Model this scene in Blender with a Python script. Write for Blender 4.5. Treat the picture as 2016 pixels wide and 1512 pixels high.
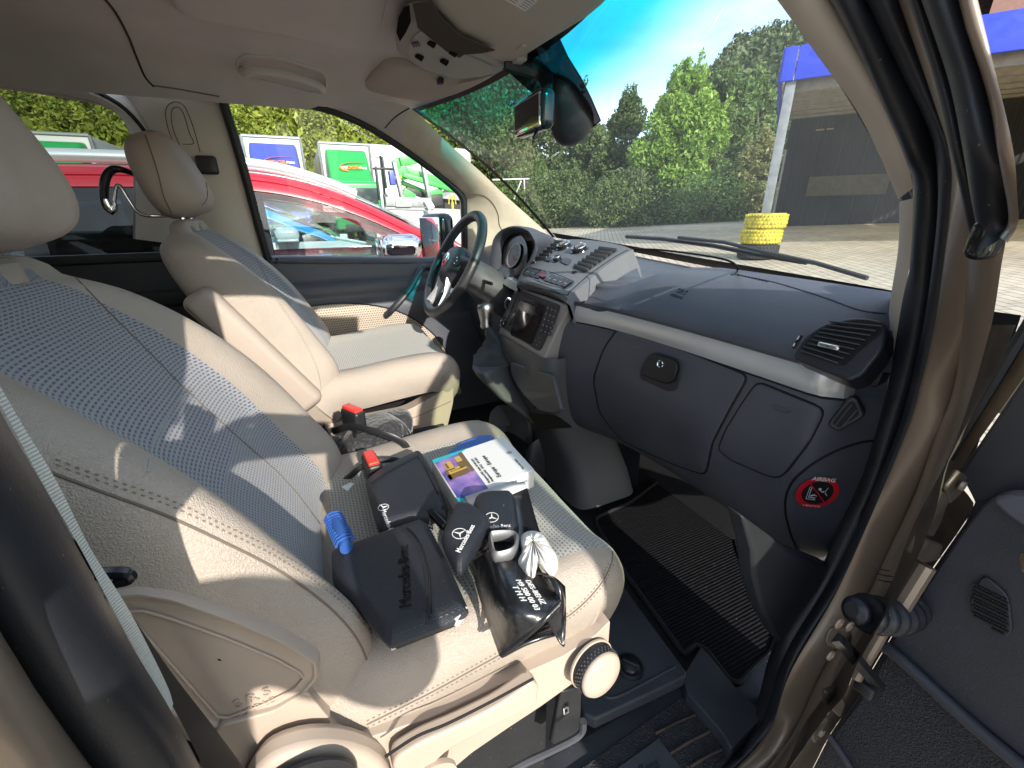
import bpy, math, random
import numpy as np
from mathutils import Vector, Matrix
R = math.radians
for o in list(bpy.data.objects): bpy.data.objects.remove(o, do_unlink=True)
sc = bpy.context.scene
COL = sc.collection
# ---------------- camera ----------------
CP = np.array([1.1045, 0.0, 1.3285]); FPX = 837.58
_y, _p, _r = R(65.466), R(21.673), R(-0.702)
CF = np.array([-math.sin(_y)*math.cos(_p), math.cos(_y)*math.cos(_p), -math.sin(_p)])
_rt = np.array([math.cos(_y), math.sin(_y), 0.0]); _up = np.cross(_rt, CF)
CR = _rt*math.cos(_r)+_up*math.sin(_r); CU = -_rt*math.sin(_r)+_up*math.cos(_r)
cam = bpy.data.objects.new('camera', bpy.data.cameras.new('camera')); COL.objects.link(cam)
cam.matrix_world = Matrix(((CR[0], CU[0], -CF[0], CP[0]), (CR[1], CU[1], -CF[1], CP[1]), (CR[2], CU[2], -CF[2], CP[2]), (0, 0, 0, 1)))
cam.data.sensor_width = 36; cam.data.lens = FPX/2016*36; cam.data.clip_start = 0.02; cam.data.clip_end = 2000
sc.camera = cam
# ---------------- light ----------------
SUN_AZ, SUN_EL = R(4.0), R(25)      # azimuth measured from +x towards +y
sdir = Vector((math.cos(SUN_EL)*math.cos(SUN_AZ), math.cos(SUN_EL)*math.sin(SUN_AZ), math.sin(SUN_EL)))
w = bpy.data.worlds.new('World'); sc.world = w; w.use_nodes = True
nt = w.node_tree; nt.nodes.clear()
sky = nt.nodes.new('ShaderNodeTexSky'); sky.sky_type = 'NISHITA'; sky.sun_disc = False
sky.sun_elevation = SUN_EL; sky.sun_rotation = math.pi/2-SUN_AZ; sky.altitude = 500; sky.air_density = 1.0; sky.dust_density = 1.2; sky.ozone_density = 1.4
# thin streaky cloud veil, mixed over the sky by direction
tc = nt.nodes.new('ShaderNodeTexCoord'); mp = nt.nodes.new('ShaderNodeMapping'); mp.inputs['Rotation'].default_value = (0.15, -0.25, 0.5); mp.inputs['Scale'].default_value = (1.2, 4.5, 9)
nz = nt.nodes.new('ShaderNodeTexNoise'); nz.inputs['Scale'].default_value = 1.1; nz.inputs['Detail'].default_value = 6; nz.inputs['Roughness'].default_value = .55
rp = nt.nodes.new('ShaderNodeValToRGB'); rp.color_ramp.elements[0].position = .36; rp.color_ramp.elements[1].position = .72
mx = nt.nodes.new('ShaderNodeMix'); mx.data_type = 'RGBA'; mx.inputs[7].default_value = (4.6, 5.0, 5.4, 1)
bg = nt.nodes.new('ShaderNodeBackground'); bg.inputs['Strength'].default_value = 0.15; wo = nt.nodes.new('ShaderNodeOutputWorld')
nt.links.new(tc.outputs['Generated'], mp.inputs[0]); nt.links.new(mp.outputs[0], nz.inputs['Vector']); nt.links.new(nz.outputs['Fac'], rp.inputs[0])
nt.links.new(rp.outputs[0], mx.inputs[0]); nt.links.new(sky.outputs[0], mx.inputs[6]); nt.links.new(mx.outputs[2], bg.inputs[0]); nt.links.new(bg.outputs[0], wo.inputs[0])
sl = bpy.data.lights.new('sun', 'SUN'); sl.energy = 2.7; sl.angle = R(0.53); sl.color = (1.0, .93, .82)
so = bpy.data.objects.new('sun', sl); COL.objects.link(so); so.rotation_euler = sdir.to_track_quat('Z', 'Y').to_euler(); so.location = (6, 2, 8)
sc.view_settings.view_transform = 'Standard'; sc.view_settings.look = 'None'; sc.view_settings.gamma = 1; sc.view_settings.exposure = 1.38
sc.cycles.max_bounces = 10; sc.cycles.diffuse_bounces = 5; sc.cycles.glossy_bounces = 4; sc.cycles.transparent_max_bounces = 24; sc.cycles.transmission_bounces = 6
sc.cycles.use_denoising = True; sc.cycles.sample_clamp_indirect = 6
# ---------------- helpers ----------------
def V3(*a): return np.array(a, float)
def ray(u, v): return CF+CR*(u-1008)/FPX+CU*(756-v)/FPX
def px(u, v, ax, val):
    """world point that the survey of the photo gives for a pixel on an axis plane"""
    d = ray(u, v); i = 'xyz'.index(ax); return CP+d*(val-CP[i])/d[i]
def pl(u, v, p0, n):
    d = ray(u, v); n = np.asarray(n, float); return CP+d*(np.dot(np.asarray(p0, float)-CP, n)/np.dot(d, n))
def side(u, v, off=0.0):
    """point on the inclined driver-side wall (tumblehome)"""
    return pl(u, v, (-.86+off, 0, 1.15), (1, 0, -.17))
def norm(a): a = np.asarray(a, float); return a/np.linalg.norm(a)
def crm(P, n, closed=False):
    """Catmull-Rom through control points, n samples per span"""
    P = [np.asarray(p, float) for p in P]; out = []; m = len(P)
    for i in range(m if closed else m-1):
        if closed: a, b, c, d = P[i-1], P[i], P[(i+1) % m], P[(i+2) % m]
        else:
            b, c = P[i], P[i+1]; a = P[i-1] if i > 0 else 2*b-c; d = P[i+2] if i+2 < m else 2*c-b
        for k in range(n):
            t = k/n; out.append(.5*((2*b)+(c-a)*t+(2*a-5*b+4*c-d)*t*t+(3*b-a-3*c+d)*t**3))
    if not closed: out.append(P[-1])
    return out
def resample(P, n):
    P = np.array(P, float); d = np.r_[0, np.cumsum(np.linalg.norm(np.diff(P, axis=0), axis=1))]; t = np.linspace(0, d[-1], n)
    return np.stack([np.interp(t, d, P[:, k]) for k in range(P.shape[1])], 1)
class MB:
    def __init__(s): s.v = []; s.f = []; s.m = []; s.uv = {}
    def add(s, vs, fs, mi=0):
        o = len(s.v); s.v.extend([tuple(map(float, p)) for p in vs]); s.f.extend([tuple(i+o for i in f) for f in fs]); s.m.extend([mi]*len(fs)); return s
    def grid(s, G, cu=False, cv=False, mi=0, capu=False, capv=False):
        G = np.asarray(G, float); a, b = G.shape[:2]; fs = []
        for i in range(a if cu else a-1):
            for j in range(b if cv else b-1):
                i2, j2 = (i+1) % a, (j+1) % b; fs.append((i*b+j, i2*b+j, i2*b+j2, i*b+j2))
        if capu: fs.append(tuple(range(b))[::-1]); fs.append(tuple((a-1)*b+j for j in range(b)))
        return s.add(G.reshape(-1, 3), fs, mi)
    def rbox(s, c, h, r=.005, M=None, seg=2, mi=0):
        """rounded box: centre c, half sizes h, radius r, M 3x3 frame"""
        h = np.asarray(h, float); r = min(r, h.min()*.999); o = len(s.v); idx = {}
        ax = []
        for k in range(3):
            e = [h[k]-r*(1-math.sin(i*math.pi/2/seg)) if 0 else h[k]-r+r*math.tan(i*math.pi/4/seg) for i in range(seg+1)]
            ax.append([-x for x in e[::-1]]+e)
        M = np.eye(3) if M is None else np.asarray(M, float)
        def vid(p):
            k = tuple(round(x, 6) for x in p)
            if k not in idx:
                q = np.clip(p, -(h-r), h-r); d = p-q; L = np.linalg.norm(d)
                if L > 1e-9: q = q+d/L*r
                idx[k] = len(s.v); s.v.append(tuple(M@q+np.asarray(c, float)))
            return idx[k]
        for k in range(3):
            a, b = (k+1) % 3, (k+2) % 3
            for sg in (-1, 1):
                for i in range(len(ax[a])-1):
                    for j in range(len(ax[b])-1):
                        q = []
                        for (ii, jj) in ((i, j), (i+1, j), (i+1, j+1), (i, j+1)):
                            p = np.zeros(3); p[k] = sg*h[k]; p[a] = ax[a][ii]; p[b] = ax[b][jj]; q.append(vid(p))
                        if sg < 0: q = q[::-1]
                        s.f.append(tuple(q)); s.m.append(mi)
        return s
    def tube(s, P, r, n=10, closed=False, mi=0, cap=True, flat=None):
        P = [np.asarray(p, float) for p in P]; m = len(P); rr = r if hasattr(r, '__len__') else [r]*m
        T = []
        for i in range(m):
            a = P[i-1] if (i > 0 or closed) else P[i]; b = P[(i+1) % m] if (i < m-1 or closed) else P[i]; T.append(norm(b-a))
        up = np.array([0, 0, 1.]) if abs(T[0][2]) < .9 else np.array([1., 0, 0])
        N = norm(np.cross(np.cross(T[0], up), T[0])); G = []
        for i in range(m):
            N = norm(N-T[i]*np.dot(N, T[i])); B = np.cross(T[i], N)
            fl = flat or (1, 1)
            G.append([P[i]+rr[i]*(N*math.cos(t)*fl[0]+B*math.sin(t)*fl[1]) for t in [k*2*math.pi/n for k in range(n)]])
        return s.grid(G, cu=closed, cv=True, mi=mi, capu=(cap and not closed))
    def lathe(s, prof, c, axis, n=24, mi=0, closed=False, arc=None):
        """prof: list of (radius, height along axis)"""
        A = norm(axis); t = np.array([0, 0, 1.]) if abs(A[2]) < .9 else np.array([1., 0, 0]); X = norm(np.cross(t, A)); Y = np.cross(A, X); c = np.asarray(c, float)
        G = [[c+A*h+r*(X*math.cos(a)+Y*math.sin(a)) for a in [k*2*math.pi/n for k in range(n)]] for r, h in prof]
        return s.grid(G, cu=closed, cv=True, mi=mi)
    def prism(s, poly, off, mi=0):
        """closed polygon (3D points) extruded by vector off"""
        P = [np.asarray(p, float) for p in poly]; n = len(P); off = np.asarray(off, float)
        fs = [tuple(range(n))[::-1], tuple(range(n, 2*n))]+[(i, (i+1) % n, n+(i+1) % n, n+i) for i in range(n)]
        return s.add(P+[p+off for p in P], fs, mi)
    def build(s, name, mats, parent=None, bevel=0, subsurf=0, solid=0, soff=0, smooth=35, local=False, seg=2, uv=None, weld=0, **tags):
        me = bpy.data.meshes.new(name); vs = s.v
        if parent is not None and not local:
            L = wloc(parent); vs = [(p[0]-L[0], p[1]-L[1], p[2]-L[2]) for p in vs]
        me.from_pydata(vs, [], s.f)
        for m in (mats if isinstance(mats, (list, tuple)) else [mats]): me.materials.append(MT[m] if isinstance(m, str) else m)
        me.polygons.foreach_set('material_index', s.m)
        if uv is not None:
            ul = me.uv_layers.new(name='UVMap'); uvv = np.array(uv, float); li = np.empty(len(me.loops), int); me.loops.foreach_get('vertex_index', li); ul.data.foreach_set('uv', uvv[li].ravel())
        me.validate(); me.update()
        if smooth:
            me.polygons.foreach_set('use_smooth', [True]*len(me.polygons)); me.set_sharp_from_angle(angle=R(smooth))
        o = bpy.data.objects.new(name, me); COL.objects.link(o)
        if parent is not None: o.parent = parent
        if weld: md = o.modifiers.new('w', 'WELD'); md.merge_threshold = weld
        if bevel: md = o.modifiers.new('b', 'BEVEL'); md.width = bevel; md.segments = seg; md.limit_method = 'ANGLE'; md.angle_limit = R(40)
        if solid: md = o.modifiers.new('s', 'SOLIDIFY'); md.thickness = solid; md.offset = soff
        if subsurf: md = o.modifiers.new('u', 'SUBSURF'); md.levels = subsurf; md.render_levels = subsurf
        for k, x in tags.items(): o[k] = x
        return o
def wloc(o):
    L = Vector((0, 0, 0))
    while o is not None: L += o.location; o = o.parent
    return L
def thing(name, label, cat, loc=(0, 0, 0), group=None, rz=0):
    o = bpy.data.objects.new(name, None); COL.objects.link(o); o.location = loc; o.rotation_euler.z = rz; o.empty_display_size = .2
    o['label'] = label; o['category'] = cat
    if group: o['group'] = group
    return o
def tag(o, label, cat, group=None):
    o['label'] = label; o['category'] = cat
    if group: o['group'] = group
    return o
def copy_tree(o, parent=None):
    c = o.copy(); COL.objects.link(c); c.parent = parent
    for ch in list(o.children): copy_tree(ch, c)
    return c
def frame(x, y):
    """3x3 frame with columns x, y', z from two directions"""
    X = norm(x); Z = norm(np.cross(X, y)); Y = np.cross(Z, X); return np.stack([X, Y, Z], 1)
def text(body, size, c, xd, yd, mat, name, parent, ext=.0006, align='CENTER', spacing=1.0, shear=0, bold=0, sx=1.0):
    """flat lettering as thin mesh: centre c, reading direction xd, up direction yd"""
    cu = bpy.data.curves.new('t', 'FONT'); cu.body = body; cu.size = size; cu.extrude = ext; cu.align_x = align; cu.align_y = 'CENTER'; cu.space_character = spacing; cu.resolution_u = 3; cu.shear = shear; cu.offset = bold
    o = bpy.data.objects.new('t', cu); me = bpy.data.meshes.new_from_object(o); bpy.data.objects.remove(o)
    M = frame(xd, yd); n = len(me.vertices); co = np.empty(n*3); me.vertices.foreach_get('co', co); co = co.reshape(-1, 3); co[:, 0] *= sx
    L = np.array(wloc(parent)) if parent is not None else np.zeros(3)
    co = co@M.T+np.asarray(c, float)-L; me.vertices.foreach_set('co', co.ravel()); me.materials.clear(); me.materials.append(MT[mat]); me.update()
    ob = bpy.data.objects.new(name, me); COL.objects.link(ob)
    if parent is not None: ob.parent = parent
    return ob
# ---------------- materials ----------------
MT = {}
def mat(name, col, rough=.5, metal=0, bump=None, bs=.3, bd=.001, var=0, vscale=8, coat=0, spec=.5, trans=0, coord='Object', dust=0, sheen=0, emis=None):
    """bump: (type, scale); var: colour variation by noise"""
    m = bpy.data.materials.new(name); m.use_nodes = True; t = m.node_tree; N = t.nodes; L = t.links; b = N['Principled BSDF']
    b.inputs['Base Color'].default_value = (*col, 1); b.inputs['Roughness'].default_value = rough; b.inputs['Metallic'].default_value = metal; b.inputs['Specular IOR Level'].default_value = spec
    b.inputs['Coat Weight'].default_value = coat; b.inputs['Coat Roughness'].default_value = .06
    if sheen: b.inputs['Sheen Weight'].default_value = sheen
    c = N.new('ShaderNodeTexCoord')
    if var:
        n = N.new('ShaderNodeTexNoise'); n.inputs['Scale'].default_value = vscale; n.inputs['Detail'].default_value = 5; L.new(c.outputs[coord], n.inputs['Vector'])
        mr = N.new('ShaderNodeMapRange'); mr.inputs[1].default_value = .3; mr.inputs[2].default_value = .7; mr.inputs[3].default_value = 1-var; mr.inputs[4].default_value = 1+var; L.new(n.outputs['Fac'], mr.inputs[0])
        mm = N.new('ShaderNodeVectorMath'); mm.operation = 'SCALE'; mm.inputs[0].default_value = col; L.new(mr.outputs[0], mm.inputs['Scale']); L.new(mm.outputs[0], b.inputs['Base Color'])
        r2 = N.new('ShaderNodeMapRange'); r2.inputs[1].default_value = .3; r2.inputs[2].default_value = .7; r2.inputs[3].default_value = max(.02, rough-.08); r2.inputs[4].default_value = min(1, rough+.1); L.new(n.outputs['Fac'], r2.inputs[0]); L.new(r2.outputs[0], b.inputs['Roughness'])
        if dust:
            n3 = N.new('ShaderNodeTexNoise'); n3.inputs['Scale'].default_value = 260; n3.inputs['Detail'].default_value = 2; L.new(c.outputs[coord], n3.inputs['Vector'])
            d = N.new('ShaderNodeMapRange'); d.inputs[1].default_value = .72; d.inputs[2].default_value = .78; d.inputs[4].default_value = dust; L.new(n3.outputs['Fac'], d.inputs[0])
            mx = N.new('ShaderNodeMix'); mx.data_type = 'RGBA'; mx.inputs[7].default_value = (.5, .47, .42, 1); L.new(d.outputs[0], mx.inputs[0]); L.new(mm.outputs[0], mx.inputs[6]); L.new(mx.outputs[2], b.inputs['Base Color'])
    if bump:
        kind, s = bump; bm = N.new('ShaderNodeBump'); bm.inputs['Strength'].default_value = bs; bm.inputs['Distance'].default_value = bd
        if kind == 'leather':
            v = N.new('ShaderNodeTexVoronoi'); v.feature = 'DISTANCE_TO_EDGE'; v.inputs['Scale'].default_value = s; n2 = N.new('ShaderNodeTexNoise'); n2.inputs['Scale'].default_value = s*.6; n2.inputs['Detail'].default_value = 3
            L.new(c.outputs[coord], n2.inputs['Vector']); vm = N.new('ShaderNodeVectorMath'); vm.operation = 'MULTIPLY_ADD'; vm.inputs[1].default_value = (2.2/s,)*3; L.new(n2.outputs['Color'], vm.inputs[0]); L.new(c.outputs[coord], vm.inputs[2])
            L.new(vm.outputs[0], v.inputs['Vector']); mr = N.new('ShaderNodeMapRange'); mr.inputs[2].default_value = .35; L.new(v.outputs['Distance'], mr.inputs[0]); L.new(mr.outputs[0], bm.inputs['Height']); n4 = N.new('ShaderNodeTexNoise'); n4.inputs['Scale'].default_value = 16; n4.inputs['Detail'].default_value = 3; b4 = N.new('ShaderNodeBump'); b4.inputs['Strength'].default_value = .5; b4.inputs['Distance'].default_value = .003; L.new(c.outputs[coord], n4.inputs['Vector']); L.new(n4.outputs['Fac'], b4.inputs['Height']); L.new(b4.outputs[0], bm.inputs['Normal'])
        elif kind == 'noise':
            v = N.new('ShaderNodeTexNoise'); v.inputs['Scale'].default_value = s; v.inputs['Detail'].default_value = 4; L.new(c.outputs[coord], v.inputs['Vector']); L.new(v.outputs['Fac'], bm.inputs['Height'])
        elif kind in ('wavex', 'wavey', 'wavez'):
            v = N.new('ShaderNodeTexWave'); v.bands_direction = kind[-1].upper(); v.inputs['Scale'].default_value = s; v.inputs['Distortion'].default_value = .6; L.new(c.outputs[coord], v.inputs['Vector']); L.new(v.outputs['Fac'], bm.inputs['Height'])
        L.new(bm.outputs[0], b.inputs['Normal'])
    MT[name] = m; return m
def setcol(m, sock):  # link a colour socket into base colour
    t = m.node_tree; t.links.new(sock, t.nodes['Principled BSDF'].inputs['Base Color'])
mat('leather', (.40, .345, .295), .46, bump=('leather', 330), bs=.6, bd=.0009, var=.09, vscale=7)
mat('leather_fine', (.41, .34, .29), .48, bump=('leather', 480), bs=.4, bd=.0006, var=.05, vscale=5)
mat('trim_beige', (.55, .485, .41), .55, bump=('noise', 900), bs=.15, bd=.0004, var=.05, vscale=6)
mat('seat_plastic', (.45, .37, .305), .48, bump=('leather', 700), bs=.15, bd=.0003, var=.05, vscale=6)
mat('liner', (.62, .575, .515), .85, bump=('noise', 700), bs=.3, bd=.0006, var=.06, vscale=9, sheen=.3)
mat('visor', (.50, .445, .375), .8, bump=('noise', 800), bs=.45, bd=.0008, var=.05)
mat('pillar', (.68, .61, .48), .8, bump=('noise', 300), bs=.35, bd=.0006, var=.10, vscale=14)
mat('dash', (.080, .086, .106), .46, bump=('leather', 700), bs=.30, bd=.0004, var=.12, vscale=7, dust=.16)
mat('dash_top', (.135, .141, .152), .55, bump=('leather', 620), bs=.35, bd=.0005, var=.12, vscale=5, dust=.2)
mat('dash_dark', (.026, .028, .036), .42, bump=('noise', 900), bs=.15, bd=.0003, var=.1)
mat('console', (.075, .080, .088), .42, bump=('noise', 900), bs=.12, bd=.0003, var=.08)
mat('console_lit', (.075, .085, .095), .36, bump=('noise', 900), bs=.1, bd=.0003, var=.08)
mat('black', (.016, .017, .02), .42, var=.15, vscale=30, dust=.12)
mat('black_gloss', (.014, .014, .017), .16, var=.1)
mat('void', (.004, .004, .005), .7)
mat('rubber', (.014, .016, .022), .44, bump=('noise', 500), bs=.25, bd=.0006, var=.25, vscale=12, dust=.3)
mat('silver', (.66, .69, .71), .33, metal=.45, bump=('noise', 2500), bs=.05, bd=.0002, var=.05)
mat('bezel', (.36, .345, .33), .4, metal=.3, var=.05)
mat('chrome', (.75, .76, .78), .08, metal=1)
mat('steel', (.35, .35, .36), .3, metal=1, var=.15)
mat('carpet', (.014, .015, .018), .95, bump=('noise', 900), bs=.9, bd=.002, var=.25, vscale=40, dust=.35)
mat('mat_rib', (.009, .009, .011), .95, spec=.1, bump=('wavex', 38), bs=.6, bd=.003, var=.3, vscale=60, dust=.35)
mat('sill', (.040, .044, .054), .5, bump=('noise', 500), bs=.3, bd=.0007, var=.2, vscale=10, dust=.35)
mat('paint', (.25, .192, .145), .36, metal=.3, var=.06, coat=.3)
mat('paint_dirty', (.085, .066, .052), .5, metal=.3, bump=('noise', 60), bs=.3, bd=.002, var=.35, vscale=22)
mat('white_plastic', (.72, .72, .7), .4)
mat('white_cloth', (.80, .79, .76), .9, bump=('noise', 200), bs=.8, bd=.002)
mat('lens', (.55, .5, .45), .15)
mat('red_plastic', (.75, .05, .03), .35); mat('hazard_red', (.16, .02, .02), .4)
mat('red_cloth', (.42, .02, .02), .8, bump=('noise', 90), bs=.6, bd=.003, var=.2)
mat('lettering', (.75, .75, .75), .5)
mat('letter_dark', (.02, .02, .022), .35)
mat('door_dark', (.034, .037, .050), .5, bump=('leather', 600), bs=.4, bd=.0006, var=.15, dust=.15)
mat('stitch', (.20, .165, .14), .7)
mat('seam', (.16, .13, .105), .8)
mat('belt', (.62, .61, .57), .75, bump=('wavez', 160), bs=.6, bd=.001, var=.06)
def glassmat(name, tint, band=False, refl=1.0, rough=0.0):
    m = bpy.data.materials.new(name); m.use_nodes = True; t = m.node_tree; N = t.nodes; L = t.links; N.clear()
    out = N.new('ShaderNodeOutputMaterial'); tr = N.new('ShaderNodeBsdfTransparent'); gl = N.new('ShaderNodeBsdfGlossy'); gl.inputs['Roughness'].default_value = rough
    lw = N.new('ShaderNodeLayerWeight'); pw = N.new('ShaderNodeMath'); pw.operation = 'POWER'; pw.inputs[1].default_value = 4.5; L.new(lw.outputs['Facing'], pw.inputs[0]); fr = N.new('ShaderNodeMath'); fr.operation = 'MULTIPLY_ADD'; fr.inputs[1].default_value = .93; fr.inputs[2].default_value = .05; L.new(pw.outputs[0], fr.inputs[0]); lw.inputs[0].default_value = .5; ms = N.new('ShaderNodeMixShader'); mu = N.new('ShaderNodeMath'); mu.operation = 'MULTIPLY'; mu.inputs[1].default_value = refl
    tr.inputs[0].default_value = (*tint, 1)
    if band:
        c = N.new('ShaderNodeTexCoord'); sp = N.new('ShaderNodeSeparateXYZ'); mr = N.new('ShaderNodeMapRange'); mr.interpolation_type = 'SMOOTHSTEP'
        mr.inputs[1].default_value = band[0]; mr.inputs[2].default_value = band[1]; cm = N.new('ShaderNodeMix'); cm.data_type = 'RGBA'
        cm.inputs[6].default_value = (*tint, 1); cm.inputs[7].default_value = (*band[2], 1)
        L.new(c.outputs['Object'], sp.inputs[0]); L.new(sp.outputs['Z'], mr.inputs[0]); L.new(mr.outputs[0], cm.inputs[0]); L.new(cm.outputs[2], tr.inputs[0])
    L.new(fr.outputs[0], mu.inputs[0]); L.new(mu.outputs[0], ms.inputs[0]); 
    if band: df = N.new('ShaderNodeBsdfTranslucent'); df.inputs[0].default_value = (.8, .85, .8, 1); d2 = N.new('ShaderNodeMixShader'); c5 = N.new('ShaderNodeTexCoord'); n5 = N.new('ShaderNodeTexNoise'); n5.inputs['Scale'].default_value = 3; n5.inputs['Detail'].default_value = 7; m5 = N.new('ShaderNodeMapRange'); m5.inputs[3].default_value = .006; m5.inputs[4].default_value = .036; L.new(c5.outputs['Object'], n5.inputs['Vector']); L.new(n5.outputs['Fac'], m5.inputs[0]); L.new(m5.outputs[0], d2.inputs[0]); L.new(tr.outputs[0], d2.inputs[1]); L.new(df.outputs[0], d2.inputs[2]); tr = d2
    L.new(tr.outputs[0], ms.inputs[1]); L.new(gl.outputs[0], ms.inputs[2]); L.new(ms.outputs[0], out.inputs[0]); MT[name] = m
glassmat('windshield', (.93, .96, .94), band=(1.56, 1.655, (.0, .60, .66)))
glassmat('glass', (.93, .96, .95))
glassmat('glass_green', (.74, .86, .66))
glassmat('glass_tint', (.36, .40, .38))
glassmat('glass_privacy', (.10, .11, .11))
glassmat('glass_out', (.55, .62, .62), refl=1.3)
mat('mirror', (.85, .87, .88), .02, metal=1)
# ================= the van: shell =================
from mathutils.bvhtree import BVHTree
class Surf:
    """ray target made of a finished surface, used to lay seams, lettering and fittings on it"""
    def __init__(s, *mbs):
        v = []; f = []
        for m in mbs:
            o = len(v); v += m.v; f += [tuple(i+o for i in q) for q in m.f]
        s.t = BVHTree.FromPolygons(v, f); s.fb = None
    def at(s, u, v, lift=0.0):
        d = norm(ray(u, v)); h = s.t.ray_cast(Vector(CP), Vector(d))
        if h[0] is None:
            if s.fb is None: return None, None
            q = pl(u, v, *s.fb); n = norm(s.fb[1]); n = n if np.dot(n, d) < 0 else -n; return q+n*lift, n
        n = np.array(h[1]); n = n if np.dot(n, d) < 0 else -n
        return np.array(h[0])+n*lift, n
    def path(s, pts, lift=0.0, n=6, closed=False):
        P = [np.append(np.array(p, float), 0) for p in pts]; Q = crm(P, n, closed) if n > 1 else P; out = []
        for q in Q:
            a, _ = s.at(q[0], q[1], lift)
            if a is not None: out.append(a)
        return out
def seam(name, S, pts, r, m, parent, lift=0, n=6, closed=False, flat=None):
    P = S.path(pts, lift, n, closed); b = MB()
    if len(P) > 1: b.tube(P, r, 6, closed=closed)
    return b.build(name, m, parent)
def stitches(name, S, pts, parent, m='stitch', step=.0062, ln=.0042, r=.0007, lift=.0006):
    P = S.path(pts, lift, 8); L = sum(np.linalg.norm(np.array(P[i+1])-P[i]) for i in range(len(P)-1)); Q = resample(P, max(2, int(L/step)*2)); b = MB()
    for i in range(0, len(Q)-1, 2): b.tube([Q[i], Q[i]+(Q[i+1]-Q[i])*(ln/step*1.3)], r, 4)
    return b.build(name, m, parent)
van = thing('passenger_van', 'beige van with its front passenger door open, its whole cabin in view around the camera', 'van')
# ---- roof liner ----
def hdr(x):  # windscreen header edge
    t = abs(x)/.62; return V3(x, .565-.150*t**2.2, 1.692-.014*t**2)
def wsb(x):  # windscreen base
    t = abs(x)/.74; return V3(x, 1.235-.17*t**2.2, 1.160-.040*(x/.74)+.03*t**2)
xs = np.linspace(-.70, .70, 41); ys = np.r_[np.linspace(0, .5, 16), np.linspace(.56, 2.2, 18)]
G = []
for x in xs:
    col = []
    h = hdr(x*.62/.70)
    for q in ys:
        p = np.array([x, h[1]-q, h[2]]); rise = .058*(1-math.exp(-q/.16)); ed = max(0, abs(x)-.44)/.26
        p[2] += rise*(1-ed**2.2)-.012*ed**2*(q > .3)
        # shallow recess at the header middle (roof console bay)
        p[2] += .0
        col.append(p)
    G.append(col)
liner = MB().grid(G)
o_liner = liner.build('roof_liner', 'liner', van, smooth=60)
outer = MB().grid([[p+V3(0, 0, .05) for p in c] for c in G]); outer.build('roof_panel', 'paint', van, smooth=60)
SL = Surf(liner)
# ---- driver-side trim ring around the front door window ----
Wc = [(440, 186), (470, 186), (540, 194), (640, 215), (720, 248), (790, 292), (850, 335), (897, 374), (911, 392), (913, 420), (914, 460), (914, 508)]
Oc = [(-.715, -.40, 1.69), (-.70, -.25, 1.712), (-.695, -.02, 1.715), (-.69, .14, 1.71), (-.66, .28, 1.70), (-.595, .398, 1.677), (-.628, .53, 1.588), (-.662, .68, 1.49), (-.685, .79, 1.41), (-.705, .90, 1.335), (-.722, 1.02, 1.25), (-.735, 1.07, 1.205)]
Ws = crm([side(*p) for p in Wc], 4); Os = crm(Oc, 4); G = []
for a, b in zip(Ws, Os):
    row = []
    for k in range(9):
        t = k/8; p = a*(1-t)+b*t; bul = .030*math.sin(math.pi*t)**.8; n = norm(V3(1, -.25, -.15)); row.append(p+n*bul*(.4+.6*min(1, np.linalg.norm(b-a)/.15)))
    row.insert(0, a-V3(.05, 0, 0)); G.append(row)
apil = MB().grid(G); ap = MB()
mids = [0]*0
b = MB().grid(G[:21]); b.build('window_header_trim', 'liner', van, smooth=60)
b = MB().grid(G[20:]); b.build('pillar_trim', 'pillar', van, smooth=60)
SA = Surf(apil)
seam('trim_seam', SA, [(806, 213), (790, 222), (772, 236), (758, 252)], .0022, 'void', van)
# inner corner pad of the windscreen pillar with a rounded recess
seam('trim_seam', SA, [(925, 382), (950, 384), (968, 398), (980, 420), (984, 445), (1000, 470)], .0022, 'seam', van)
# ---- B pillar, rear window surround, rear wall ----
Bf = [side(530, 512), side(505, 430), side(480, 335), side(455, 250), side(441, 205), side(440, 186)]
zc = [1.20, 1.30, 1.45, 1.57, 1.65, 1.69]
Br = [V3(-.86+.17*(z-1.15)+.012, y, z) for z, y in zip(zc, [-.36, -.36, -.37, -.385, -.405, -.43])]
G = []
for a, b_ in zip(crm(Bf, 4), crm(Br, 4)):
    row = [a-V3(.05, 0, 0)]
    for k in range(8):
        t = k/7; row.append(a*(1-t)+b_*t+V3(.030*math.sin(math.pi*t)**.6, 0, 0))
    row.append(b_-V3(.03, 0, 0)); G.append(row)
bp_ = MB().grid(G); bp_.build('pillar_trim', 'trim_beige', van, smooth=60); SB = Surf(bp_, liner, apil)
for pts in ([(352, 300), (334, 262), (326, 228), (330, 208), (346, 200), (362, 208), (372, 228), (384, 262), (394, 300)], [(358, 296), (342, 258), (337, 230), (340, 214), (352, 212), (362, 226), (373, 262), (381, 282), (360, 284)]):
    seam('belt_adjuster_slot', SB, pts, .0015, 'seam', van)
seam('trim_seam', SB, [(302, 168), (350, 175), (400, 184), (432, 190)], .0026, 'seam', van)
seam('headliner_seam', SL, [(200, -10), (228, 25), (252, 70), (268, 110), (285, 150), (302, 170)], .0028, 'void', van)
# belt loop on the pillar
b = MB(); c = side(408, 325, .05); b.rbox(c, (.010, .030, .028), .009); b.build('belt_guide', 'black', van)
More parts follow.
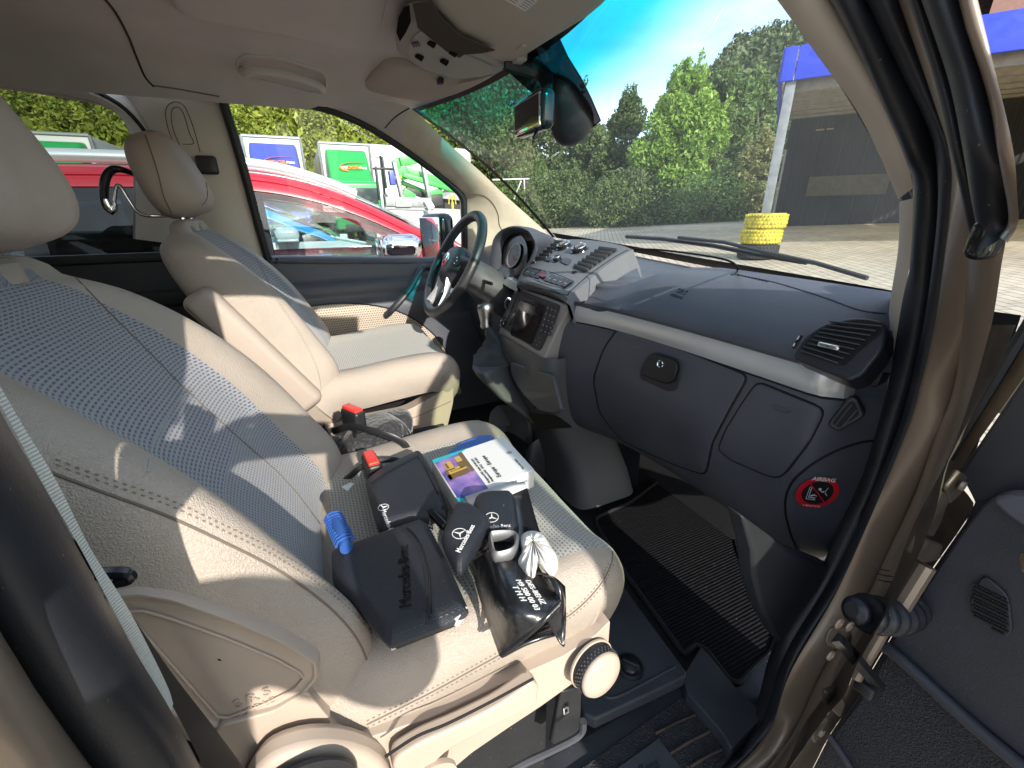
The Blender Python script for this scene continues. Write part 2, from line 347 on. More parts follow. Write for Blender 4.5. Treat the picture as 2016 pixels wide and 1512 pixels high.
# rear side window surround (sliding door side), beige arch
Rin = [(262, 470), (262, 300), (255, 262), (238, 232), (212, 212), (180, 200), (120, 188), (0, 170), (-200, 150)]
Rout = [V3(-.835, -.37, 1.24), V3(-.80, -.375, 1.44), V3(-.785, -.39, 1.55), V3(-.765, -.43, 1.64), V3(-.755, -.50, 1.685), V3(-.745, -.58, 1.70), V3(-.745, -.70, 1.705), V3(-.745, -1.0, 1.705), V3(-.745, -1.45, 1.70)]
G = []
for a, b_ in zip(crm([side(*p, -.02) for p in Rin], 4), crm(Rout, 4)):
    G.append([a-V3(.04, 0, 0), a]+[a*(1-t)+b_*t+V3(.02*math.sin(math.pi*t), 0, 0) for t in (.15, .35, .6, .85, 1)]+[b_+V3(-.004, .012, .010), b_+V3(-.006, .05, .045), b_+V3(-.02, .09, .06)])
b = MB().grid(G); b.build('window_surround', 'liner', van, smooth=60)
P = [V3(p[0]+.004, p[1], p[2]) for p in crm(Rout, 4)]; b = MB(); b.tube(P, .006, 6); b.build('window_surround_seal', 'void', van)
# rear glass + lower wall
gp = [(-.885, -1.7), (-.885, -.36)]
def quad(a, b_, c, d): return MB().add([a, b_, c, d], [(0, 1, 2, 3)])
rg = thing  # (name kept free)
rear_glass = quad(V3(-.87, -1.7, 1.19), V3(-.87, -.34, 1.19), V3(-.775, -.36, 1.72), V3(-.775, -1.7, 1.72)).build('side_window', 'glass_tint', van, smooth=0)
b = MB(); b.rbox((-.865, -1.05, .80), (.02, .70, .40), .015); b.build('sliding_door_panel', 'dash_dark', van)
b = MB(); b.rbox((-.845, -1.05, 1.205), (.012, .70, .016), .006); b.rbox((-.83, -1.05, 1.06), (.014, .66, .03), .012); b.build('window_ledge', 'black', van)
b = MB(); b.rbox((0, -1.75, 1.05), (.86, .02, .68), .01); b.build('rear_bulkhead', 'liner', van)
b = MB(); b.rbox((.905, -1.08, .80), (.035, .66, .42), .015); b.build('side_panel', 'paint', van)
b = MB(); G = [[V3(.905-.10*max(0, z-1.2)/.45, -.155, z), V3(.93-.10*max(0, z-1.2)/.45, -.19, z), V3(.935-.10*max(0, z-1.2)/.45, -.40, z), V3(.90-.10*max(0, z-1.2)/.45, -.46, z), V3(.865-.10*max(0, z-1.2)/.45, -.44, z), V3(.86-.10*max(0, z-1.2)/.45, -.17, z)] for z in np.linspace(.36, 1.70, 12)]; b.grid(G, cv=True, capu=True); b.build('door_pillar', 'paint', van, smooth=50)
b = MB(); b.tube(crm([V3(.835, -.45, 1.68), V3(.835, -.15, 1.675), V3(.84, .05, 1.665), V3(.85, .16, 1.66), V3(.85, .26, 1.65)], 5), .05, 10, flat=(1.0, .75)); b.build('roof_side_rail', 'paint', van, smooth=60)
b = MB(); b.rbox((.82, -1.0, 1.715), (.06, .75, .05), .02); b.build('roof_side_rail', 'paint', van)
quad(V3(.90, -1.7, 1.22), V3(.90, -.36, 1.22), V3(.83, -.36, 1.68), V3(.83, -1.7, 1.68)).build('side_window', 'glass_privacy', van, smooth=0)
# a hint of the rear bench beyond the front seats
b = MB(); b.rbox((-.1, -1.45, .75), (.66, .25, .09), .06); b.rbox((-.1, -1.62, 1.0), (.66, .08, .30), .06); b.build('rear_bench', 'leather', van)
b = MB(); G = crm([V3(-.60, -.98, 1.20), V3(-.60, -.93, 1.27), V3(-.60, -.84, 1.285), V3(-.60, -.78, 1.25), V3(-.60, -.78, 1.20)], 5)
b.prism(G, V3(.22, 0, 0)); b.build('rear_armrest', 'trim_beige', van, bevel=.015)
# ---- windscreen ----
G = []
for x in np.linspace(-1, 1, 25):
    a, c = hdr(x*.62), wsb(x*.745); G.append([a*(1-t)+c*t+norm(V3(x*.25, .5, .75))*.035*math.sin(math.pi*t) for t in np.linspace(0, 1, 13)])
wsG = np.array(G); ws = MB().grid(G); o_ws = ws.build('windscreen', 'windshield', van, smooth=80); SW = Surf(ws); SW.fb = ((0, 1.2, 1.22), (0, .58, .80))
# ceramic black border and dotted zone round the mirror
def ws_at(s, t): # s across -1..1, t down 0..1
    i = (s+1)/2*24; j = t*12; i0 = min(23, int(i)); j0 = min(11, int(j)); fi, fj = i-i0, j-j0
    return (wsG[i0, j0]*(1-fi)*(1-fj)+wsG[i0+1, j0]*fi*(1-fj)+wsG[i0, j0+1]*(1-fi)*fj+wsG[i0+1, j0+1]*fi*fj)
NW = norm(V3(0, -.55, -.8))
b = MB()
for e in (-1, 1):
    b.grid([[ws_at(e, t)+NW*.002, ws_at(e*.975, t)+NW*.002] for t in np.linspace(0, 1, 14)])
b.grid([[ws_at(s, 0)+NW*.002, ws_at(s, .02)+NW*.002] for s in np.linspace(-.97, .97, 20)])
b.grid([[ws_at(s, 1)+NW*.002, ws_at(s, .955)+NW*.002] for s in np.linspace(-.97, .97, 20)]); b.build('windscreen_border', 'black', o_ws)
zone = [(1103, 45), (1104, 75), (1120, 110), (1145, 150), (1165, 190), (1180, 225), (1184, 235), (1165, 250), (1100, 240), (1075, 205), (1040, 175), (1000, 140), (970, 125), (1010, 105), (1060, 80)]
Pz = [SW.at(u, v, .002)[0] for u, v in zone]; Pz = [p for p in Pz if p is not None]
glassmat('ceramic', (.05, .035, .035), refl=.8); b = MB(); b.add(Pz, [tuple(range(len(Pz)))]); b.build('mirror_mask', 'ceramic', o_ws, smooth=0)
b = MB(); b.tube([SW.at(u, v, .004)[0] for u, v in zone[:8]], .0016, 5); b.build('mirror_mask_edge', 'black', o_ws)
b = MB(); P = [SW.at(u, v, .003)[0] for u, v in [(812, 207), (838, 222), (850, 232), (826, 219)]]; b.add(P, [(0, 1, 2, 3)]); MT['sticker_blue'] = mat('sticker_blue', (.05, .22, .45), .4); b.build('toll_sticker', 'sticker_blue', o_ws, smooth=0)
# wiper arm and blade, cowl and bonnet edge outside
def wipe(pts, off, r, name, m, par, fl=None):
    b = MB(); b.tube([SW.at(u, v)[0]+V3(0, .012, .004) for u, v in pts], r, 6, flat=fl); return b.build(name, m, par)
wb = wipe([(1228, 468), (1300, 473), (1400, 487), (1490, 505), (1582, 520)], 0, .007, 'wiper_blade', 'black', van)
wipe([(1330, 470), (1420, 480), (1500, 500), (1600, 522), (1700, 552)], 0, .0055, 'wiper_arm', 'black', wb)
b = MB(); G = [[wsb(x)+V3(0, .06, -.05), wsb(x)+V3(0, .14, -.075), wsb(x)+V3(0, .40, -.17), wsb(x)+V3(0, .62, -.36)] for x in np.linspace(-.85, .85, 21)]; b.grid(G); b.build('bonnet', 'dash_dark', van, smooth=60)
# ---- roof console, visors, grab handle, mirror ----
def slab(name, quad_px, p0, n, th, m, parent, r=.01, sub=0, rounding=.25, dome=.0):
    """rounded cushion-like slab whose outline follows four or more pixel corners on a plane"""
    n = norm(n); Q = [pl(u, v, p0, n) for u, v in quad_px]; C = sum(Q)/len(Q); P = []
    m_ = len(Q)
    for i in range(m_):
        a, q, c = Q[i-1], Q[i], Q[(i+1) % m_]
        for t in (1-rounding, ): P.append(a+(q-a)*(1-rounding))
        s1 = a+(q-a)*(1-rounding); s2 = q+(c-q)*rounding
        for t in (.25, .5, .75): P.append(s1*(1-t)**2+2*q*t*(1-t)+s2*t*t)
        P.append(s2)
    rings = []
    k = 6
    prof = [(1, 0)]+[(1-r_/1.0, h) for r_, h in []]
    dmin = min(np.linalg.norm(p-C) for p in P)
    for s_, h in [(1, 0), (1, th*.55), (1-.25*th/dmin, th*.82), (1-.7*th/dmin, th*.97), (.75, th+dome*.4), (.45, th+dome*.8), (.15, th+dome)]:
        rings.append([C+(p-C)*s_+n*h for p in P])
    b = MB().grid(rings, cv=True); b.f.append(tuple(range(len(b.v)-len(P), len(b.v)))); b.m.append(0)
    return b, b.build(name, m, parent, smooth=70)

_, dv = slab('sun_visor', [(702, 180), (716, 148), (765, 106), (905, 146), (1000, 122), (886, 182), (792, 212), (712, 192)], (-.3, .40, 1.722), (0, -.12, -1), .026, 'visor', van, rounding=.3)
_, pv = slab('sun_visor', [(800, -60), (862, 4), (880, 40), (978, 100), (1010, 106), (1103, 44), (1190, -12), (1260, -120)], (.2, .40, 1.715), (0, -.12, -1), .03, 'visor', van, rounding=.3)
# warning label on the passenger visor
pz = lambda u, v: pl(u, v, (.2, .40, 1.682), (0, -.12, -1))
lp = [pz(992, -2), pz(1034, 22), pz(1062, -2), pz(1010, -25)]
MB().prism(lp, (0, 0, -.0008)).build('warning_label', 'white_plastic', pv, smooth=0)
xd, yd = norm(lp[1]-lp[0]), norm(lp[3]-lp[0])
MT['label_yellow'] = mat('label_yellow', (.8, .5, .05), .5)
b = MB()
for k in range(5):
    for j in range(2):
        a = lp[0]+(lp[1]-lp[0])*(.12+.5*j)+(lp[2]-lp[1])*(.15+.15*k)+V3(0, 0, -.0012); b.add([a, a+xd*.017, a+xd*.017+yd*.0016, a+yd*.0016], [(0, 1, 2, 3)])
b.build('label_print', 'letter_dark', pv, smooth=0)
b = MB()
for j in range(2):
    a = lp[0]+(lp[1]-lp[0])*(.1+.5*j)+(lp[2]-lp[1])*.9+V3(0, 0, -.0012); b.add([a, a+xd*.02, a+xd*.02+yd*.006, a+yd*.006], [(0, 1, 2, 3)])
b.build('label_print', 'label_yellow', pv, smooth=0)
# visor clips, roof console
b = MB(); b.rbox(pl(867, 160, (0, .4, 1.69), (0, 0, 1)), (.012, .008, .008), .004); b.build('visor_clip', 'dash_dark', dv)
b = MB(); b.rbox(pl(1027, 84, (0, .4, 1.68), (0, 0, 1)), (.016, .008, .010), .004); b.rbox(pl(1022, 112, (0, .4, 1.68), (0, 0, 1)), (.02, .014, .012), .006); b.build('visor_clip', 'visor', pv)
rc_o = [(782, 88), (777, 45), (798, 8), (850, -6), (872, 30), (906, 64), (990, 102), (1000, 114), (970, 133), (900, 141), (830, 120)]

def diffmat(name, col):
    m = bpy.data.materials.new(name); m.use_nodes = True; t = m.node_tree; t.nodes.clear(); d = t.nodes.new('ShaderNodeBsdfDiffuse'); d.inputs[0].default_value = (*col, 1); o = t.nodes.new('ShaderNodeOutputMaterial'); t.links.new(d.outputs[0], o.inputs[0]); MT[name] = m
mat('console_skin', (.43, .41, .37), .6, spec=.1, var=.05)
_, rc = slab('roof_console', rc_o, (0, .33, 1.715), (0, -.10, -1), .030, 'console_skin', van, rounding=.3)
cq = lambda u, v, d=0: pl(u, v, (0, .33, 1.684-d), (0, -.10, -1))
def patch(name, pts, d, th, m, par, q=cq, bev=.002):
    P = [q(u, v, d) for u, v in pts]; b = MB(); b.prism(P, V3(0, 0, -th)); return b.build(name, m, par, bevel=bev, smooth=40)
diffmat('smoked', (.10, .083, .070)); diffmat('lens_dark', (.02, .018, .017))
patch('reading_light', [(780, 62), (784, 32), (795, 12), (806, 8), (809, 40), (800, 60), (787, 80)], 0, .003, 'lens_dark', rc)

patch('console_lens', [(812, 6), (850, 0), (868, 30), (905, 66), (975, 97), (945, 103), (914, 105), (905, 112), (880, 100), (838, 66), (822, 52)], 0, .003, 'smoked', rc)
for (u, v) in [(850, 86), (892, 104), (826, 112), (875, 121)]: patch('button', [(u-10, v-3), (u-4, v-7), (u+9, v-2), (u+4, v+6)], 0, .005, 'lens_dark', rc)
for k in range(3): patch('speaker_slot', [(810+k*5, 84-k), (813+k*5, 83-k), (817+k*5, 91-k), (814+k*5, 92-k)], .001, .002, 'black', rc, bev=0)
# grab handle in its moulded recess
b = MB(); P = [(476, 136), (478, 122), (492, 115), (530, 118), (580, 130), (622, 146), (634, 158), (630, 172)]
def lin(u, v, d=0.0):
    a, n = SL.at(u, v); return a+V3(0.0, -.0, -d)
gp_ = crm([lin(*p, .004 if i in (0, len(P)-1) else .028) for i, p in enumerate(P)], 5); b.tube(gp_, .0115, 10, flat=(1, .8)); b.build('grab_handle', 'liner', o_liner)
b = MB(); b.tube(crm([lin(u, v, .002) for u, v in [(468, 128), (474, 112), (500, 107), (570, 118), (630, 138), (642, 158), (636, 180), (600, 178), (530, 160), (478, 148)]], 5, True), .004, 6, closed=True); b.build('handle_recess', 'liner', o_liner)
# warm lamp disc in the liner
# rear-view mirror
mc = np.array(px(1050, 226, 'y', .535)); mn = norm(V3(-.05, -.98, -.12)); MX = frame(norm(np.cross(mn, V3(0, 0, 1))), V3(0, 0, 1))
if np.dot(MX[:, 2], mn) < 0: MX = frame(-MX[:, 0], V3(0, 0, 1))
b = MB(); b.rbox(mc, (.082, .040, .020), .017, MX, seg=4); mir = b.build('rear_view_mirror', 'black_gloss', van, smooth=60)
b = MB(); b.rbox(mc+mn*.0165, (.074, .033, .003), .0028, MX, seg=2); b.build('mirror_glass', 'mirror', mir)
b = MB(); hb = SW.at(1042, 118, .01)[0]; b.tube(crm([hb+V3(0, -.06, .0), pl(1060, 140, hb, (0, .5, .8)), pl(1078, 172, hb+V3(0, -.03, -.02), (0, .5, .8)), mc-mn*.02], 6), [.022]*6+[.02]*6+[.014]*7, 10, flat=(1, .5)); b.build('mirror_stem', 'black', mir)
b = MB(); b.tube([mc+V3(.02, -.0, -.036), mc+V3(.025, -.012, -.052)], .004, 6); b.build('dimming_lever', 'black', mir)
# rain sensor pod on the glass
sc0 = SW.at(1112, 165, .02)[0]; sc1 = SW.at(1140, 226, .035)[0]; sc2 = SW.at(1130, 250, .03)[0]
b = MB(); b.tube(crm([SW.at(1080, 150, .01)[0], sc0, (sc0+sc1)/2, sc1, sc2], 5), [.020, .022, .024, .027, .030, .034, .038, .042, .046, .050, .053, .056, .058, .060, .061, .060, .057, .050, .040, .024, .004], 18, flat=(1, .75)); b.build('sensor_cover', 'black', van, smooth=80)

# moulded tray in the front of the liner
_, tr0 = slab('liner_tray', [(290, -150), (338, 2), (352, 14), (425, 34), (560, 58), (690, 90), (745, 72), (790, -150)], (0, 0, 1.752), (0, .0, -1), .016, 'liner', o_liner, rounding=.12)
# ================= dashboard =================
# profile rows (y, z) from the glass to under the knee; columns across the van
def prof(x):
    ax = abs(x); wb = wsb(x*.745/.80)
    ye = 0.0 if x < .74 else ((x-.74)/.08)**2*.13      # right end wraps round
    bow = .595+.085*(1-math.exp(-max(0, x-.12)/.13)) if x > .12 else (.595 if x > -.22 else .655)
    if x > .74: bow += ye
    fl = max(0, (x-.74)/.08)
    b0 = wb[1]-.01
    rows = [(b0, wb[2]-.012), (b0-.06, wb[2]-.004), (b0-.16, .45*1.203+.55*(wb[2]+.004)), (.5*(b0-.16)+.5*(bow+.12), 1.203), (bow+.13, 1.204), (bow+.075, 1.188), (bow+.030, 1.160), (bow-.002, 1.130),
            (bow-.012, 1.114), (bow-.004, 1.105), (bow+.014, 1.102), (bow+.014, 1.070), (bow+.004, 1.055), (bow-.002, .99), (bow, .93), (bow+.012, .86), (bow+.032, .79), (bow+.062, .73), (bow+.11, .70), (bow+.20, .69), (bow+.34, .70)]
    out = []
    sink = .055*max(0, min(1, (x+.36)/.06))*max(0, min(1, (.31-x)/.13))
    for i, (y, z) in enumerate(rows):
        if 5 <= i <= 11 and x > -.23: y += .045 if x < .15 else max(0, .016*(.33-x)/.18)*(i < 10)
        if 2 <= i <= 7: z -= sink*(1 if i > 2 else .4)
        out.append(V3(x+.0, y, z-.0*fl))
    return out
xs = np.r_[np.linspace(-.80, .70, 31), .73, .755, .775, .79, .80, .806]
G = [np.array(resample(crm(prof(x), 5), 90)) for x in xs]
# keep feature rows aligned: sample by span rather than length
G = [np.array(crm(prof(x), 4)) for x in xs]
dm = MB().grid(G); P_end = G[-1]; dm.add(list(P_end)+[V3(.79, 1.0, .95)], [(i, i+1, len(P_end)) for i in range(len(P_end)-1)])
dash = dm.build('dashboard', 'dash', van, smooth=50); SD = Surf(dm)
# silver trim strip, follows the bow of the face
def strip_pt(x, s): # s: 0 top 1 bottom
    bow = prof(x)[10][1]; return V3(x, bow-.012-.004*math.sin(math.pi*s), 1.104-.042*s)
xr = np.linspace(.14, .775, 33); b = MB(); G = []
for x in xr:
    a = [strip_pt(x, s) for s in np.linspace(0, 1, 7)]; a = [a[0]+V3(0, .018, .001)]+a+[a[-1]+V3(0, .018, -.001)]; G.append(a)
b.grid(G); e = G[-1]; b.add(e+[p+V3(.004, .02, 0) for p in e], [(i, i+1, len(e)+i+1, len(e)+i) for i in range(len(e)-1)]); b.build('trim_strip', 'silver', dash, smooth=60); ST = b
b = MB(); b.tube([strip_pt(x, 0)+V3(0, .004, .004) for x in xr], .0035, 6); b.tube([strip_pt(x, 1)+V3(0, .004, -.003) for x in xr], .0025, 6); b.build('trim_shadow_gap', 'void', dash)
# glove box lid: raised skin with a shut line
SD.fb = ((0, .70, .9), (0, 1, 0))
def lid(name, pts, lift, m='dash', n=6, inset=.006, rad=0, par=None, dens=10):
    P = crm([np.append(np.array(p, float), 0) for p in pts], n, True) if n > 1 else [np.append(np.array(p, float), 0) for p in pts]
    c = sum(P)/len(P); rings = []; tri = []
    for s_, l in [(1.0, -.003), (.994, lift*.3), (.985, lift*.85), (.965, lift), (.8, lift), (.6, lift), (.4, lift), (.2, lift), (.02, lift)]:
        rings.append([SD.at(*(c+(p-c)*s_)[:2], l)[0] for p in P])
    b = MB().grid(rings, cv=True); b.f.append(tuple(range(len(b.v)-len(P), len(b.v)))); b.m.append(0)
    o = b.build(name, m, par or dash, smooth=60)
    return b, o
def rc(pts, r=.18, k=5):
    """round the corners of a pixel polygon"""
    out = []; P = [np.array(p, float) for p in pts]; m = len(P)
    for i in range(m):
        a, q, c = P[i-1], P[i], P[(i+1) % m]; d = min(np.linalg.norm(a-q), np.linalg.norm(c-q))*r*2 if r < .5 else r
        s1 = q+norm(a-q)*min(d, np.linalg.norm(a-q)*.48); s2 = q+norm(c-q)*min(d, np.linalg.norm(c-q)*.48)
        for t in np.linspace(0, 1, k): out.append(tuple(s1*(1-t)**2+2*q*t*(1-t)+s2*t*t))
    # add intermediate points on long edges
    res = []
    for i in range(len(out)):
        a, c = np.array(out[i]), np.array(out[(i+1) % len(out)]); L = np.linalg.norm(c-a); m_ = max(1, int(L/14))
        for j in range(m_): res.append(tuple(a+(c-a)*j/m_))
    return res
glove = rc([(1216, 648), (1290, 668), (1474, 740), (1440, 800), (1403, 870), (1390, 935), (1330, 915), (1225, 868), (1180, 812), (1168, 745), (1190, 685)], .12)
gb_m, gb = lid('glove_box_lid', glove, .004, n=1)
seam('shut_line', SD, glove[::2], .0028, 'void', gb, closed=True, n=2)
cover = rc([(1492, 752), (1625, 806), (1590, 875), (1535, 945), (1440, 905), (1415, 885), (1428, 850), (1462, 795)], .14)
cv_m, cv = lid('fuse_cover', cover, .0035, n=1)
seam('shut_line', SD, cover[::2], .0026, 'void', cv, closed=True, n=2)
SG = Surf(gb_m, cv_m, dm)
seam('finger_dent', SG, [(1519, 797), (1530, 798), (1548, 805), (1554, 810), (1545, 811), (1530, 806), (1521, 800)], .0016, 'dash', cv, n=4)
# latch with lock barrel
lt = rc([(1288, 694), (1345, 712), (1330, 760), (1270, 738), (1270, 722)], .2)
b = MB(); P = [SG.at(u, v, .001)[0] for u, v in rc([(1283, 690), (1349, 709), (1334, 766), (1318, 770), (1262, 745), (1262, 730)], .2)]; b.prism(P[::-1], (0, -.003, 0)); b.build('latch_recess', 'dash_dark', gb, bevel=.0015)
P = [SG.at(u, v, .006)[0] for u, v in lt]; b = MB(); b.prism(P, (0, -.006, .002)); la = b.build('glove_box_latch', 'black', gb, bevel=.002)
c, n = SG.at(1309, 716, .012); b = MB(); b.lathe([(.0085, 0), (.009, .003), (.0075, .0045), (.006, .003), (.0055, .0015)], c, n, 24); b.build('lock_ring', 'chrome', gb)
b = MB(); b.lathe([(.0001, .0030), (.0055, .0028), (.0056, 0)], c, n, 20); b.rbox(c+n*.0032, (.0008, .0035, .0004), .0002, frame((1, 0, 0), np.cross(n, (1, 0, 0)))); b.build('lock_barrel', 'black_gloss', gb)
# scuffs on the glove box face (wear of its own shape)
rnd = random.Random(4); b = MB()
for cx, cy in [(1225, 668), (1238, 682), (1230, 690), (1250, 680), (1222, 832), (1165, 820), (1180, 675), (1228, 826), (1236, 838)]:
    q = [(cx, cy)]; a = rnd.uniform(0, 6)
    for _ in range(3): a += rnd.uniform(-.5, .5); q.append((q[-1][0]+math.cos(a)*6, q[-1][1]+math.sin(a)*4))
    P = SG.path(q, .0003, 3)
    if len(P) > 2: b.tube(P, .00035, 4)
mat('scuff', (.16, .17, .19), .6); b.build('scuff_marks', 'scuff', gb)
# right end panel with the child-seat airbag sticker
endp = [(1718, 868), (1690, 872), (1640, 890), (1590, 920), (1556, 955), (1546, 1000), (1560, 1060), (1585, 1110), (1612, 1140)]
seam('end_panel_seam', SD, endp, .0022, 'void', dash)
c, n = SD.at(1608, 969, .0012); e1 = SD.at(1640, 966, .0012)[0]-c
yd = norm(np.cross(n, norm(np.cross(V3(0, 0, 1), n)))); xd = norm(np.cross(yd, n))
# tilt the disc as it is stuck on
a_ = R(-4); xd, yd = xd*math.cos(a_)+yd*math.sin(a_), -xd*math.sin(a_)+yd*math.cos(a_)
def disc(c, n, r0, r1, th, k=40):
    b = MB(); b.lathe([(r0, 0), (r0, th), (r1, th), (r1, 0)] if r0 > 0 else [(r1, 0), (r1, th), (.00001, th)], c, n, k); return b
mat('sticker_red', (.72, .015, .03), .35)
st = disc(c, n, 0, .033, .0006).build('airbag_sticker', 'sticker_red', dash)
disc(c+n*.0004, n, 0, .0245, .0005).build('sticker_field', 'letter_dark', st)
text('AIRBAG', .0105, c+yd*.0285+n*.001, xd, yd, 'lettering', 'sticker_text', st, .0002, bold=.0003)
text('A 000 817 85 20', .0042, c-yd*.0285+n*.001, xd, yd, 'lettering', 'sticker_text', st, .0002)
def ln(P, r, name, m, par): b = MB(); b.tube([c+xd*x+yd*y+n*.0012 for x, y in P], r, 6, flat=(.5, 1)); return b.build(name, m, par)
ln([(-.013, .012), (-.011, -.010), (.000, -.011)], .0009, 'seat_symbol', 'lettering', st); ln([(-.016, .012), (-.014, -.014), (.001, -.0145)], .0007, 'seat_symbol', 'lettering', st)
ln([(-.009, -.007), (-.004, -.004), (.000, -.006)], .0016, 'child_symbol', 'lettering', st)
ln([(.002, .006), (.006, .003), (.009, .005)], .0013, 'person_symbol', 'lettering', st); ln([(.013, .013), (.011, .007), (.012, .001), (.016, -.003)], .0007, 'airbag_symbol', 'lettering', st)
disc(c+xd*.001+yd*.0085+n*.001, n, 0, .0026, .0004, 16).build('head_symbol', 'lettering', st)
ln([(-.019, .019), (.019, -.019)], .0022, 'prohibition_bar', 'sticker_red', st)
# embossed SRS / AIRBAG on the pad
c2, n2 = SD.at(1338, 578, .0003); xd2 = norm(SD.at(1352, 583)[0]-SD.at(1322, 573)[0]); yd2 = np.cross(n2, xd2)
text('SRS', .018, c2+yd2*.006, xd2, yd2, 'dash_dark', 'embossed_text', dash, .0007, spacing=1.1); text('AIRBAG', .0105, c2-yd2*.009, xd2, yd2, 'dash_dark', 'embossed_text', dash, .0006)
# pad seam and raised pad along the top
seam('pad_seam', SD, [(1250, 490), (1300, 492), (1380, 502), (1430, 512), (1451, 524), (1450, 536), (1440, 542)], .002, 'void', dash)
seam('pad_seam', SD, [(1440, 540), (1520, 555), (1620, 585), (1690, 610), (1744, 618)], .0015, 'dash_dark', dash)
# defroster slots
b = MB()
for k in range(9):
    P = SD.path([(1452+k*7, 541+k*1.6), (1456+k*7, 542.2+k*1.6)], .0006, 1)
    if len(P) > 1: b.tube(P, .0016, 5)
b.build('defroster_slots', 'void', dash)
# ---- right face vent ----
vo = [(1562, 700), (1580, 672), (1612, 645), (1650, 632), (1700, 628), (1744, 634)]
vn = norm(V3(.10, -.86, .50)); v0 = px(1655, 685, 'y', .672)
vq = lambda u, v, d=0: pl(u, v, v0, vn)+vn*d
body = rc([(1560, 706), (1586, 664), (1625, 638), (1690, 626), (1750, 636), (1742, 690), (1700, 742), (1672, 752)], .16)
b = MB(); P = [vq(u, v, .006) for u, v in body]; b.prism(P, -vn*.05); vb = b.build('air_vent', 'dash_dark', dash, bevel=.004, seg=3)
op = rc([(1576, 690), (1612, 652), (1650, 640), (1700, 632), (1742, 640), (1738, 660), (1700, 690), (1664, 724), (1645, 718)], .16)
P = [vq(u, v, .0066) for u, v in op]; b = MB(); b.add(P, [tuple(range(len(P)))]); b.build('vent_opening', 'void', vb, smooth=0)
b = MB()
for k in range(9):
    t = k/8; l = (1579+t*58, 694-t*56) ; r_ = (1655+t*84, 720-t*72)
    a, c_ = vq(*l, .010), vq(*r_, .010); b.rbox((a+c_)/2, (np.linalg.norm(a-c_)/2, .0022, .0008), .0006, frame(c_-a, vn), seg=1)
b.build('vent_louvre', 'console', vb)
a, c_ = vq(1616, 684, .014), vq(1660, 694, .014); b = MB(); b.rbox((a+c_)/2, (np.linalg.norm(a-c_)/2, .004, .004), .003, frame(c_-a, vn)); b.build('vent_tab', 'chrome', vb)
P = [vq(u, v, .008) for u, v in rc([(1563, 688), (1578, 664), (1586, 664), (1572, 690), (1566, 692)], .3)]; b = MB(); b.prism(P, vn*.003); b.build('vent_wheel', 'black_gloss', vb, bevel=.0015)
b = MB(); b.tube([vq(1567, 687, .012), vq(1570, 681, .012)], .001, 4); b.tube([vq(1574, 674, .012), vq(1579, 667, .012)], .001, 4); b.build('vent_mark', 'lettering', vb)
# quarter pad right of the vent
P = [px(u, v, 'y', .74) for u, v in rc([(1748, 640), (1680, 748), (1725, 768), (1752, 700)], .2)]; b = MB(); b.prism(P, (0, .04, 0)); b.build('corner_pad', 'dash_dark', dash, bevel=.004)
# triangular side-window vent
to = rc([(1627, 835), (1672, 780), (1688, 783), (1703, 818), (1690, 828), (1650, 850)], .2); c3 = px(1665, 815, 'y', .705); tn = norm(V3(.35, -.90, .12)); tq = lambda u, v, d=0: pl(u, v, c3, tn)+tn*d
b = MB(); b.prism([tq(u, v, .003) for u, v in to], -tn*.03); tv = b.build('side_vent', 'dash_dark', dash, bevel=.003, seg=3)
ti = rc([(1638, 832), (1674, 789), (1684, 791), (1693, 815), (1684, 822), (1652, 842)], .2); b = MB(); P = [tq(u, v, .0045) for u, v in ti]; b.add(P, [tuple(range(len(P)))]); b.build('vent_opening', 'void', tv, smooth=0)
b = MB()
for l, r_ in [((1646, 836), (1678, 795)), ((1660, 838), (1688, 806))]: b.tube([tq(*l, .006), tq(*r_, .006)], .0011, 5)
b.build('vent_fin', 'console', tv)
# ================= centre console, instruments, wheel, gear =================
hn = norm(V3(0, -.105, .27)); h0 = V3(0, .59, 1.130)
rowsL = [(1018, 553), (1022, 541), (1036, 521), (1054, 501), (1075, 485), (1097, 474)]; rowsR = [(1117, 584), (1150, 556), (1182, 529), (1210, 509), (1230, 497), (1246, 489)]
G = []
for i, (l, r_) in enumerate(zip(crm([np.append(V3(*p), 0) for p in [(a, b, 0) for a, b in rowsL]], 4), crm([np.append(V3(*p), 0) for p in [(a, b, 0) for a, b in rowsR]], 4))):
    a, c = pl(l[0], l[1], h0, hn), pl(r_[0], r_[1], h0, hn); row = [a-hn*.06]
    for k in range(13):
        t = k/12; e = 1-abs(2*t-1)**6; row.append(a+(c-a)*t+hn*(.010*math.sin(math.pi*t)+.008*e-.004))
    row.append(c-hn*.06); G.append(row)
g0 = [p+V3(0, -.004, -.012) for p in G[0]]; gz = [p+V3(0, .05, -.05) for p in G[0]]; G = [gz, g0]+G+[[p+V3(0, .03, -.05) for p in G[-1]]]
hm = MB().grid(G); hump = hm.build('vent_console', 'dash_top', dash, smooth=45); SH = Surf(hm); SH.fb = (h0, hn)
q = lambda u, v, d=0: SH.at(u, v, d)[0]
def inlay(name, pts, d, m, par=dash, th=.002, bev=.0008, S=None):
    S = S or SH; P = [S.at(u, v, d)[0] for u, v in pts]; n = S.at(*pts[0])[1]
    nn = norm(np.cross(P[len(P)//3]-P[0], P[2*len(P)//3]-P[0])); nn = nn if np.dot(nn, CP-P[0]) > 0 else -nn
    b = MB(); b.prism([p-nn*th for p in P], nn*th); return b.build(name, m, par, bevel=bev, smooth=40)
seam('panel_seam', SH, [(1025, 556), (1110, 580), (1122, 574), (1160, 541), (1206, 509), (1236, 492)], .0015, 'void', dash)
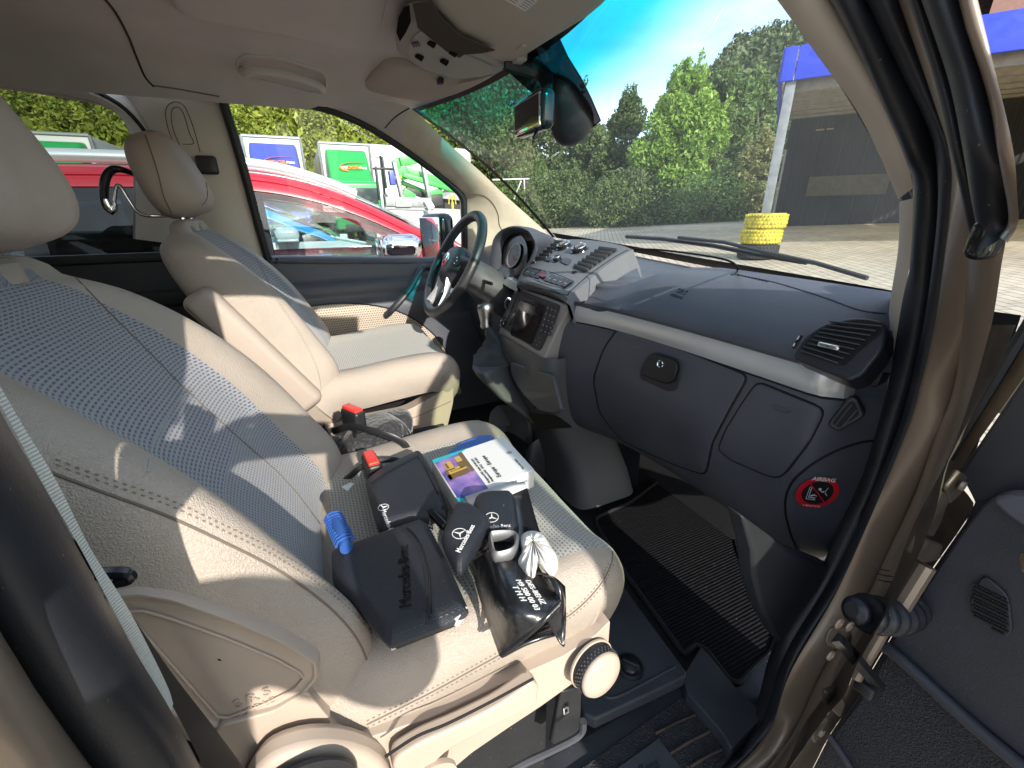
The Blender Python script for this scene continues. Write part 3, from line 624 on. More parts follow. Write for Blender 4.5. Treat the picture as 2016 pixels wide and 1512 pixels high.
for nm, qd, ns in (('left', [(1052, 514), (1074, 513), (1112, 476), (1096, 474)], 6), ('right', [(1126, 529), (1153, 538), (1219, 492), (1183, 488)], 7)):
    hole = inlay('air_vent', rc(qd, .1), .0012, 'void'); A, B_, C_, D_ = [np.array(p, float) for p in qd]; b = MB()
    for k in range(ns):
        t = (k+.5)/ns; l = A+(D_-A)*t; r_ = B_+(C_-B_)*t; a, c = q(*l, .005), q(*r_, .005); b.rbox((a+c)/2, (np.linalg.norm(a-c)/2, .005, .0012), .0008, frame(c-a, hn*.8+V3(0, .5, 0)), seg=1)
    b.build('vent_louvre', 'console', hole); seam('vent_rim', SH, rc(qd, .1), .0018, 'console', hole, closed=True, n=1)
def dial(u, v, r, nm, cap='black_gloss', par=dash, S=SH, ring=True, h=.012, face=None):
    c, n = S.at(u, v, 0); b = MB(); b.lathe([(r*1.25, 0), (r*1.2, h*.25), (r*1.0, h*.3), (r, h), (r*.85, h*1.1), (.0001, h*1.1)], c, n, 28); o = b.build(nm, cap, par, smooth=40)
    if ring: b = MB(); b.lathe([(r*1.0, h*1.02), (r*.96, h*1.2), (r*.86, h*1.12)], c, n, 28); b.build('dial_ring', 'chrome', o)
    return o, c, n
for u in (1111, 1141):
    o, c, n = dial(u, 487+(u-1111)*.2, .024, 'climate_dial'); M = frame(np.cross(n, V3(0, 1, 0)), V3(0, 1, .3)); b = MB(); b.rbox(c+n*.016, (.004, .016, .005), .003, M); b.build('dial_grip', 'console', o)
    b = MB(); b.tube([c+n*.0215+M[:, 1]*.008, c+n*.0215+M[:, 1]*.015], .0009, 4); b.build('dial_mark', 'lettering', o)
o, c, n = dial(1098, 513, .013, 'fan_switch')
for a in ([(1074, 508), (1086, 506), (1082, 516), (1072, 514)], [(1110, 508), (1127, 512), (1118, 524), (1103, 517)]): inlay('climate_button', rc(a, .15), .003, 'black')
for u, v in ((1053, 517), (1131, 537)):
    o, c, n = dial(u, v, .006, 'vent_wheel', ring=False, h=.006); b = MB(); b.tube([c+n*.007-V3(.004, 0, 0), c+n*.007+V3(.004, 0, 0)], .0008, 4); b.build('vent_mark', 'lettering', o)
strip = inlay('switch_strip', rc([(1027, 541), (1040, 525), (1090, 537), (1132, 554), (1126, 562), (1113, 571), (1070, 559)], .15), .0015, 'black_gloss')
for k in range(8):
    if k == 3: continue
    t0, t1 = k/8+.012, (k+1)/8-.012
    L0, L1, R0, R1 = np.array((1030., 540)), np.array((1112., 567)), np.array((1041., 528)), np.array((1129., 555))
    inlay('rocker_switch', [L0+(L1-L0)*t0, L0+(L1-L0)*t1, R0+(R1-R0)*t1, R0+(R1-R0)*t0], .004, 'dash_dark', strip)
    m_ = (L0+(L1-L0)*(t0+t1)/2)*.6+(R0+(R1-R0)*(t0+t1)/2)*.4; P = SH.path([m_+V3(-2, -.6, 0)[:2], m_+V3(2, .6, 0)[:2]], .0046, 1); b = MB(); b.tube(P, .0006, 4); b.build('switch_mark', 'lettering', strip)
inlay('hazard_switch', [(1060, 545), (1068, 549), (1076, 546), (1070, 534)], .006, 'hazard_red', strip)
# radio stack
rn = norm(V3(0, -.94, .34)); r0 = V3(-.03, .582, 1.02); rq = lambda u, v, d=0: pl(u, v, r0, rn)+rn*d
class PlaneS:
    def __init__(s, p0, n): s.p0, s.n = np.array(p0, float), norm(n)
    def at(s, u, v, lift=0): return pl(u, v, s.p0, s.n)+s.n*lift, s.n
    def path(s, pts, lift=0, n=6, closed=False): return [s.at(p[0], p[1], lift)[0] for p in (crm([np.append(np.array(x, float), 0) for x in pts], n, closed) if n > 1 else pts)]
SR = PlaneS(r0, rn)
b = MB(); b.prism([rq(u, v, .004) for u, v in rc([(1019, 566), (1072, 582), (1125, 601), (1104, 640), (1084, 682), (1068, 719), (1024, 706), (986, 687), (980, 662), (998, 615)], .1)], -rn*.05); rad = b.build('radio_surround', 'bezel', dash, bevel=.005, seg=3)
face = inlay('radio', rc([(1022, 570), (1108, 602), (1066, 694), (984, 640)], .05), .0065, 'black', rad, S=SR)
inlay('radio_panel', rc([(1030, 584), (1080, 603), (1050, 680), (1008, 660)], .06), .0085, 'black_gloss', face, S=SR)
inlay('cd_slot', [(1026, 589), (1070, 606), (1069, 608.5), (1025, 591.5)], .0092, 'void', face, S=SR, bev=0)
inlay('screen_frame', rc([(1022, 604), (1067, 622), (1050, 668), (1005, 640)], .05), .0095, 'black_gloss', face, S=SR)
mat('screen', (.045, .022, .02), .05, coat=.8); inlay('screen', [(1026, 611), (1060, 624), (1046, 659), (1012, 638)], .0102, 'screen', face, S=SR, bev=0)
for i in range(3):
    for j in range(5):
        o0 = np.array((1082.+i*7.5-j*3.1, 603+i*2.9+j*11.0)); k_ = inlay('radio_key', [o0, o0+(6.2, 2.4), o0+(3.9, 10.4), o0+(-2.3, 8.0)], .0098, 'dash_dark', face, S=SR)
        P = SR.path([o0+(1, 4.5), o0+(3.4, 5.6)], .0102, 1); b = MB(); b.tube(P, .0006, 4); b.build('key_mark', 'lettering', k_)
for j in range(6):
    o0 = np.array((1016.-j*4.4, 578+j*10.)); inlay('radio_key', [o0, o0+(8, 3), o0+(5, 10.5), o0+(-3, 8)], .0095, 'dash_dark', face, S=SR)
o, c, n = dial(995, 637, .0125, 'volume_knob', 'black', face, SR, h=.012); o, c, n = dial(1062, 673, .016, 'menu_pad', 'black', face, SR, h=.005)
for a in range(4):
    e = frame((1, 0, 0), np.cross(rn, (1, 0, 0))); p = c+n*.0062+(e[:, 0]*math.cos(a*math.pi/2)+e[:, 1]*math.sin(a*math.pi/2))*.0115; b = MB(); b.rbox(p, (.001,)*3, .0006, seg=1); b.build('pad_mark', 'lettering', o)
# ---- lower console column, storage flap, tunnel ----
cols = [(.955, -.24, .14, .545, .80), (.90, -.22, .135, .530, .80), (.84, -.20, .13, .535, .80), (.76, -.17, .12, .560, .82), (.68, -.15, .12, .600, .84), (.60, -.15, .12, .640, .86), (.50, -.17, .14, .66, .90), (.42, -.20, .16, .66, .92)]
G = []
for z, x0, x1, y0, y1 in cols:
    ring = []
    for t in np.linspace(0, 2*math.pi, 40, endpoint=False):
        cx, cy = (x0+x1)/2, (y0+y1)/2; hx, hy = (x1-x0)/2, (y1-y0)/2; e = .35; s_, c_ = math.sin(t), math.cos(t)
        ring.append(V3(cx+hx*math.copysign(abs(c_)**e, c_), cy+hy*math.copysign(abs(s_)**e, s_), z))
    G.append(ring)
cm = MB().grid(G, cv=True); cc = cm.build('centre_console', 'console', van, smooth=45); SC = Surf(cm); SC.fb = ((0, .58, .8), (.2, -1, .1))
flap = inlay('storage_flap', rc([(1010, 712), (1060, 728), (1094, 738), (1100, 760), (1112, 806), (1098, 814), (1066, 808), (1034, 774), (1012, 738)], .1), .012, 'console', cc, th=.014, bev=.004, S=PlaneS((-.02, .53, .84), (.10, -.95, .12)))
inlay('ashtray_pocket', rc([(1040, 812), (1098, 818), (1130, 842), (1060, 846)], .1), .002, 'void', cc, S=PlaneS((-.02, .55, .76), (.1, -1, .1)))
sp = PlaneS((0, .54, .78), (.1, -1, .15)); b = MB(); c, n = sp.at(1057, 797, .004); b.lathe([(.011, -.01), (.011, .004), (.0085, .005), (.0085, -.01)], c, n, 20); b.build('power_socket', 'chrome', cc)
# gear pod
def ringpx(pts, plane_z, n=8): return crm([px(u, v, 'z', plane_z) for u, v in pts], n, True)
top = ringpx([(930, 721), (948, 736), (990, 724), (1008, 706), (992, 684), (955, 692)], .875, 5)
C0 = sum(top)/len(top); G = [[C0+(p-C0)*.8+V3(0, 0, .004) for p in top], [C0+(p-C0)*.95+V3(0, 0, .003) for p in top], top, [C0+(p-C0)*1.0+V3(0, .01, -.02) for p in top], [C0+(p-C0)*.86+V3(.03, .05, -.09) for p in top], [C0+(p-C0)*.7+V3(.07, .12, -.17) for p in top], [C0+(p-C0)*.6+V3(.10, .18, -.24) for p in top]]
b = MB().grid(G, cv=True); b.f.append(tuple(range(len(top)))); b.m.append(0); pod = b.build('gear_console', 'console', van, smooth=60)
g0 = C0+V3(.01, 0, .004); k1 = px(957, 640, 'y', g0[1]+.015); rg = random.Random(2); G = []
for i in range(15):
    t = i/14; c = g0*(1-t)+k1*t+V3(.0, .018*math.sin(math.pi*t), 0); r_ = .062*(1-t)**1.5+.015; r_ *= 1+.07*math.sin(i*2.1)
    G.append([c+V3(math.cos(a)*r_*(1+.13*math.sin(3*a+i*.9)), math.sin(a)*r_*(1+.10*math.sin(4*a-i*.7)), 0) for a in np.linspace(0, 2*math.pi, 28, endpoint=False)])
mat('gaiter', (.035, .036, .04), .38, bump=('leather', 420), bs=.4, bd=.0006, var=.15); gl = thing
b = MB().grid(G, cv=True); gai = b.build('gear_gaiter', 'gaiter', pod, smooth=70)
k2 = px(955, 598, 'y', k1[1]+.004); ax_ = norm(k2-k1); b = MB(); L_ = np.linalg.norm(k2-k1)
b.lathe([(.018, -.012), (.021, -.004), (.0185, .006), (.022, L_*.35), (.028, L_*.72), (.0285, L_*.88), (.024, L_*.98), (.013, L_*1.06), (.0001, L_*1.07)], k1, ax_, 26); b.build('gear_knob', 'steel', pod, smooth=60)
b = MB(); b.lathe([(.0225, L_*.995), (.0125, L_*1.075), (.0001, L_*1.085)], k1, ax_, 24); b.build('gear_knob_cap', 'black_gloss', pod, smooth=60)
# tunnel side cover and carpeted bulge below the console
P1 = crm([px(u, v, 'z', z) for u, v, z in [(962, 838, .60), (966, 812, .64), (985, 797, .66), (1010, 806, .66), (1040, 830, .62), (1052, 860, .55)]], 5); b = MB(); G = [[p, p+V3(.0, .09, -.02), p+V3(.02, .16, -.12)] for p in P1]; G = [[g[0]+V3(0, .02, -.12)]+g for g in G]; b.grid(G); b.build('tunnel_cover', 'console', van, smooth=60)
P1 = [px(u, v, 'z', z) for u, v, z in [(1030, 905, .47), (1040, 880, .55), (1070, 860, .585), (1120, 852, .59), (1170, 850, .58), (1220, 858, .57), (1262, 880, .56)]]
G = []
for p in crm(P1, 5): G.append([p+V3(.02, -.015, -.16), p+V3(.012, -.01, -.06), p+V3(.004, -.004, -.012), p, p+V3(-.01, .05, .004), p+V3(-.02, .16, .0)])
b = MB().grid(G); b.build('footwell_moulding', 'dash_dark', van, smooth=70)
# ---- instrument binnacle ----
mat('hood', (.052, .056, .068), .55, bump=('leather', 640), bs=.35, bd=.0005, var=.1)
hoodp = [(965, 535), (966, 500), (972, 470), (988, 452), (1012, 446), (1036, 452), (1046, 462), (1054, 482), (1046, 508), (1036, 526)]
bpl = ((-.43, .66, 1.2), norm(V3(.05, -.93, .36))); A = [pl(u, v, *bpl) for u, v in hoodp]; Bk = [pl(u, v, (-.43, 1.0, 1.2), (0, -1, 0)) for u, v in [(1000, 520), (1008, 480), (1022, 458), (1048, 452), (1075, 460), (1092, 470), (1098, 478), (1096, 486), (1090, 500), (1080, 520)]]
A = crm(A, 5); Bk = crm(Bk, 5); G = []
for a, c in zip(A, Bk):
    ce = pl(1005, 500, *bpl); G.append([ce+(a-ce)*.80+V3(0, .03, -.005), ce+(a-ce)*.86+V3(0, .010, -.002), ce+(a-ce)*.95, a, a*.97+c*.03, a*.9+c*.1+V3(0, 0, .006), a*.6+c*.4+V3(0, 0, .010), c])
hb_ = MB().grid(G); hood = hb_.build('instrument_hood', 'hood', dash, smooth=60)
P = [pl(u, v, bpl[0]+V3(0, .035, 0), bpl[1]) for u, v in [(975, 536), (976, 500), (984, 472), (1004, 458), (1024, 462), (1036, 480), (1038, 508), (1030, 535), (1000, 545)]]; b = MB(); b.add(crm(P, 4, True), [tuple(range(36))]); ins = b.build('instrument_cluster', 'black_gloss', dash, smooth=0)
c = pl(1012, 503, bpl[0]+V3(0, .030, 0), bpl[1])
mat('gauge', (.12, .12, .125), .3); disc(c, bpl[1], .040, .046, .003).build('gauge_ring', 'bezel', ins); disc(c-bpl[1]*.0, bpl[1], 0, .040, .001).build('gauge_face', 'gauge', ins)
e = frame((1, 0, 0), np.cross(bpl[1], (1, 0, 0)))
for k in range(9):
    a = R(-40+k*32); d = e[:, 0]*math.cos(a)+e[:, 1]*math.sin(a); b = MB(); b.tube([c+d*.031+bpl[1]*.0015, c+d*.037+bpl[1]*.0015], .0007, 4); b.build('gauge_mark', 'lettering', ins)
b = MB(); b.tube([c+bpl[1]*.003, c+bpl[1]*.003+(e[:, 0]*.6-e[:, 1]*.8)*.032], .0009, 4); b.build('gauge_needle', 'red_plastic', ins)
# steering column cowl, left dash trim, headlight knob, ignition bezel
wc = V3(-.425, .470, 1.165); wa = norm(V3(0, -.864, .504))
b = MB(); b.tube([wc-wa*.05, wc-wa*.08, wc-wa*.16+V3(0, 0, -.01), wc-wa*.28+V3(0, 0, -.02)], [.045, .070, .082, .088], 20, flat=(.85, 1.1)); mat('cowl', (.075, .078, .080), .6, bump=('noise', 500), bs=.3, bd=.0005, var=.3, vscale=16, dust=.4); cw = b.build('column_cowl', 'cowl', van, smooth=60)
b = MB(); b.rbox(wc-wa*.10+V3(.10, 0, -.005), (.055, .006, .006), .005); b.rbox(wc-wa*.10+V3(-.10, 0, .01), (.055, .006, .006), .005); b.build('column_stalk', 'black', cw)
disc(px(1003, 598, 'y', .60), (.2, -.95, .25), .016, .021, .006).build('ignition_ring', 'chrome', dash)
b = MB(); P = [(1000, 546), (1010, 552), (1024, 560), (1016, 574), (1000, 566), (985, 556)]; b.prism([pl(u, v, (-.3, .63, 1.1), (0, -.95, .3)) for u, v in P], (0, .02, 0)); b.build('trim_strip', 'silver', dash, bevel=.002)
# ---- steering wheel ----
wheel = MB(); M = frame((1, 0, 0), np.cross(wa, (1, 0, 0))); wx, wy = M[:, 0], M[:, 1]
mat('wheel_leather', (.030, .032, .034), .34, bump=('leather', 600), bs=.3, bd=.0005, var=.12)
wheel.tube([wc+wx*.187*math.cos(a)+wy*.187*math.sin(a) for a in np.linspace(0, 2*math.pi, 72, endpoint=False)], .0165, 14, closed=True, flat=(1.0, 1.15)); sw = wheel.build('steering_wheel', 'wheel_leather', van, smooth=80)
hub = crm([wc+wx*x+wy*y for x, y in [(-.085, .035), (-.05, .062), (0, .068), (.05, .062), (.085, .035), (.075, -.02), (.045, -.065), (0, -.078), (-.045, -.065), (-.075, -.02)]], 5, True)
hc = wc+wa*.0; G = [[hc+(p-hc)*s+wa*h for p in hub] for s, h in [(.9, -.05), (1, -.03), (1.02, -.005), (.97, .008), (.85, .018), (.6, .026), (.3, .029), (.02, .030)]]; b = MB().grid(G, cv=True); b.f.append(tuple(range(len(b.v)-len(hub), len(b.v)))); b.m.append(0); hubo = b.build('wheel_hub', 'dash_dark', sw, smooth=60)
SHb = Surf(b)
def star(c, n, xd, r, m, par, name='star_emblem', th=.0012, ringr=.07):
    yd = np.cross(n, xd); b = MB(); b.lathe([(r*(1-ringr), 0), (r*(1-ringr), th), (r, th), (r, 0)], c, n, 36)
    for k in range(3):
        a = math.pi/2+k*2*math.pi/3; d = xd*math.cos(a)+yd*math.sin(a); s = xd*math.cos(a+math.pi/2)+yd*math.sin(a+math.pi/2)
        b.prism([c+s*r*.13, c+d*r*.99, c-s*r*.13], n*th)
    return b.build(name, m, par, smooth=40)
star(wc+wa*.031+wy*.005, wa, wx, .024, 'chrome', hubo, th=.002, ringr=.1)
for s in (-1, 1):
    o = disc(wc+wa*.012+wx*s*.068+wy*.012, norm(wa+wx*s*.4), 0, .021, .006, 26).build('wheel_buttons', 'black_gloss', sw); c = wc+wa*.020+wx*s*.070+wy*.012
    for a in range(4): b = MB(); b.rbox(c+(wx*math.cos(a*math.pi/2)+wy*math.sin(a*math.pi/2))*.011, (.002, .002, .001), .0008, M, seg=1); b.build('button_mark', 'lettering', o)
    for y0, y1, m_ in ((.015, .02, 'wheel_leather'), ):
        b = MB(); b.tube([wc+wx*s*.07+wy*y0, wc+wx*s*.13+wy*y1-wa*.01, wc+wx*s*.185+wy*y1], [.026, .016, .018], 10, flat=(1, .45)); b.build('wheel_spoke', m_, sw, smooth=60)
    b = MB(); b.tube([wc+wx*s*.035-wy*.055, wc+wx*s*.055-wy*.11-wa*.006, wc+wx*s*.075-wy*.168], [.020, .014, .015], 10, flat=(1, .5)); b.build('wheel_spoke', 'silver', sw, smooth=60)
P = [wc+wx*.187*math.cos(a)+wy*.187*math.sin(a)+norm(wc-(wc+wx*math.cos(a)+wy*math.sin(a)))*.0175 for a in np.linspace(R(20), R(160), 110)]; b = MB()
for i in range(0, 108, 2): b.tube([P[i]+wa*.002, P[i+1]-wa*.002], .0009, 4)
b.build('wheel_stitching', 'lettering', sw)
# ================= driver door, floor, door opening on the passenger side =================
dprof = [(-.885, 1.19), (-.862, 1.185), (-.845, 1.165), (-.838, 1.12), (-.835, 1.085), (-.812, 1.07), (-.805, 1.04), (-.808, 1.02), (-.800, 1.00), (-.790, .985), (-.786, .965), (-.788, .94), (-.795, .91), (-.802, .87), (-.810, .70), (-.82, .50), (-.83, .36)]
G = []
for y in np.linspace(-.38, 1.02, 30):
    f_ = max(0, (y-.25)/.5); row = []
    for x, z in crm([V3(a, b_, 0) for a, b_ in dprof], 3) and [(p[0], p[1]) for p in crm([V3(a, b_, 0) for a, b_ in dprof], 3)]:
        arm = 1 if y < .45 else max(0, 1-(y-.45)/.25); xx = x if not (.90 < z < .995) else -.808+(x+.808)*arm
        row.append(V3(xx, y, z-.035*max(0, min(1, (y+.1)/.6))*(z > 1.1)))
    G.append(row)
dd = MB().grid(G); door = dd.build('driver_door', 'dash', van, smooth=50); SDo = Surf(dd)
fab_d = crm([V3(u, v, 0) for u, v in [(600, 612), (640, 600), (690, 598), (745, 603), (800, 620), (850, 655), (880, 695), (900, 745), (906, 775), (850, 765), (760, 720), (640, 690), (612, 670)]], 3, True)
def fabmat(name, c1, c2, bw, bh, mortar, coord='UV', bs=.6, off=.5, c3=None):
    m = mat(name, c2, .85, sheen=.25); t = m.node_tree; N = t.nodes; L = t.links; b = N['Principled BSDF']; c = N.new('ShaderNodeTexCoord')
    br = N.new('ShaderNodeTexBrick'); br.offset = off; br.inputs['Scale'].default_value = 1; br.inputs['Brick Width'].default_value = bw; br.inputs['Row Height'].default_value = bh; br.inputs['Mortar Size'].default_value = mortar; br.inputs['Mortar Smooth'].default_value = .35
    br.inputs['Color1'].default_value = (*c1, 1); br.inputs['Color2'].default_value = (*(c3 or c1), 1); br.inputs['Mortar'].default_value = (*c2, 1)
    nz = N.new('ShaderNodeTexNoise'); nz.inputs['Scale'].default_value = 420; nz.inputs['Detail'].default_value = 1; vm = N.new('ShaderNodeVectorMath'); vm.operation = 'MULTIPLY_ADD'; vm.inputs[1].default_value = (bh*.22,)*3
    L.new(c.outputs[coord], nz.inputs['Vector']); L.new(nz.outputs['Color'], vm.inputs[0]); L.new(c.outputs[coord], vm.inputs[2]); L.new(vm.outputs[0], br.inputs['Vector']); L.new(br.outputs['Color'], b.inputs['Base Color'])
    bm = N.new('ShaderNodeBump'); bm.inputs['Strength'].default_value = bs; bm.inputs['Distance'].default_value = .0012; L.new(br.outputs['Fac'], bm.inputs['Height'])
    n2 = N.new('ShaderNodeTexNoise'); n2.inputs['Scale'].default_value = 1500; b2 = N.new('ShaderNodeBump'); b2.inputs['Strength'].default_value = .5; b2.inputs['Distance'].default_value = .0004; L.new(c.outputs[coord], n2.inputs['Vector']); L.new(n2.outputs['Fac'], b2.inputs['Height']); L.new(bm.outputs[0], b2.inputs['Normal']); L.new(b2.outputs[0], b.inputs['Normal']); return m
fabmat('fabric_back', (.060, .085, .165), (.33, .33, .34), .0100, .0056, .0019, c3=(.10, .125, .20))
fabmat('fabric_lower', (.065, .08, .13), (.33, .33, .34), .0062, .0052, .0017, c3=(.12, .13, .17))
fabmat('fabric_cush', (.12, .125, .125), (.40, .39, .355), .0078, .0058, .0021, c3=(.17, .17, .165))
fabmat('fabric_door', (.17, .145, .12), (.50, .43, .35), .010, .010, .0030)
fabmat('fabric_head', (.13, .14, .16), (.29, .29, .30), .02, .009, .0012, bs=.9)
def uvpatch(name, S, outline, lift, m, par, rings=8, umap=None):
    P = outline; c = sum(P)/len(P); R_ = []
    for s_ in np.linspace(1, .02, rings): R_.append([S.at(*(c+(p-c)*s_)[:2], lift)[0] for p in P])
    b = MB().grid(R_, cv=True); b.f.append(tuple(range(len(b.v)-len(P), len(b.v)))); b.m.append(0); uv = [(umap(p) if umap else (p[1], p[2])) for p in b.v]
    return b.build(name, m, par, smooth=60, uv=uv)
uvpatch('door_fabric', SDo, fab_d, .003, 'fabric_door', door)
seam('fabric_edge', SDo, fab_d[::3], .004, 'black', door, closed=True, n=3)
dg = MB().add([side(436, 180, -.02), side(915, 380, -.02), side(918, 515, -.02), side(528, 515, -.02), side(440, 200, -.02), side(640, 205, -.02), side(790, 285, -.02)], [(4, 5, 6, 1, 2, 3)]); dg.build('window_glass', 'glass', door, smooth=0)
Wl = crm([side(*p, .020) for p in [(528, 512), (505, 430), (480, 335), (455, 250), (441, 205), (440, 190), (448, 184), (470, 184), (540, 192), (640, 213), (720, 246), (790, 290), (850, 333), (897, 372), (912, 392), (914, 420), (915, 460), (915, 512)]], 4)
b = MB(); b.tube(Wl, .012, 8, flat=(1, 1.2)); b.build('window_seal', 'black', door, smooth=60)
b = MB(); b.tube([side(527, 515, .012), side(700, 517, .012), side(830, 519, .012), side(915, 514, .012)], .007, 6); b.build('window_scraper', 'black', door)
b = MB(); c = SDo.at(547, 519, 0)[0]; b.lathe([(.009, 0), (.008, .006), (.004, .008), (.004, .018), (.006, .022), (.001, .024)], c, (0, 0, 1), 14); b.build('lock_knob', 'black', door)
b = MB(); P = crm([SDo.at(u, v, l)[0] for u, v, l in [(758, 622, .0), (770, 605, .035), (800, 575, .05), (830, 545, .04), (846, 528, 0)]], 5); b.tube(P, .014, 10, flat=(1, .7)); b.build('pull_handle', 'dash_dark', door, smooth=60)
# mirror seen through the driver window
em = px(862, 470, 'x', -1.02); b = MB(); b.rbox(em, (.09, .045, .115), .035, frame((.93, .36, 0), (-.36, .93, 0))); mo = b.build('door_mirror', 'black_gloss', van, smooth=60)
MM = frame((.93, .36, 0), (-.36, .93, 0)); b = MB(); b.rbox(em-MM[:, 1]*.043, (.075, .005, .098), .004, MM); b.build('mirror_glass', 'mirror', mo); b = MB(); b.tube([em+V3(.05, .03, -.08), em+V3(.15, .06, -.12)], .025, 8); b.build('mirror_foot', 'black', mo)
# ---- floor ----
b = MB(); b.add([(-.90, -1.7, .40), (.70, -1.7, .40), (.70, 1.0, .40), (-.90, 1.0, .40), (-.90, 1.25, .75), (.78, 1.25, .75), (.78, 1.0, .40), (.84, -.2, .40), (.84, -1.7, .40)], [(0, 1, 2, 3), (3, 2, 6, 5, 4)]); b.build('cabin_floor', 'carpet', van, smooth=0)
b = MB(); b.add([(-.84, 1.25, .74), (.80, 1.25, .74), (.80, 1.15, 1.15), (-.84, 1.15, 1.15)], [(0, 1, 2, 3)]); b.build('front_bulkhead', 'void', van, smooth=0)
matp = [(1168, 1022), (1240, 990), (1320, 930), (1440, 1030), (1455, 1090), (1490, 1180), (1532, 1246), (1518, 1285), (1482, 1318), (1456, 1346), (1436, 1340), (1392, 1282), (1370, 1268), (1346, 1288), (1225, 1120)]
P = [px(u, v, 'z', .418) for u, v in rc(matp, .08, 3)]; b = MB(); cP = sum(P)/len(P); cP = cP*.7+px(1340, 1130, 'z', .418)*.3; b.grid([[cP+(p-cP)*s_ for p in P] for s_ in (.01, .5, 1)]+[[p+V3(0, 0, -.012) for p in P]], cv=True); fm = b.build('floor_mat', 'mat_rib', None, bevel=.004); tag(fm, 'black ribbed mat lying in the passenger footwell below the glove box', 'floor mat')
b = MB(); b.tube([p+V3(0, 0, .001) for p in P], .006, 6, closed=True); b.build('mat_binding', 'carpet', fm)
b = MB(); P = [px(u, v, 'x', .795) for u, v in [(1425, 990), (1446, 1060), (1450, 1110), (1470, 1180), (1500, 1232), (1530, 1262), (1560, 1240), (1600, 1190), (1612, 1150), (1640, 1115), (1600, 1092), (1520, 1060)]]; b.prism(P, (.03, 0, 0)); b.build('kick_panel', 'dash_dark', van, bevel=.006)
# mat crumbs
rg = random.Random(8); 
# driver-side mat region is in the dark under the column: pedals
b = MB(); b.rbox((-.38, 1.02, .60), (.04, .012, .035), .008); b.build('brake_pedal', 'black', van)
b = MB(); b.rbox((-.24, 1.04, .56), (.028, .012, .06), .008); b.build('accelerator_pedal', 'black', van)
# step and sill mouldings
def slabp(name, pts, z, th, m, par=van, rr=.1, bev=.006, seg=3):
    P = [px(u, v, 'z', z) for u, v in rc(pts, rr, 4)]; b = MB(); b.prism(P[::-1], (0, 0, -th)); return b.build(name, m, par, bevel=bev, seg=seg, smooth=40)
b = MB(); b.add([(.60, -.7, .395), (.90, -.7, .385), (.90, .62, .385), (.80, .80, .40), (.66, .80, .40)], [(0, 1, 2, 3, 4)]); b.build('sill_base', 'sill', van, smooth=0)
pt = slabp('pedestal_cover', [(1222, 1146), (1352, 1322), (1350, 1332), (1172, 1416), (1150, 1405), (1128, 1330), (1170, 1200)], .452, .03, 'sill')
SPt = PlaneS((0, 0, .453), (0, 0, 1)); seam('cover_rib', SPt, [(1178, 1352), (1192, 1372), (1215, 1372), (1260, 1350), (1330, 1312)], .003, 'sill', pt, n=4)
c = px(1240, 1312, 'z', .453); b = MB(); b.lathe([(.030, -.002), (.028, .003), (.024, .004), (.020, -.004), (.0185, -.004), (.018, .006), (.015, .009), (.0001, .009)], c, (0, 0, 1), 28); b.rbox(c+V3(0, 0, .011), (.016, .003, .004), .002, frame((.8, .6, 0), (-.6, .8, 0))); b.build('twist_cap', 'black', pt, smooth=50)
raise_ = [(1380, 1272), (1398, 1290), (1452, 1358), (1500, 1400), (1498, 1416), (1440, 1475), (1420, 1440), (1352, 1362), (1345, 1330)]
slabp('step_moulding', raise_, .435, .05, 'sill', bev=.014, seg=4)
SP0 = PlaneS((0, 0, .398), (0, 0, 1))
mat('tread', (.035, .037, .044), .6, bump=('leather', 220), bs=1.0, bd=.002, var=.2, vscale=20, dust=.3)
tread = slabp('step_tread', [(1348, 1368), (1432, 1478), (1400, 1512), (1320, 1590), (1040, 1590), (1144, 1512)], .404, .010, 'tread', rr=.05, bev=.002)
for k, (a, c) in enumerate([((1290, 1444), (1368, 1408)), ((1320, 1483), (1398, 1440)), ((1358, 1510), (1420, 1476))]):
    seam('tread_rib', PlaneS((0, 0, .407), (0, 0, 1)), [a, ((a[0]+c[0])/2, (a[1]+c[1])/2-2), c], .0030, 'paint_dirty', tread, n=3)
b = MB(); P = [px(u, v, 'z', .408) for u, v in [(1190, 1530), (1297, 1452), (1340, 1510), (1300, 1560)]]; b.prism(P[::-1], (0, 0, -.003)); 
mat('plate', (.055, .06, .068), .35, bump=('noise', 400), bs=.2, bd=.0004, var=.2, vscale=30, dust=.3); lp2 = b.build('sill_plate', 'plate', tread, bevel=.001)
c = px(1285, 1506, 'z', .4095); xd_ = norm(px(1310, 1495, 'z', .4095)-c); text('Mercedes-Benz', .020, c-xd_*.05, xd_, np.cross((0, 0, 1), xd_), 'letter_dark', 'plate_lettering', lp2)
# seat pedestal box, rail bracket, sill seal line
b = MB(); b.rbox((.47, -.02, .53), (.24, .26, .13), .01); b.build('seat_pedestal', 'carpet', van); b = MB(); b.rbox((-.45, 0, .53), (.24, .26, .13), .01); b.build('seat_pedestal', 'carpet', van)
b = MB(); P = [px(u, v, 'x', .76) for u, v in [(1105, 1362), (1147, 1352), (1143, 1442), (1100, 1470), (1085, 1465)]]; b.prism(P, (-.01, 0, 0)); br_ = b.build('rail_bracket', 'black', van, bevel=.003)
b = MB(); P = [px(u, v, 'x', .763) for u, v in [(1110, 1396), (1118, 1392), (1119, 1402), (1111, 1406)]]; b.tube(P, .0012, 5, closed=True); b.build('bracket_slot', 'white_plastic', br_)
b = MB(); b.tube(crm([px(u, v, 'x', .80) for u, v in [(930, 1570), (1015, 1512), (1085, 1478), (1130, 1455), (1146, 1440), (1148, 1420)]], 4), .005, 8); b.build('sill_edge', 'sill', van)
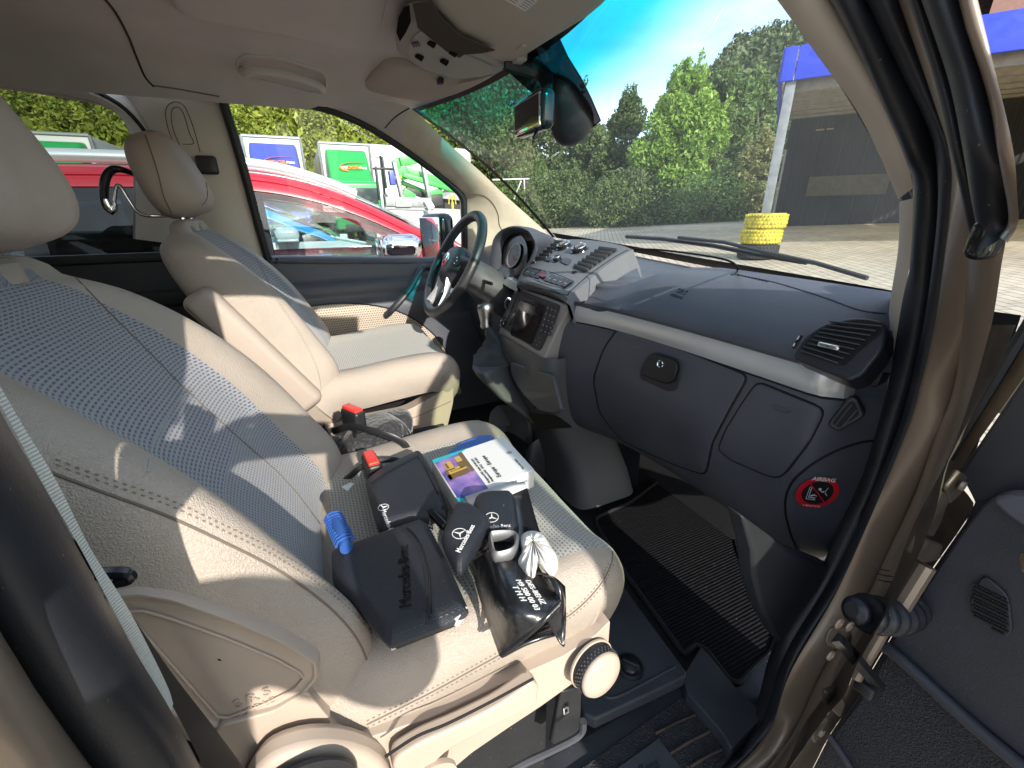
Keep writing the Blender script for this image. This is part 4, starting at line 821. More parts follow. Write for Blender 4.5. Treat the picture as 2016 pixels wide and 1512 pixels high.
# ---- ribbons of the door opening ----
def ribbon(name, Lp, Rp, xl, xr, bulge, m, par=van, n=5, k=8, smooth=70, pw=.7):
    """strip between two surveyed edges; xl/xr give its distance from the centre line"""
    A = crm([px(u, v, 'x', (xl(v) if callable(xl) else xl)) for u, v in Lp], n); B_ = crm([px(u, v, 'x', (xr(v) if callable(xr) else xr)) for u, v in Rp], n); G = []
    for a, c in zip(A, B_):
        mid = (a+c)/2; vd = norm(CP-mid); nn = norm(vd-np.dot(vd, norm(c-a))*norm(c-a)); nn = norm(nn+vd*1.5); row = [a-vd*.03]
        for j in range(k+1): t = j/k; row.append(a*(1-t)+c*t+nn*bulge*math.sin(math.pi*t)**pw)
        row.append(c-vd*.03); G.append(row)
    b = MB().grid(G); return b, b.build(name, m, par, smooth=smooth)
top = lambda a: (lambda v: a-.045*max(0, min(1, (300-v)/300)))
E0 = [(1502, -30), (1530, 0), (1609, 109), (1685, 215), (1735, 312), (1771, 390)]; E1 = [(1618, -30), (1636, 0), (1712, 139), (1762, 245), (1784, 305), (1798, 370)]
ribbon('pillar_trim', E0, E1, top(.76), top(.80), .012, 'trim_beige')
ribbon('pillar_trim', [(1771, 397), (1770, 450), (1767, 500), (1753, 589), (1735, 720), (1709, 860)], [(1798, 390), (1797, 450), (1795, 500), (1779, 589), (1757, 720), (1724, 868)], .765, .80, .006, 'trim_beige')
S0 = [(1618, -30), (1712, 139), (1781, 298), (1798, 364), (1796, 500), (1777, 589), (1755, 720), (1729, 850), (1690, 960), (1613, 1136), (1528, 1270), (1496, 1385), (1470, 1430), (1410, 1480), (1350, 1530)]
S1 = [(1690, -30), (1765, 125), (1831, 265), (1849, 380), (1846, 500), (1824, 640), (1797, 760), (1764, 860), (1712, 990), (1638, 1135), (1544, 1290), (1510, 1400), (1480, 1448), (1430, 1498), (1380, 1540)]
S2 = [(1760, -30), (1841, 199), (1872, 300), (1874, 390), (1862, 500), (1842, 640), (1814, 760), (1787, 850), (1724, 1000), (1648, 1168), (1560, 1320), (1526, 1418), (1498, 1462), (1474, 1490), (1440, 1530)]
ribbon('door_seal', S0, S1, top(.80), top(.835), .022, 'rubber'); ribbon('door_seal', S1, S2, top(.837), top(.86), .012, 'rubber')
# painted pillar, with a channel
P0 = [(1758, -30), (1838, 199), (1870, 300), (1872, 390), (1860, 500), (1840, 640), (1812, 760), (1785, 850), (1722, 1000), (1646, 1168), (1558, 1320), (1524, 1418), (1496, 1462), (1450, 1512), (1400, 1560)]
P1_ = [(1800, -30), (1860, 199), (1885, 300), (1905, 400), (1905, 500), (1895, 640), (1880, 760), (1845, 850), (1790, 1000), (1710, 1168), (1620, 1320), (1580, 1405), (1550, 1460), (1510, 1512), (1470, 1560)]
ribbon('door_pillar', P0, P1_, top(.862), top(.89), .004, 'paint')
P2_ = [(1905, -30), (1950, 150), (1985, 300), (1992, 400), (1972, 520), (1952, 640), (1915, 770), (1868, 900), (1800, 1030), (1748, 1160), (1664, 1304), (1616, 1380), (1584, 1426), (1553, 1496), (1520, 1560)]
ribbon('door_pillar', P1_, P2_, top(.89), top(.93), .010, 'paint')
# glossy rubber gutter piece and painted lip above it
B0 = [(1778, -30), (1841, 165), (1872, 298), (1893, 390), (1906, 450), (1918, 488)]; B1 = [(1808, -30), (1868, 150), (1900, 290), (1918, 390), (1930, 450), (1936, 490)]; B2 = [(1880, -30), (1940, 170), (1972, 300), (1990, 380), (1996, 430), (1962, 476)]
ribbon('gutter_rubber', B0, B1, top(.895), top(.905), .006, 'rubber'); ribbon('gutter_rubber', B1, B2, top(.905), top(.935), .020, 'rubber', pw=.6)
b = MB(); c = px(1942, 470, 'x', .92); b.rbox(c, (.010, .014, .018), .009); b.build('gutter_end', 'black_gloss', van)
ribbon('pillar_lip', [(1880, -30), (1940, 170), (1972, 300), (1992, 390), (1996, 440), (1972, 470)], [(1918, -30), (1958, 135), (1994, 290), (2003, 390), (2004, 440), (1984, 478)], top(.935), top(.95), .008, 'paint')
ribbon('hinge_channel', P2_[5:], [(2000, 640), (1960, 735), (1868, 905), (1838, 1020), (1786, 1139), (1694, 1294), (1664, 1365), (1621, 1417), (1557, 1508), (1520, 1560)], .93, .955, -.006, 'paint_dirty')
# hinges, cable boot, check strap on the pillar
SPi = lambda u, v, d=0: px(u, v, 'x', .93)+V3(d, 0, 0)
def hinge(pts, name='door_hinge'):
    h = None
    for i, (poly, th) in enumerate(pts):
        b = MB(); b.prism([SPi(u, v, .004) for u, v in poly], (th, 0, 0)); o = b.build(name if i == 0 else 'hinge_leaf', 'paint_dirty', h or van, bevel=.003); h = h or o
    return h
h1 = hinge([([(1842, 950), (1868, 918), (1886, 930), (1872, 965), (1850, 985)], .006), ([(1815, 1010), (1840, 960), (1856, 970), (1838, 1020), (1822, 1050), (1806, 1045)], .004), ([(1790, 1045), (1836, 1062), (1828, 1092), (1800, 1098), (1772, 1080)], .008)])
h2 = hinge([([(1610, 1350), (1634, 1340), (1650, 1372), (1640, 1400), (1612, 1376)], .007), ([(1584, 1430), (1606, 1395), (1620, 1400), (1604, 1440), (1592, 1452)], .005)])
for hh, (u, v) in ((h1, (1862, 944)), (h2, (1596, 1422))): b = MB(); b.lathe([(.006, .002), (.0055, .005), (.0001, .006)], SPi(u, v, .012), (1, 0, 0), 14); b.build('hinge_bolt', 'paint', hh)
b = MB(); b.tube([SPi(1800, 1100, .012), SPi(1745, 1190, .012)], .011, 10); b.build('hinge_pin', 'paint', h1); b = MB(); b.tube([SPi(1722, 1225, .010), SPi(1668, 1320, .010)], .008, 10); b.build('hinge_pin', 'paint', h2)
a, c = px(1676, 1200, 'x', .925), px(1800, 1160, 'y', .74); P = []; rr = []
for i in range(57): t = i/56; P.append(a*(1-t)+c*t+V3(.02, 0, -.008)*math.sin(math.pi*t)); rr.append(.0205*min(1, .25+t*9)**.6+.0036*math.sin(t*2*math.pi*9.5))
b = MB(); b.tube(P, rr, 18); b.build('cable_boot', 'rubber', van, smooth=80)
b = MB(); P = [SPi(u, v, .001) for u, v in rc([(1633, 1226), (1676, 1240), (1662, 1282), (1616, 1262)], .2)]; b.prism(P, (.003, 0, 0)); ck = b.build('check_plate', 'paint_dirty', van, bevel=.001)
b = MB(); b.tube([SPi(1636, 1248, .006), SPi(1648, 1262, .012), SPi(1688, 1318, .03)], .008, 4, flat=(1, .5)); b.build('check_strap', 'black_gloss', ck); b = MB(); b.rbox(SPi(1676, 1325, .02), (.012, .012, .010), .004); b.build('check_head', 'black', ck)
for u, v in [(1664, 1228), (1628, 1284), (1644, 1222)]: b = MB(); b.lathe([(.0075, 0), (.007, .002), (.003, .003), (.0001, .0015)], SPi(u, v, .004), (1, 0, 0), 14); b.build('pillar_bolt', 'paint', van)
rg = random.Random(5)
for k in range(3):
    u, v = 1702+rg.uniform(-10, 22), 1112+k*11; b = MB(); b.tube([SPi(u, v, .006), SPi(u+14, v+rg.uniform(-2, 3), .007), SPi(u+28, v+5, .006)], .0008, 4); b.build('pillar_scratch', 'rubber', van)
# ---- the open passenger door ----
pd = thing('open_door_tmp', '', '')
bpy.data.objects.remove(pd)
dyq = lambda u, v, y=.72: px(u, v, 'y', y)
FL = [(2040, 610), (1994, 700), (1866, 908), (1850, 960), (1835, 1020), (1812, 1075), (1786, 1139), (1734, 1221), (1694, 1294), (1664, 1365), (1621, 1417), (1557, 1508), (1520, 1560)]
FR = [(2060, 660), (2016, 742), (1890, 928), (1917, 990), (1898, 1030), (1862, 1082), (1815, 1150), (1743, 1273), (1712, 1325), (1680, 1380), (1633, 1447), (1600, 1512), (1570, 1560)]
def rib2(name, A_, B_, ya, yb, m, par, bulge=.004, k=5):
    A_ = crm([px(u, v, 'y', ya) for u, v in A_], 3); B_ = crm([px(u, v, 'y', yb) for u, v in B_], 3); G = [[a*(1-t)+c*t+V3(0, -bulge*math.sin(math.pi*t), 0) for t in np.linspace(0, 1, k)] for a, c in zip(A_, B_)]; b = MB().grid(G); return b.build(name, m, par, smooth=50)
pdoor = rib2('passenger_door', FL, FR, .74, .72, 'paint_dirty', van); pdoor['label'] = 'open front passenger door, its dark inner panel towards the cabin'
outl = [(2250, 420), (2060, 660), (2016, 742), (1890, 928), (1917, 990), (1898, 1030), (1862, 1082), (1815, 1150), (1743, 1273), (1712, 1325), (1633, 1447), (1600, 1512), (1560, 1600), (1700, 1800), (2400, 1800), (2400, 420)]
b = MB(); b.prism([px(u, v, 'y', .718) for u, v in outl], (0, .07, 0)); b.build('door_panel', 'door_dark', pdoor, bevel=.004)
def dpat(name, pts, y, th, m, par, bev=.006, rr=.1): b = MB(); b.prism([px(u, v, 'y', y) for u, v in rc(pts, rr, 4)], (0, th, 0)); return b.build(name, m, par, bevel=bev, seg=3, smooth=40)
dpat('upper_panel', [(1892, 935), (2030, 735), (2200, 740), (2200, 985), (1945, 985), (1918, 985)], .712, .01, 'dash_dark', pdoor, .004, .05)
dpat('door_pocket', [(1935, 995), (1960, 975), (2030, 1000), (2250, 1060), (2250, 1600), (2060, 1530), (1900, 1400), (1780, 1290), (1750, 1272), (1822, 1155), (1900, 1040)], .690, .03, 'door_dark', pdoor, .018, .12)
dpat('armrest_top', [(1948, 984), (1978, 975), (2060, 985), (2200, 1030), (2200, 1090), (2060, 1062), (1985, 1020)], .672, .03, 'dash', pdoor, .012, .2)
mat('perf', (.030, .034, .046), .6, bump=('leather', 260), bs=1.0, bd=.003, var=.1)
sg = dpat('speaker_grille', [(1935, 1130), (1985, 1172), (1993, 1240), (1982, 1256), (1912, 1210), (1908, 1180)], .685, .004, 'dash_dark', pdoor, .002, .15)
b = MB()
for i in range(12):
    for j in range(14):
        c = px(1917+i*6.2+(j % 2)*3, 1150+j*7.0+i*3.0, 'y', .684)
        u_, v_ = 1917+i*6.2, 1150+j*7+i*3
        if 1915 < u_ < 1984 and v_ < 1248 and v_ > 1138+(u_-1935)*.8 and v_ < 1215+(u_-1912)*.55: b.rbox(c, (.0015, .0012, .0015), .0009, seg=1)
b.build('speaker_holes', 'void', sg)
dpat('map_pocket', [(1752, 1282), (1790, 1300), (1905, 1410), (2060, 1545), (2150, 1600), (1640, 1600), (1605, 1520), (1640, 1450), (1690, 1385)], .700, .012, 'perf', pdoor, .003, .06)
P = crm([px(u, v, 'y', .684) for u, v in [(1740, 1272), (1768, 1292), (1850, 1368), (1930, 1440), (2030, 1522), (2100, 1570)]], 5); b = MB(); b.tube(P, .009, 8); b.build('pocket_rim', 'door_dark', pdoor, smooth=70)
P = crm([px(u, v, 'y', .697) for u, v in [(1632, 1448), (1655, 1480), (1680, 1520), (1700, 1560)]], 4); b = MB(); b.tube(P, .006, 8); b.build('pocket_rim', 'door_dark', pdoor, smooth=70)
dpat('door_handle', [(2004, 1090), (2030, 1085), (2030, 1130), (2010, 1125)], .665, .01, 'chrome', pdoor, .003)
# window channel and glass of the open door, above its shoulder
b = MB(); b.tube([px(1868, 900, 'y', .735), px(1930, 800, 'y', .735), px(1994, 694, 'y', .735), px(2100, 520, 'y', .735)], .007, 8); b.build('window_channel', 'rubber', pdoor)
# rest of the door, standing open at about seventy degrees (out of the picture; it shades the footwell)
dh = V3(.945, .742, 0); dv_ = norm(V3(1, -.36, 0)); dn = V3(-dv_[1], dv_[0], 0); FD = np.stack([dv_, dn, V3(0, 0, 1)], 1); dq = lambda a, z, d=0: dh+dv_*a+dn*d+V3(0, 0, z)
b = MB(); b.prism([dq(a, z, .012) for a, z in [(.17, .40), (.17, 1.17), (.60, 1.19), (1.02, 1.22), (1.06, .80), (1.04, .42)]], dn*.06); b.build('door_shell', 'paint', pdoor, bevel=.01)
b = MB(); b.tube(crm([dq(1.02, 1.21, .03), dq(1.0, 1.5, .0), dq(.86, 1.66, -.03), dq(.5, 1.66, -.03), dq(.16, 1.45, .0), dq(-.02, 1.30, .02)], 6), .028, 8); b.build('window_frame', 'rubber', pdoor, smooth=60)
MB().add([dq(0, 1.19, .03), dq(1.0, 1.21, .03), dq(.98, 1.5, 0), dq(.86, 1.64, -.03), dq(.5, 1.64, -.03), dq(.16, 1.43, .0)], [(0, 1, 2, 3, 4, 5)]).build('window_glass', 'glass_green', pdoor, smooth=0)
b = MB(); b.rbox(dq(.12, 1.26, .16), (.11, .07, .13), .05, FD, seg=3); b.build('wing_mirror', 'black_gloss', pdoor, smooth=60)
# ---- B pillar in the left foreground, and its belt ----
xB = .865
ribbon('belt_webbing_tmp', [(-60, 690), (20, 832), (83, 950), (159, 1081), (246, 1244), (313, 1363), (337, 1400)], [(-40, 690), (42, 832), (113, 950), (179, 1081), (258, 1208), (327, 1345), (341, 1385)], .845, .84, .0, 'belt')[1].name = 'seat_belt'
ribbon('door_seal', [(-160, 900), (-60, 1140), (0, 1244), (119, 1426), (187, 1512), (240, 1590)], [(-60, 700), (40, 880), (110, 1000), (246, 1250), (337, 1400), (420, 1560)], .895, .858, .020, 'rubber', pw=.8)
ribbon('pillar_edge', [(-300, 1000), (-200, 1300), (-100, 1500), (20, 1700)], [(-160, 900), (0, 1244), (119, 1426), (240, 1590)], .95, .896, .010, 'paint')
b = MB(); b.tube(crm([px(u, v, 'x', .80) for u, v in [(190, 1130), (225, 1128), (252, 1130), (254, 1140), (225, 1146)]], 4), .004, 8); b.build('recline_lever', 'black_gloss', van)

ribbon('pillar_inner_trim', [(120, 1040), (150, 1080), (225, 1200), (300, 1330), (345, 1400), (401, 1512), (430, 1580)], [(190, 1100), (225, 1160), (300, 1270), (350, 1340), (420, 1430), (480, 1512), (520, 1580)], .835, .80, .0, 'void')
# ================= seats =================
class T:
    """places seat-local points (x from the seat centre line, + = outer side) in the van"""
    def __init__(s, cx, sg, dy, dz): s.cx, s.sg, s.dy, s.dz = cx, sg, dy, dz
    def __call__(s, p): return V3(s.cx+s.sg*p[0], p[1]+s.dy, p[2]+s.dz)
F_ = [(-.035, .70), (-.012, .80), (-.008, .88), (-.050, .97), (-.112, 1.08), (-.180, 1.165), (-.250, 1.228), (-.300, 1.262)]
B_b = [(-.17, .68), (-.19, .78), (-.23, .88), (-.285, .98), (-.330, 1.09), (-.360, 1.17), (-.368, 1.225), (-.345, 1.262)]
W_ = [.235, .262, .268, .262, .255, .245, .222, .165]
def back_surface(t, front_only=False, fl=.74):
    Fc, Bc, Wc_ = [np.array(crm([V3(0, *p) for p in L], 6)) for L in (F_, B_b)]+[np.array(crm([V3(w, 0, 0) for w in W_], 6))[:, 0]]
    sec = [(0, fl), (.25, fl), (.48, fl+.025), (.60, fl+.08 if fl < .8 else .93), (.72, .93 if fl < .8 else .965), (.82, .995), (.90, .98), (.97, .86), (1.0, .66), (1.0, .42), (.97, .2), (.88, .05), (.70, 0), (.35, 0)]
    half = crm([V3(a, b_, 0) for a, b_ in sec]+[V3(0, 0, 0)], 3)
    full = half+[V3(-p[0], p[1], 0) for p in half[::-1][1:-1]]
    G = []; UV = []; L = 0
    for i in range(len(Fc)):
        if i: L += np.linalg.norm(Fc[i]-Fc[i-1])
        e = i/(len(Fc)-1); rec = 1 if e < .85 else 1-(e-.85)/.15; row = []
        for p in full:
            d = p[1]; d = d+(1-d)*.0; dd_ = .80+(d-.80) if d > .8 else d
            if d > .7 and abs(p[0]) < .75: d = 1-(1-d)*(.9*rec+.1)
            q = Bc[i]*(1-d)+Fc[i]*d; row.append(t((p[0]*Wc_[i], q[1], q[2]))); UV.append((p[0]*Wc_[i], L))
        G.append(row)
    # rounded top
    C_ = sum(G[-1])/len(G[-1]); G += [[C_+(p-C_)*s+V3(0, -.004, h) for p in G[-1]] for s, h in ((.92, .014), (.72, .026), (.4, .031), (.03, .032))]; UV += [(0, L)]*(4*len(full))
    return G, UV, full
LIMF = lambda e, xa: (.84 if xa > 0 else .66)-.06*max(0, e-.4)
def make_seat(name, label, t, driver):
    G, UV, full = back_surface(t, fl=.86 if driver else .74); b = MB().grid(G, cv=True); nr, nc = len(G), len(full)
    # material zones: 0 leather, 1 fabric upper, 2 fabric lower
    k = 0
    for i in range(nr-1):
        for j in range(nc):
            j2 = (j+1) % nc; xa = (full[j][0]+full[j2][0])/2; front = full[j][1] > .7
            if front and abs(xa) < (.70 if driver else .585) and i > 3 and i < nr-4: b.m[k] = 1 if i > 20 else 2
            k += 1
    seat = b.build(name, ['leather', 'fabric_head' if driver else 'fabric_back', 'fabric_lower'], van, smooth=70, uv=UV); seat['label'] = label
    bk = b
    # cushion
    prof_ = [(-.10, .80), (-.04, .838), (.05, .846), (.15, .856), (.24, .862), (.305, .858), (.345, .838), (.366, .795), (.362, .74), (.345, .70), (.30, .675)]
    C = crm([V3(0, *p) for p in prof_], 4); G = []; UV = []; L = 0; n_ = len(C)
    sec = [(-1.0, -.105), (-1.03, -.075), (-1.04, -.045), (-1.02, -.020), (-.97, .001), (-.90, .012), (-.80, .013), (-.70, .006), (-.60, .0), (-.4, -.004), (-.2, -.006)]
    sec = sec+[(0, -.006)]+[(-a, h) for a, h in sec[::-1]]; sec = crm([V3(a, h, 0) for a, h in sec], 2)
    for i, c in enumerate(C):
        if i: L += np.linalg.norm(C[i]-C[i-1])
        tg = norm(C[min(i+1, n_-1)]-C[max(i-1, 0)]); nn = norm(np.cross(V3(1, 0, 0), tg)); e = i/(n_-1); Wd = .268*(1-.20*max(0, (e-.5)/.5)**2); dep = 1-.55*max(0, (e-.55)/.45); row = []
        for s_ in sec:
            bow = .030*max(0, (e-.35)/.65)*(1-min(1, abs(s_[0]))**2)-.012*(e > .5)*abs(s_[0])**4
            row.append(t((s_[0]*Wd, c[1]+nn[1]*s_[1]*dep+bow, c[2]+nn[2]*s_[1]*dep))); UV.append((s_[0]*Wd, L))
        G.append(row)
    cu = MB().grid(G); k = 0; m2 = len(sec)
    for i in range(n_-1):
        for j in range(m2-1):
            xa = (sec[j][0]+sec[j+1][0])/2
            lim = LIMF(i/(n_-1), xa)
            if abs(xa) < lim and 3 < i < n_*.70: cu.m[k] = 1
            k += 1
    cush = cu.build('seat_cushion', ['leather', 'fabric_cush'], seat, smooth=70, uv=UV)
    # headrest: rounded block, leaning with the back
    hb = MB(); M = frame((1, 0, 0), (0, -.30, 1.0)); NU, NV = 44, 26; G = []
    sg_ = lambda v, e: math.copysign(abs(v)**e, v)
    for a in range(NV+1):
        ph = -math.pi/2+math.pi*a/NV; row = []
        for k in range(NU):
            th_ = 2*math.pi*k/NU; cx_, sx_ = sg_(math.cos(th_), .55), sg_(math.sin(th_), .62); cp = max(.0, math.cos(ph))**.55; y = .104*sg_(math.sin(ph), .7)
            x = .136*cx_*cp*(1-.16*max(0, y/.104)); z = .066*sx_*cp*(1-.12*(y/.104)); 
            if z < 0: z += .013*math.exp(-(x/.009)**2); z += .012*(x/.13)**2
            q = M@np.array([x, y, z]); row.append(t(V3(q[0], q[1]-(.335 if driver else .308), q[2]+1.400)))
        G.append(row)
    hb.grid(G, cv=True); hb.m = [1 if (math.sin(2*math.pi*(f[0] % NU+.5)/NU) < -.1 and abs(math.cos(2*math.pi*(f[0] % NU+.5)/NU)) < .90) else 0 for f in hb.f]
    hr = hb.build('headrest', ['leather_fine', 'leather_fine'], seat, smooth=80, subsurf=1)
    for s in (-1, 1): b = MB(); b.tube([t((.05*s, -.318, 1.25)), t((.05*s, -.335, 1.33))], .0065, 10); b.build('headrest_post', 'chrome', hr); b = MB(); b.tube([t((.05*s, -.312, 1.262)), t((.05*s, -.314, 1.284))], .018, 12); b.build('post_socket', 'leather_fine', seat)
    return seat, bk, cu, hb, hr
TP, TD = T(.475, 1, 0, 0), T(-.445, -1, .035, .035)
ps, pbk, pcu, phb, phr = make_seat('front_seat', 'passenger seat nearest the open door, strewn with pouches and a boxed disc', TP, False)
ds, dbk, dcu, dhb, dhr = make_seat('front_seat', 'driver seat behind the steering wheel, its armrest folded up', TD, True)
SPB, SPC, SDB, SDC, SDH = Surf(pbk), Surf(pcu), Surf(dbk), Surf(dcu), Surf(dhb)
BK = ((.70, 0, .9), (1, 0, 0)); SPB.fb = None
# stitching of the passenger backrest: double seam along the outer bolster
for off in (0, 11):
    stitches('stitching', SPB, [(110, 915-off), (200, 948-off*.9), (320, 990-off), (430, 1040-off), (540, 1095-off), (640, 1160-off), (700, 1212-off*.8), (745, 1275-off*.3), (762, 1340)], ps)
    pass
seam('piping', SPB, [(95, 928), (200, 968), (320, 1012), (430, 1062), (540, 1118), (630, 1180), (690, 1240), (722, 1300), (728, 1360)], .0014, 'seam', ps)
seam('piping', SPB, [(150, 548), (215, 615), (300, 700), (370, 772), (450, 845), (560, 945), (640, 1045)], .0012, 'seam', ps)
seam('quilt_line', SPB, [(368, 775), (350, 790), (325, 830), (300, 880), (292, 930)], .0014, 'fabric_lower', ps, n=4)
# seam lines on the cushion
seam('piping', SPC, [(722, 1426), (850, 1362), (985, 1288), (1070, 1242), (1130, 1204), (1178, 1156), (1203, 1110), (1206, 1080)], .0012, 'seam', ps, n=5)
for off in (7, -7): stitches('stitching', SPC, [(722, 1426+off), (850, 1362+off), (985, 1288+off), (1070, 1242+off), (1130, 1204+off*.9), (1178+off*.4, 1156+off*.6), (1203+off*.7, 1110+off*.2)], ps, r=.0006)
# ---- airbag panel on the outer side of the backrest (its own moulding) ----
sp_ = PlaneS(TP((.272, 0, 1.0)), norm(V3(1, -.05, .05)))
pan = rc([(205, 1168), (272, 1160), (340, 1172), (460, 1215), (560, 1258), (626, 1300), (627, 1330), (600, 1362), (540, 1398), (440, 1432), (330, 1400), (240, 1300)], .12)
b = MB(); c0 = sum(np.array(sp_.at(*p)[0]) for p in pan)/len(pan); R0 = [sp_.at(u, v, 0)[0] for u, v in pan]; nn = sp_.n
b.grid([[c0+(p-c0)*s+nn*h for p in R0] for s, h in [(1.02, -.05), (1.015, -.006), (1.0, .0015), (.985, .004), (.955, .004), (.94, .0015), (.92, .0012), (.6, .0015), (.3, .002), (.02, .002)]], cv=True); b.build('airbag_cover', 'seat_plastic', ps, smooth=60)
pin = rc([(250, 1198), (285, 1196), (340, 1212), (450, 1252), (545, 1292), (590, 1318), (598, 1330), (580, 1350), (520, 1380), (450, 1406), (430, 1404)], .1)
seam('cover_bead', sp_, pin, .0012, 'seat_plastic', ps, lift=.0036, closed=True, n=1)
c = sp_.at(502, 1378, .0022)[0]; xd = norm(sp_.at(540, 1362)[0]-sp_.at(470, 1392)[0]); yd = np.cross(nn, xd)
text('S R S', .0155, c+yd*.0065, xd, yd, 'leather_fine', 'embossed_text', ps, .0010, bold=.0002); text('AIRBAG', .0095, c-yd*.0065, xd, yd, 'leather_fine', 'embossed_text', ps, .0009)
# back shell trim, seat-side valance, recliner cover, lever, height knob
def sidepart(name, pts, x, th, m, par=ps, rr=.12, bev=.008, seg=4):
    b = MB(); b.prism([px(u, v, 'x', x) for u, v in rc(pts, rr, 4)], (-th, 0, 0)); return b.build(name, m, par, bevel=bev, seg=seg, smooth=50)
sidepart('backrest_trim', [(430, 1432), (540, 1400), (604, 1362), (652, 1420), (640, 1450), (560, 1480), (490, 1500), (470, 1560), (380, 1560)], .755, .06, 'seat_plastic', rr=.06)
val = sidepart('side_valance', [(560, 1470), (640, 1440), (700, 1462), (850, 1412), (985, 1348), (1110, 1292), (1172, 1252), (1202, 1222), (1198, 1272), (1150, 1330), (1064, 1392), (1000, 1434), (930, 1482), (885, 1520), (840, 1600), (500, 1620)], .764, .05, 'seat_plastic', rr=.06, bev=.012)
sidepart('recline_housing', [(480, 1560), (520, 1505), (600, 1474), (690, 1474), (765, 1505), (800, 1640), (460, 1680)], .79, .03, 'seat_plastic', val, rr=.25, bev=.012)
c = px(600, 1566, 'x', .80); disc(c, (1, 0, 0), .030, .050, .004).build('recline_ring', 'black', val); disc(c, (1, 0, 0), 0, .040, .004).build('recline_cap', 'dash_dark', val)
b = MB(); P0_ = [px(u, v, 'x', .792) for u, v in rc([(770, 1500), (830, 1462), (900, 1432), (980, 1392), (1050, 1342), (1062, 1352), (1058, 1384), (1040, 1398), (960, 1436), (880, 1480), (840, 1520), (790, 1580)], .15, 4)]; b.prism(P0_, (-.02, 0, 0)); b.build('height_lever', 'seat_plastic', val, bevel=.008, seg=4, smooth=60)
seam('lever_gap', PlaneS((.7935, 0, 0), (1, 0, 0)), [(758, 1490), (820, 1450), (880, 1425), (960, 1385), (1050, 1336)], .0016, 'void', val)
c = px(850, 1530, 'x', .79); disc(c, (1, 0, 0), 0, .030, .006).build('bolt_cover', 'seat_plastic', val)
kc, kn = px(1164, 1306, 'x', .775), norm(V3(1, .10, .12)); b = MB(); b.lathe([(.034, 0), (.035, .004), (.034, .006), (.034, .018), (.032, .020)], kc, kn, 40); kb = b.build('adjuster_knob', 'black', val, smooth=50)
b = MB(); b.lathe([(.0325, .018), (.0335, .021), (.0305, .025), (.018, .0265), (.0001, .027)], kc, kn, 40); b.build('knob_face', 'seat_plastic', kb, smooth=60)
b = MB(); b.lathe([(.034, -.002), (.037, -.001), (.037, .002), (.034, .003)], kc, kn, 40); b.build('knob_collar', 'seat_plastic', kb)
FK = frame(np.cross(kn, V3(0, 0, 1)), V3(0, 0, 1))
for r_ in range(3):
    b = MB()
    for k in range(34):
        a = (k+.5*(r_ % 2))*2*math.pi/34; d = FK[:, 0]*math.cos(a)+FK[:, 1]*math.sin(a); b.rbox(kc+d*.0345+kn*(.008+r_*.0038), (.0009,)*3, .0006, seg=1)
    b.build('knob_knurl', 'console', kb)
# inner-side valance and disc of the driver seat
def sidepart2(name, pts, x, th, m, par=ds, rr=.12, bev=.008): b = MB(); b.prism([px(u, v, 'x', x) for u, v in rc(pts, rr, 4)], (-th, 0, 0)); return b.build(name, m, par, bevel=bev, seg=4, smooth=50)
v2 = sidepart2('side_valance', [(636, 836), (720, 826), (800, 810), (868, 772), (893, 752), (893, 790), (880, 845), (866, 862), (800, 872), (720, 868), (660, 872)], -.188, .05, 'seat_plastic', bev=.012)
seam('valance_line', PlaneS((-.1872, 0, 0), (1, 0, 0)), [(660, 868), (740, 848), (820, 820), (888, 790)], .0012, 'seam', v2)
c = px(856, 826, 'x', -.189); disc(c, (1, 0, 0), 0, .020, .0025).build('cover_disc', 'seat_plastic', v2)
for off in (0, 5): stitches('stitching', SDB, [(500, 500-off), (545, 590-off), (590, 660-off), (625, 730-off), (636, 800)], ds, r=.0006)
stitches('stitching', SDC, [(645, 812), (720, 800), (800, 780), (860, 752), (888, 728)], ds)
# folded-up armrest of the driver seat
a, c = px(378, 578, 'x', -.155), px(618, 800, 'x', -.155); d = norm(c-a); nf = norm(np.cross(d, (1, 0, 0))); L_ = np.linalg.norm(c-a)
b = MB(); b.rbox((a+c)/2+V3(-.012, 0, 0), (L_/2, .040, .030), .024, np.stack([d, nf, V3(1, 0, 0)], 1), seg=4); ar = b.build('armrest', 'leather_fine', ds, smooth=80)
P = [a+d*.03+nf*s*.030+V3(.019, 0, 0) for s in (-1,)]; b = MB(); b.tube([(a+c)/2-d*L_*.46+nf*.028+V3(.0165, 0, 0), (a+c)/2+d*L_*.44+nf*.028+V3(.0165, 0, 0)], .0018, 6); b.build('piping', 'seam', ar)
seam('headrest_seam', SDH, [(286, 266), (298, 300), (312, 345), (322, 385), (338, 420)], .0016, 'seam', dhr, n=5)
seam('headrest_seam', SDH, [(352, 272), (385, 308), (404, 352), (408, 388), (398, 404)], .0012, 'seam', dhr, n=5)
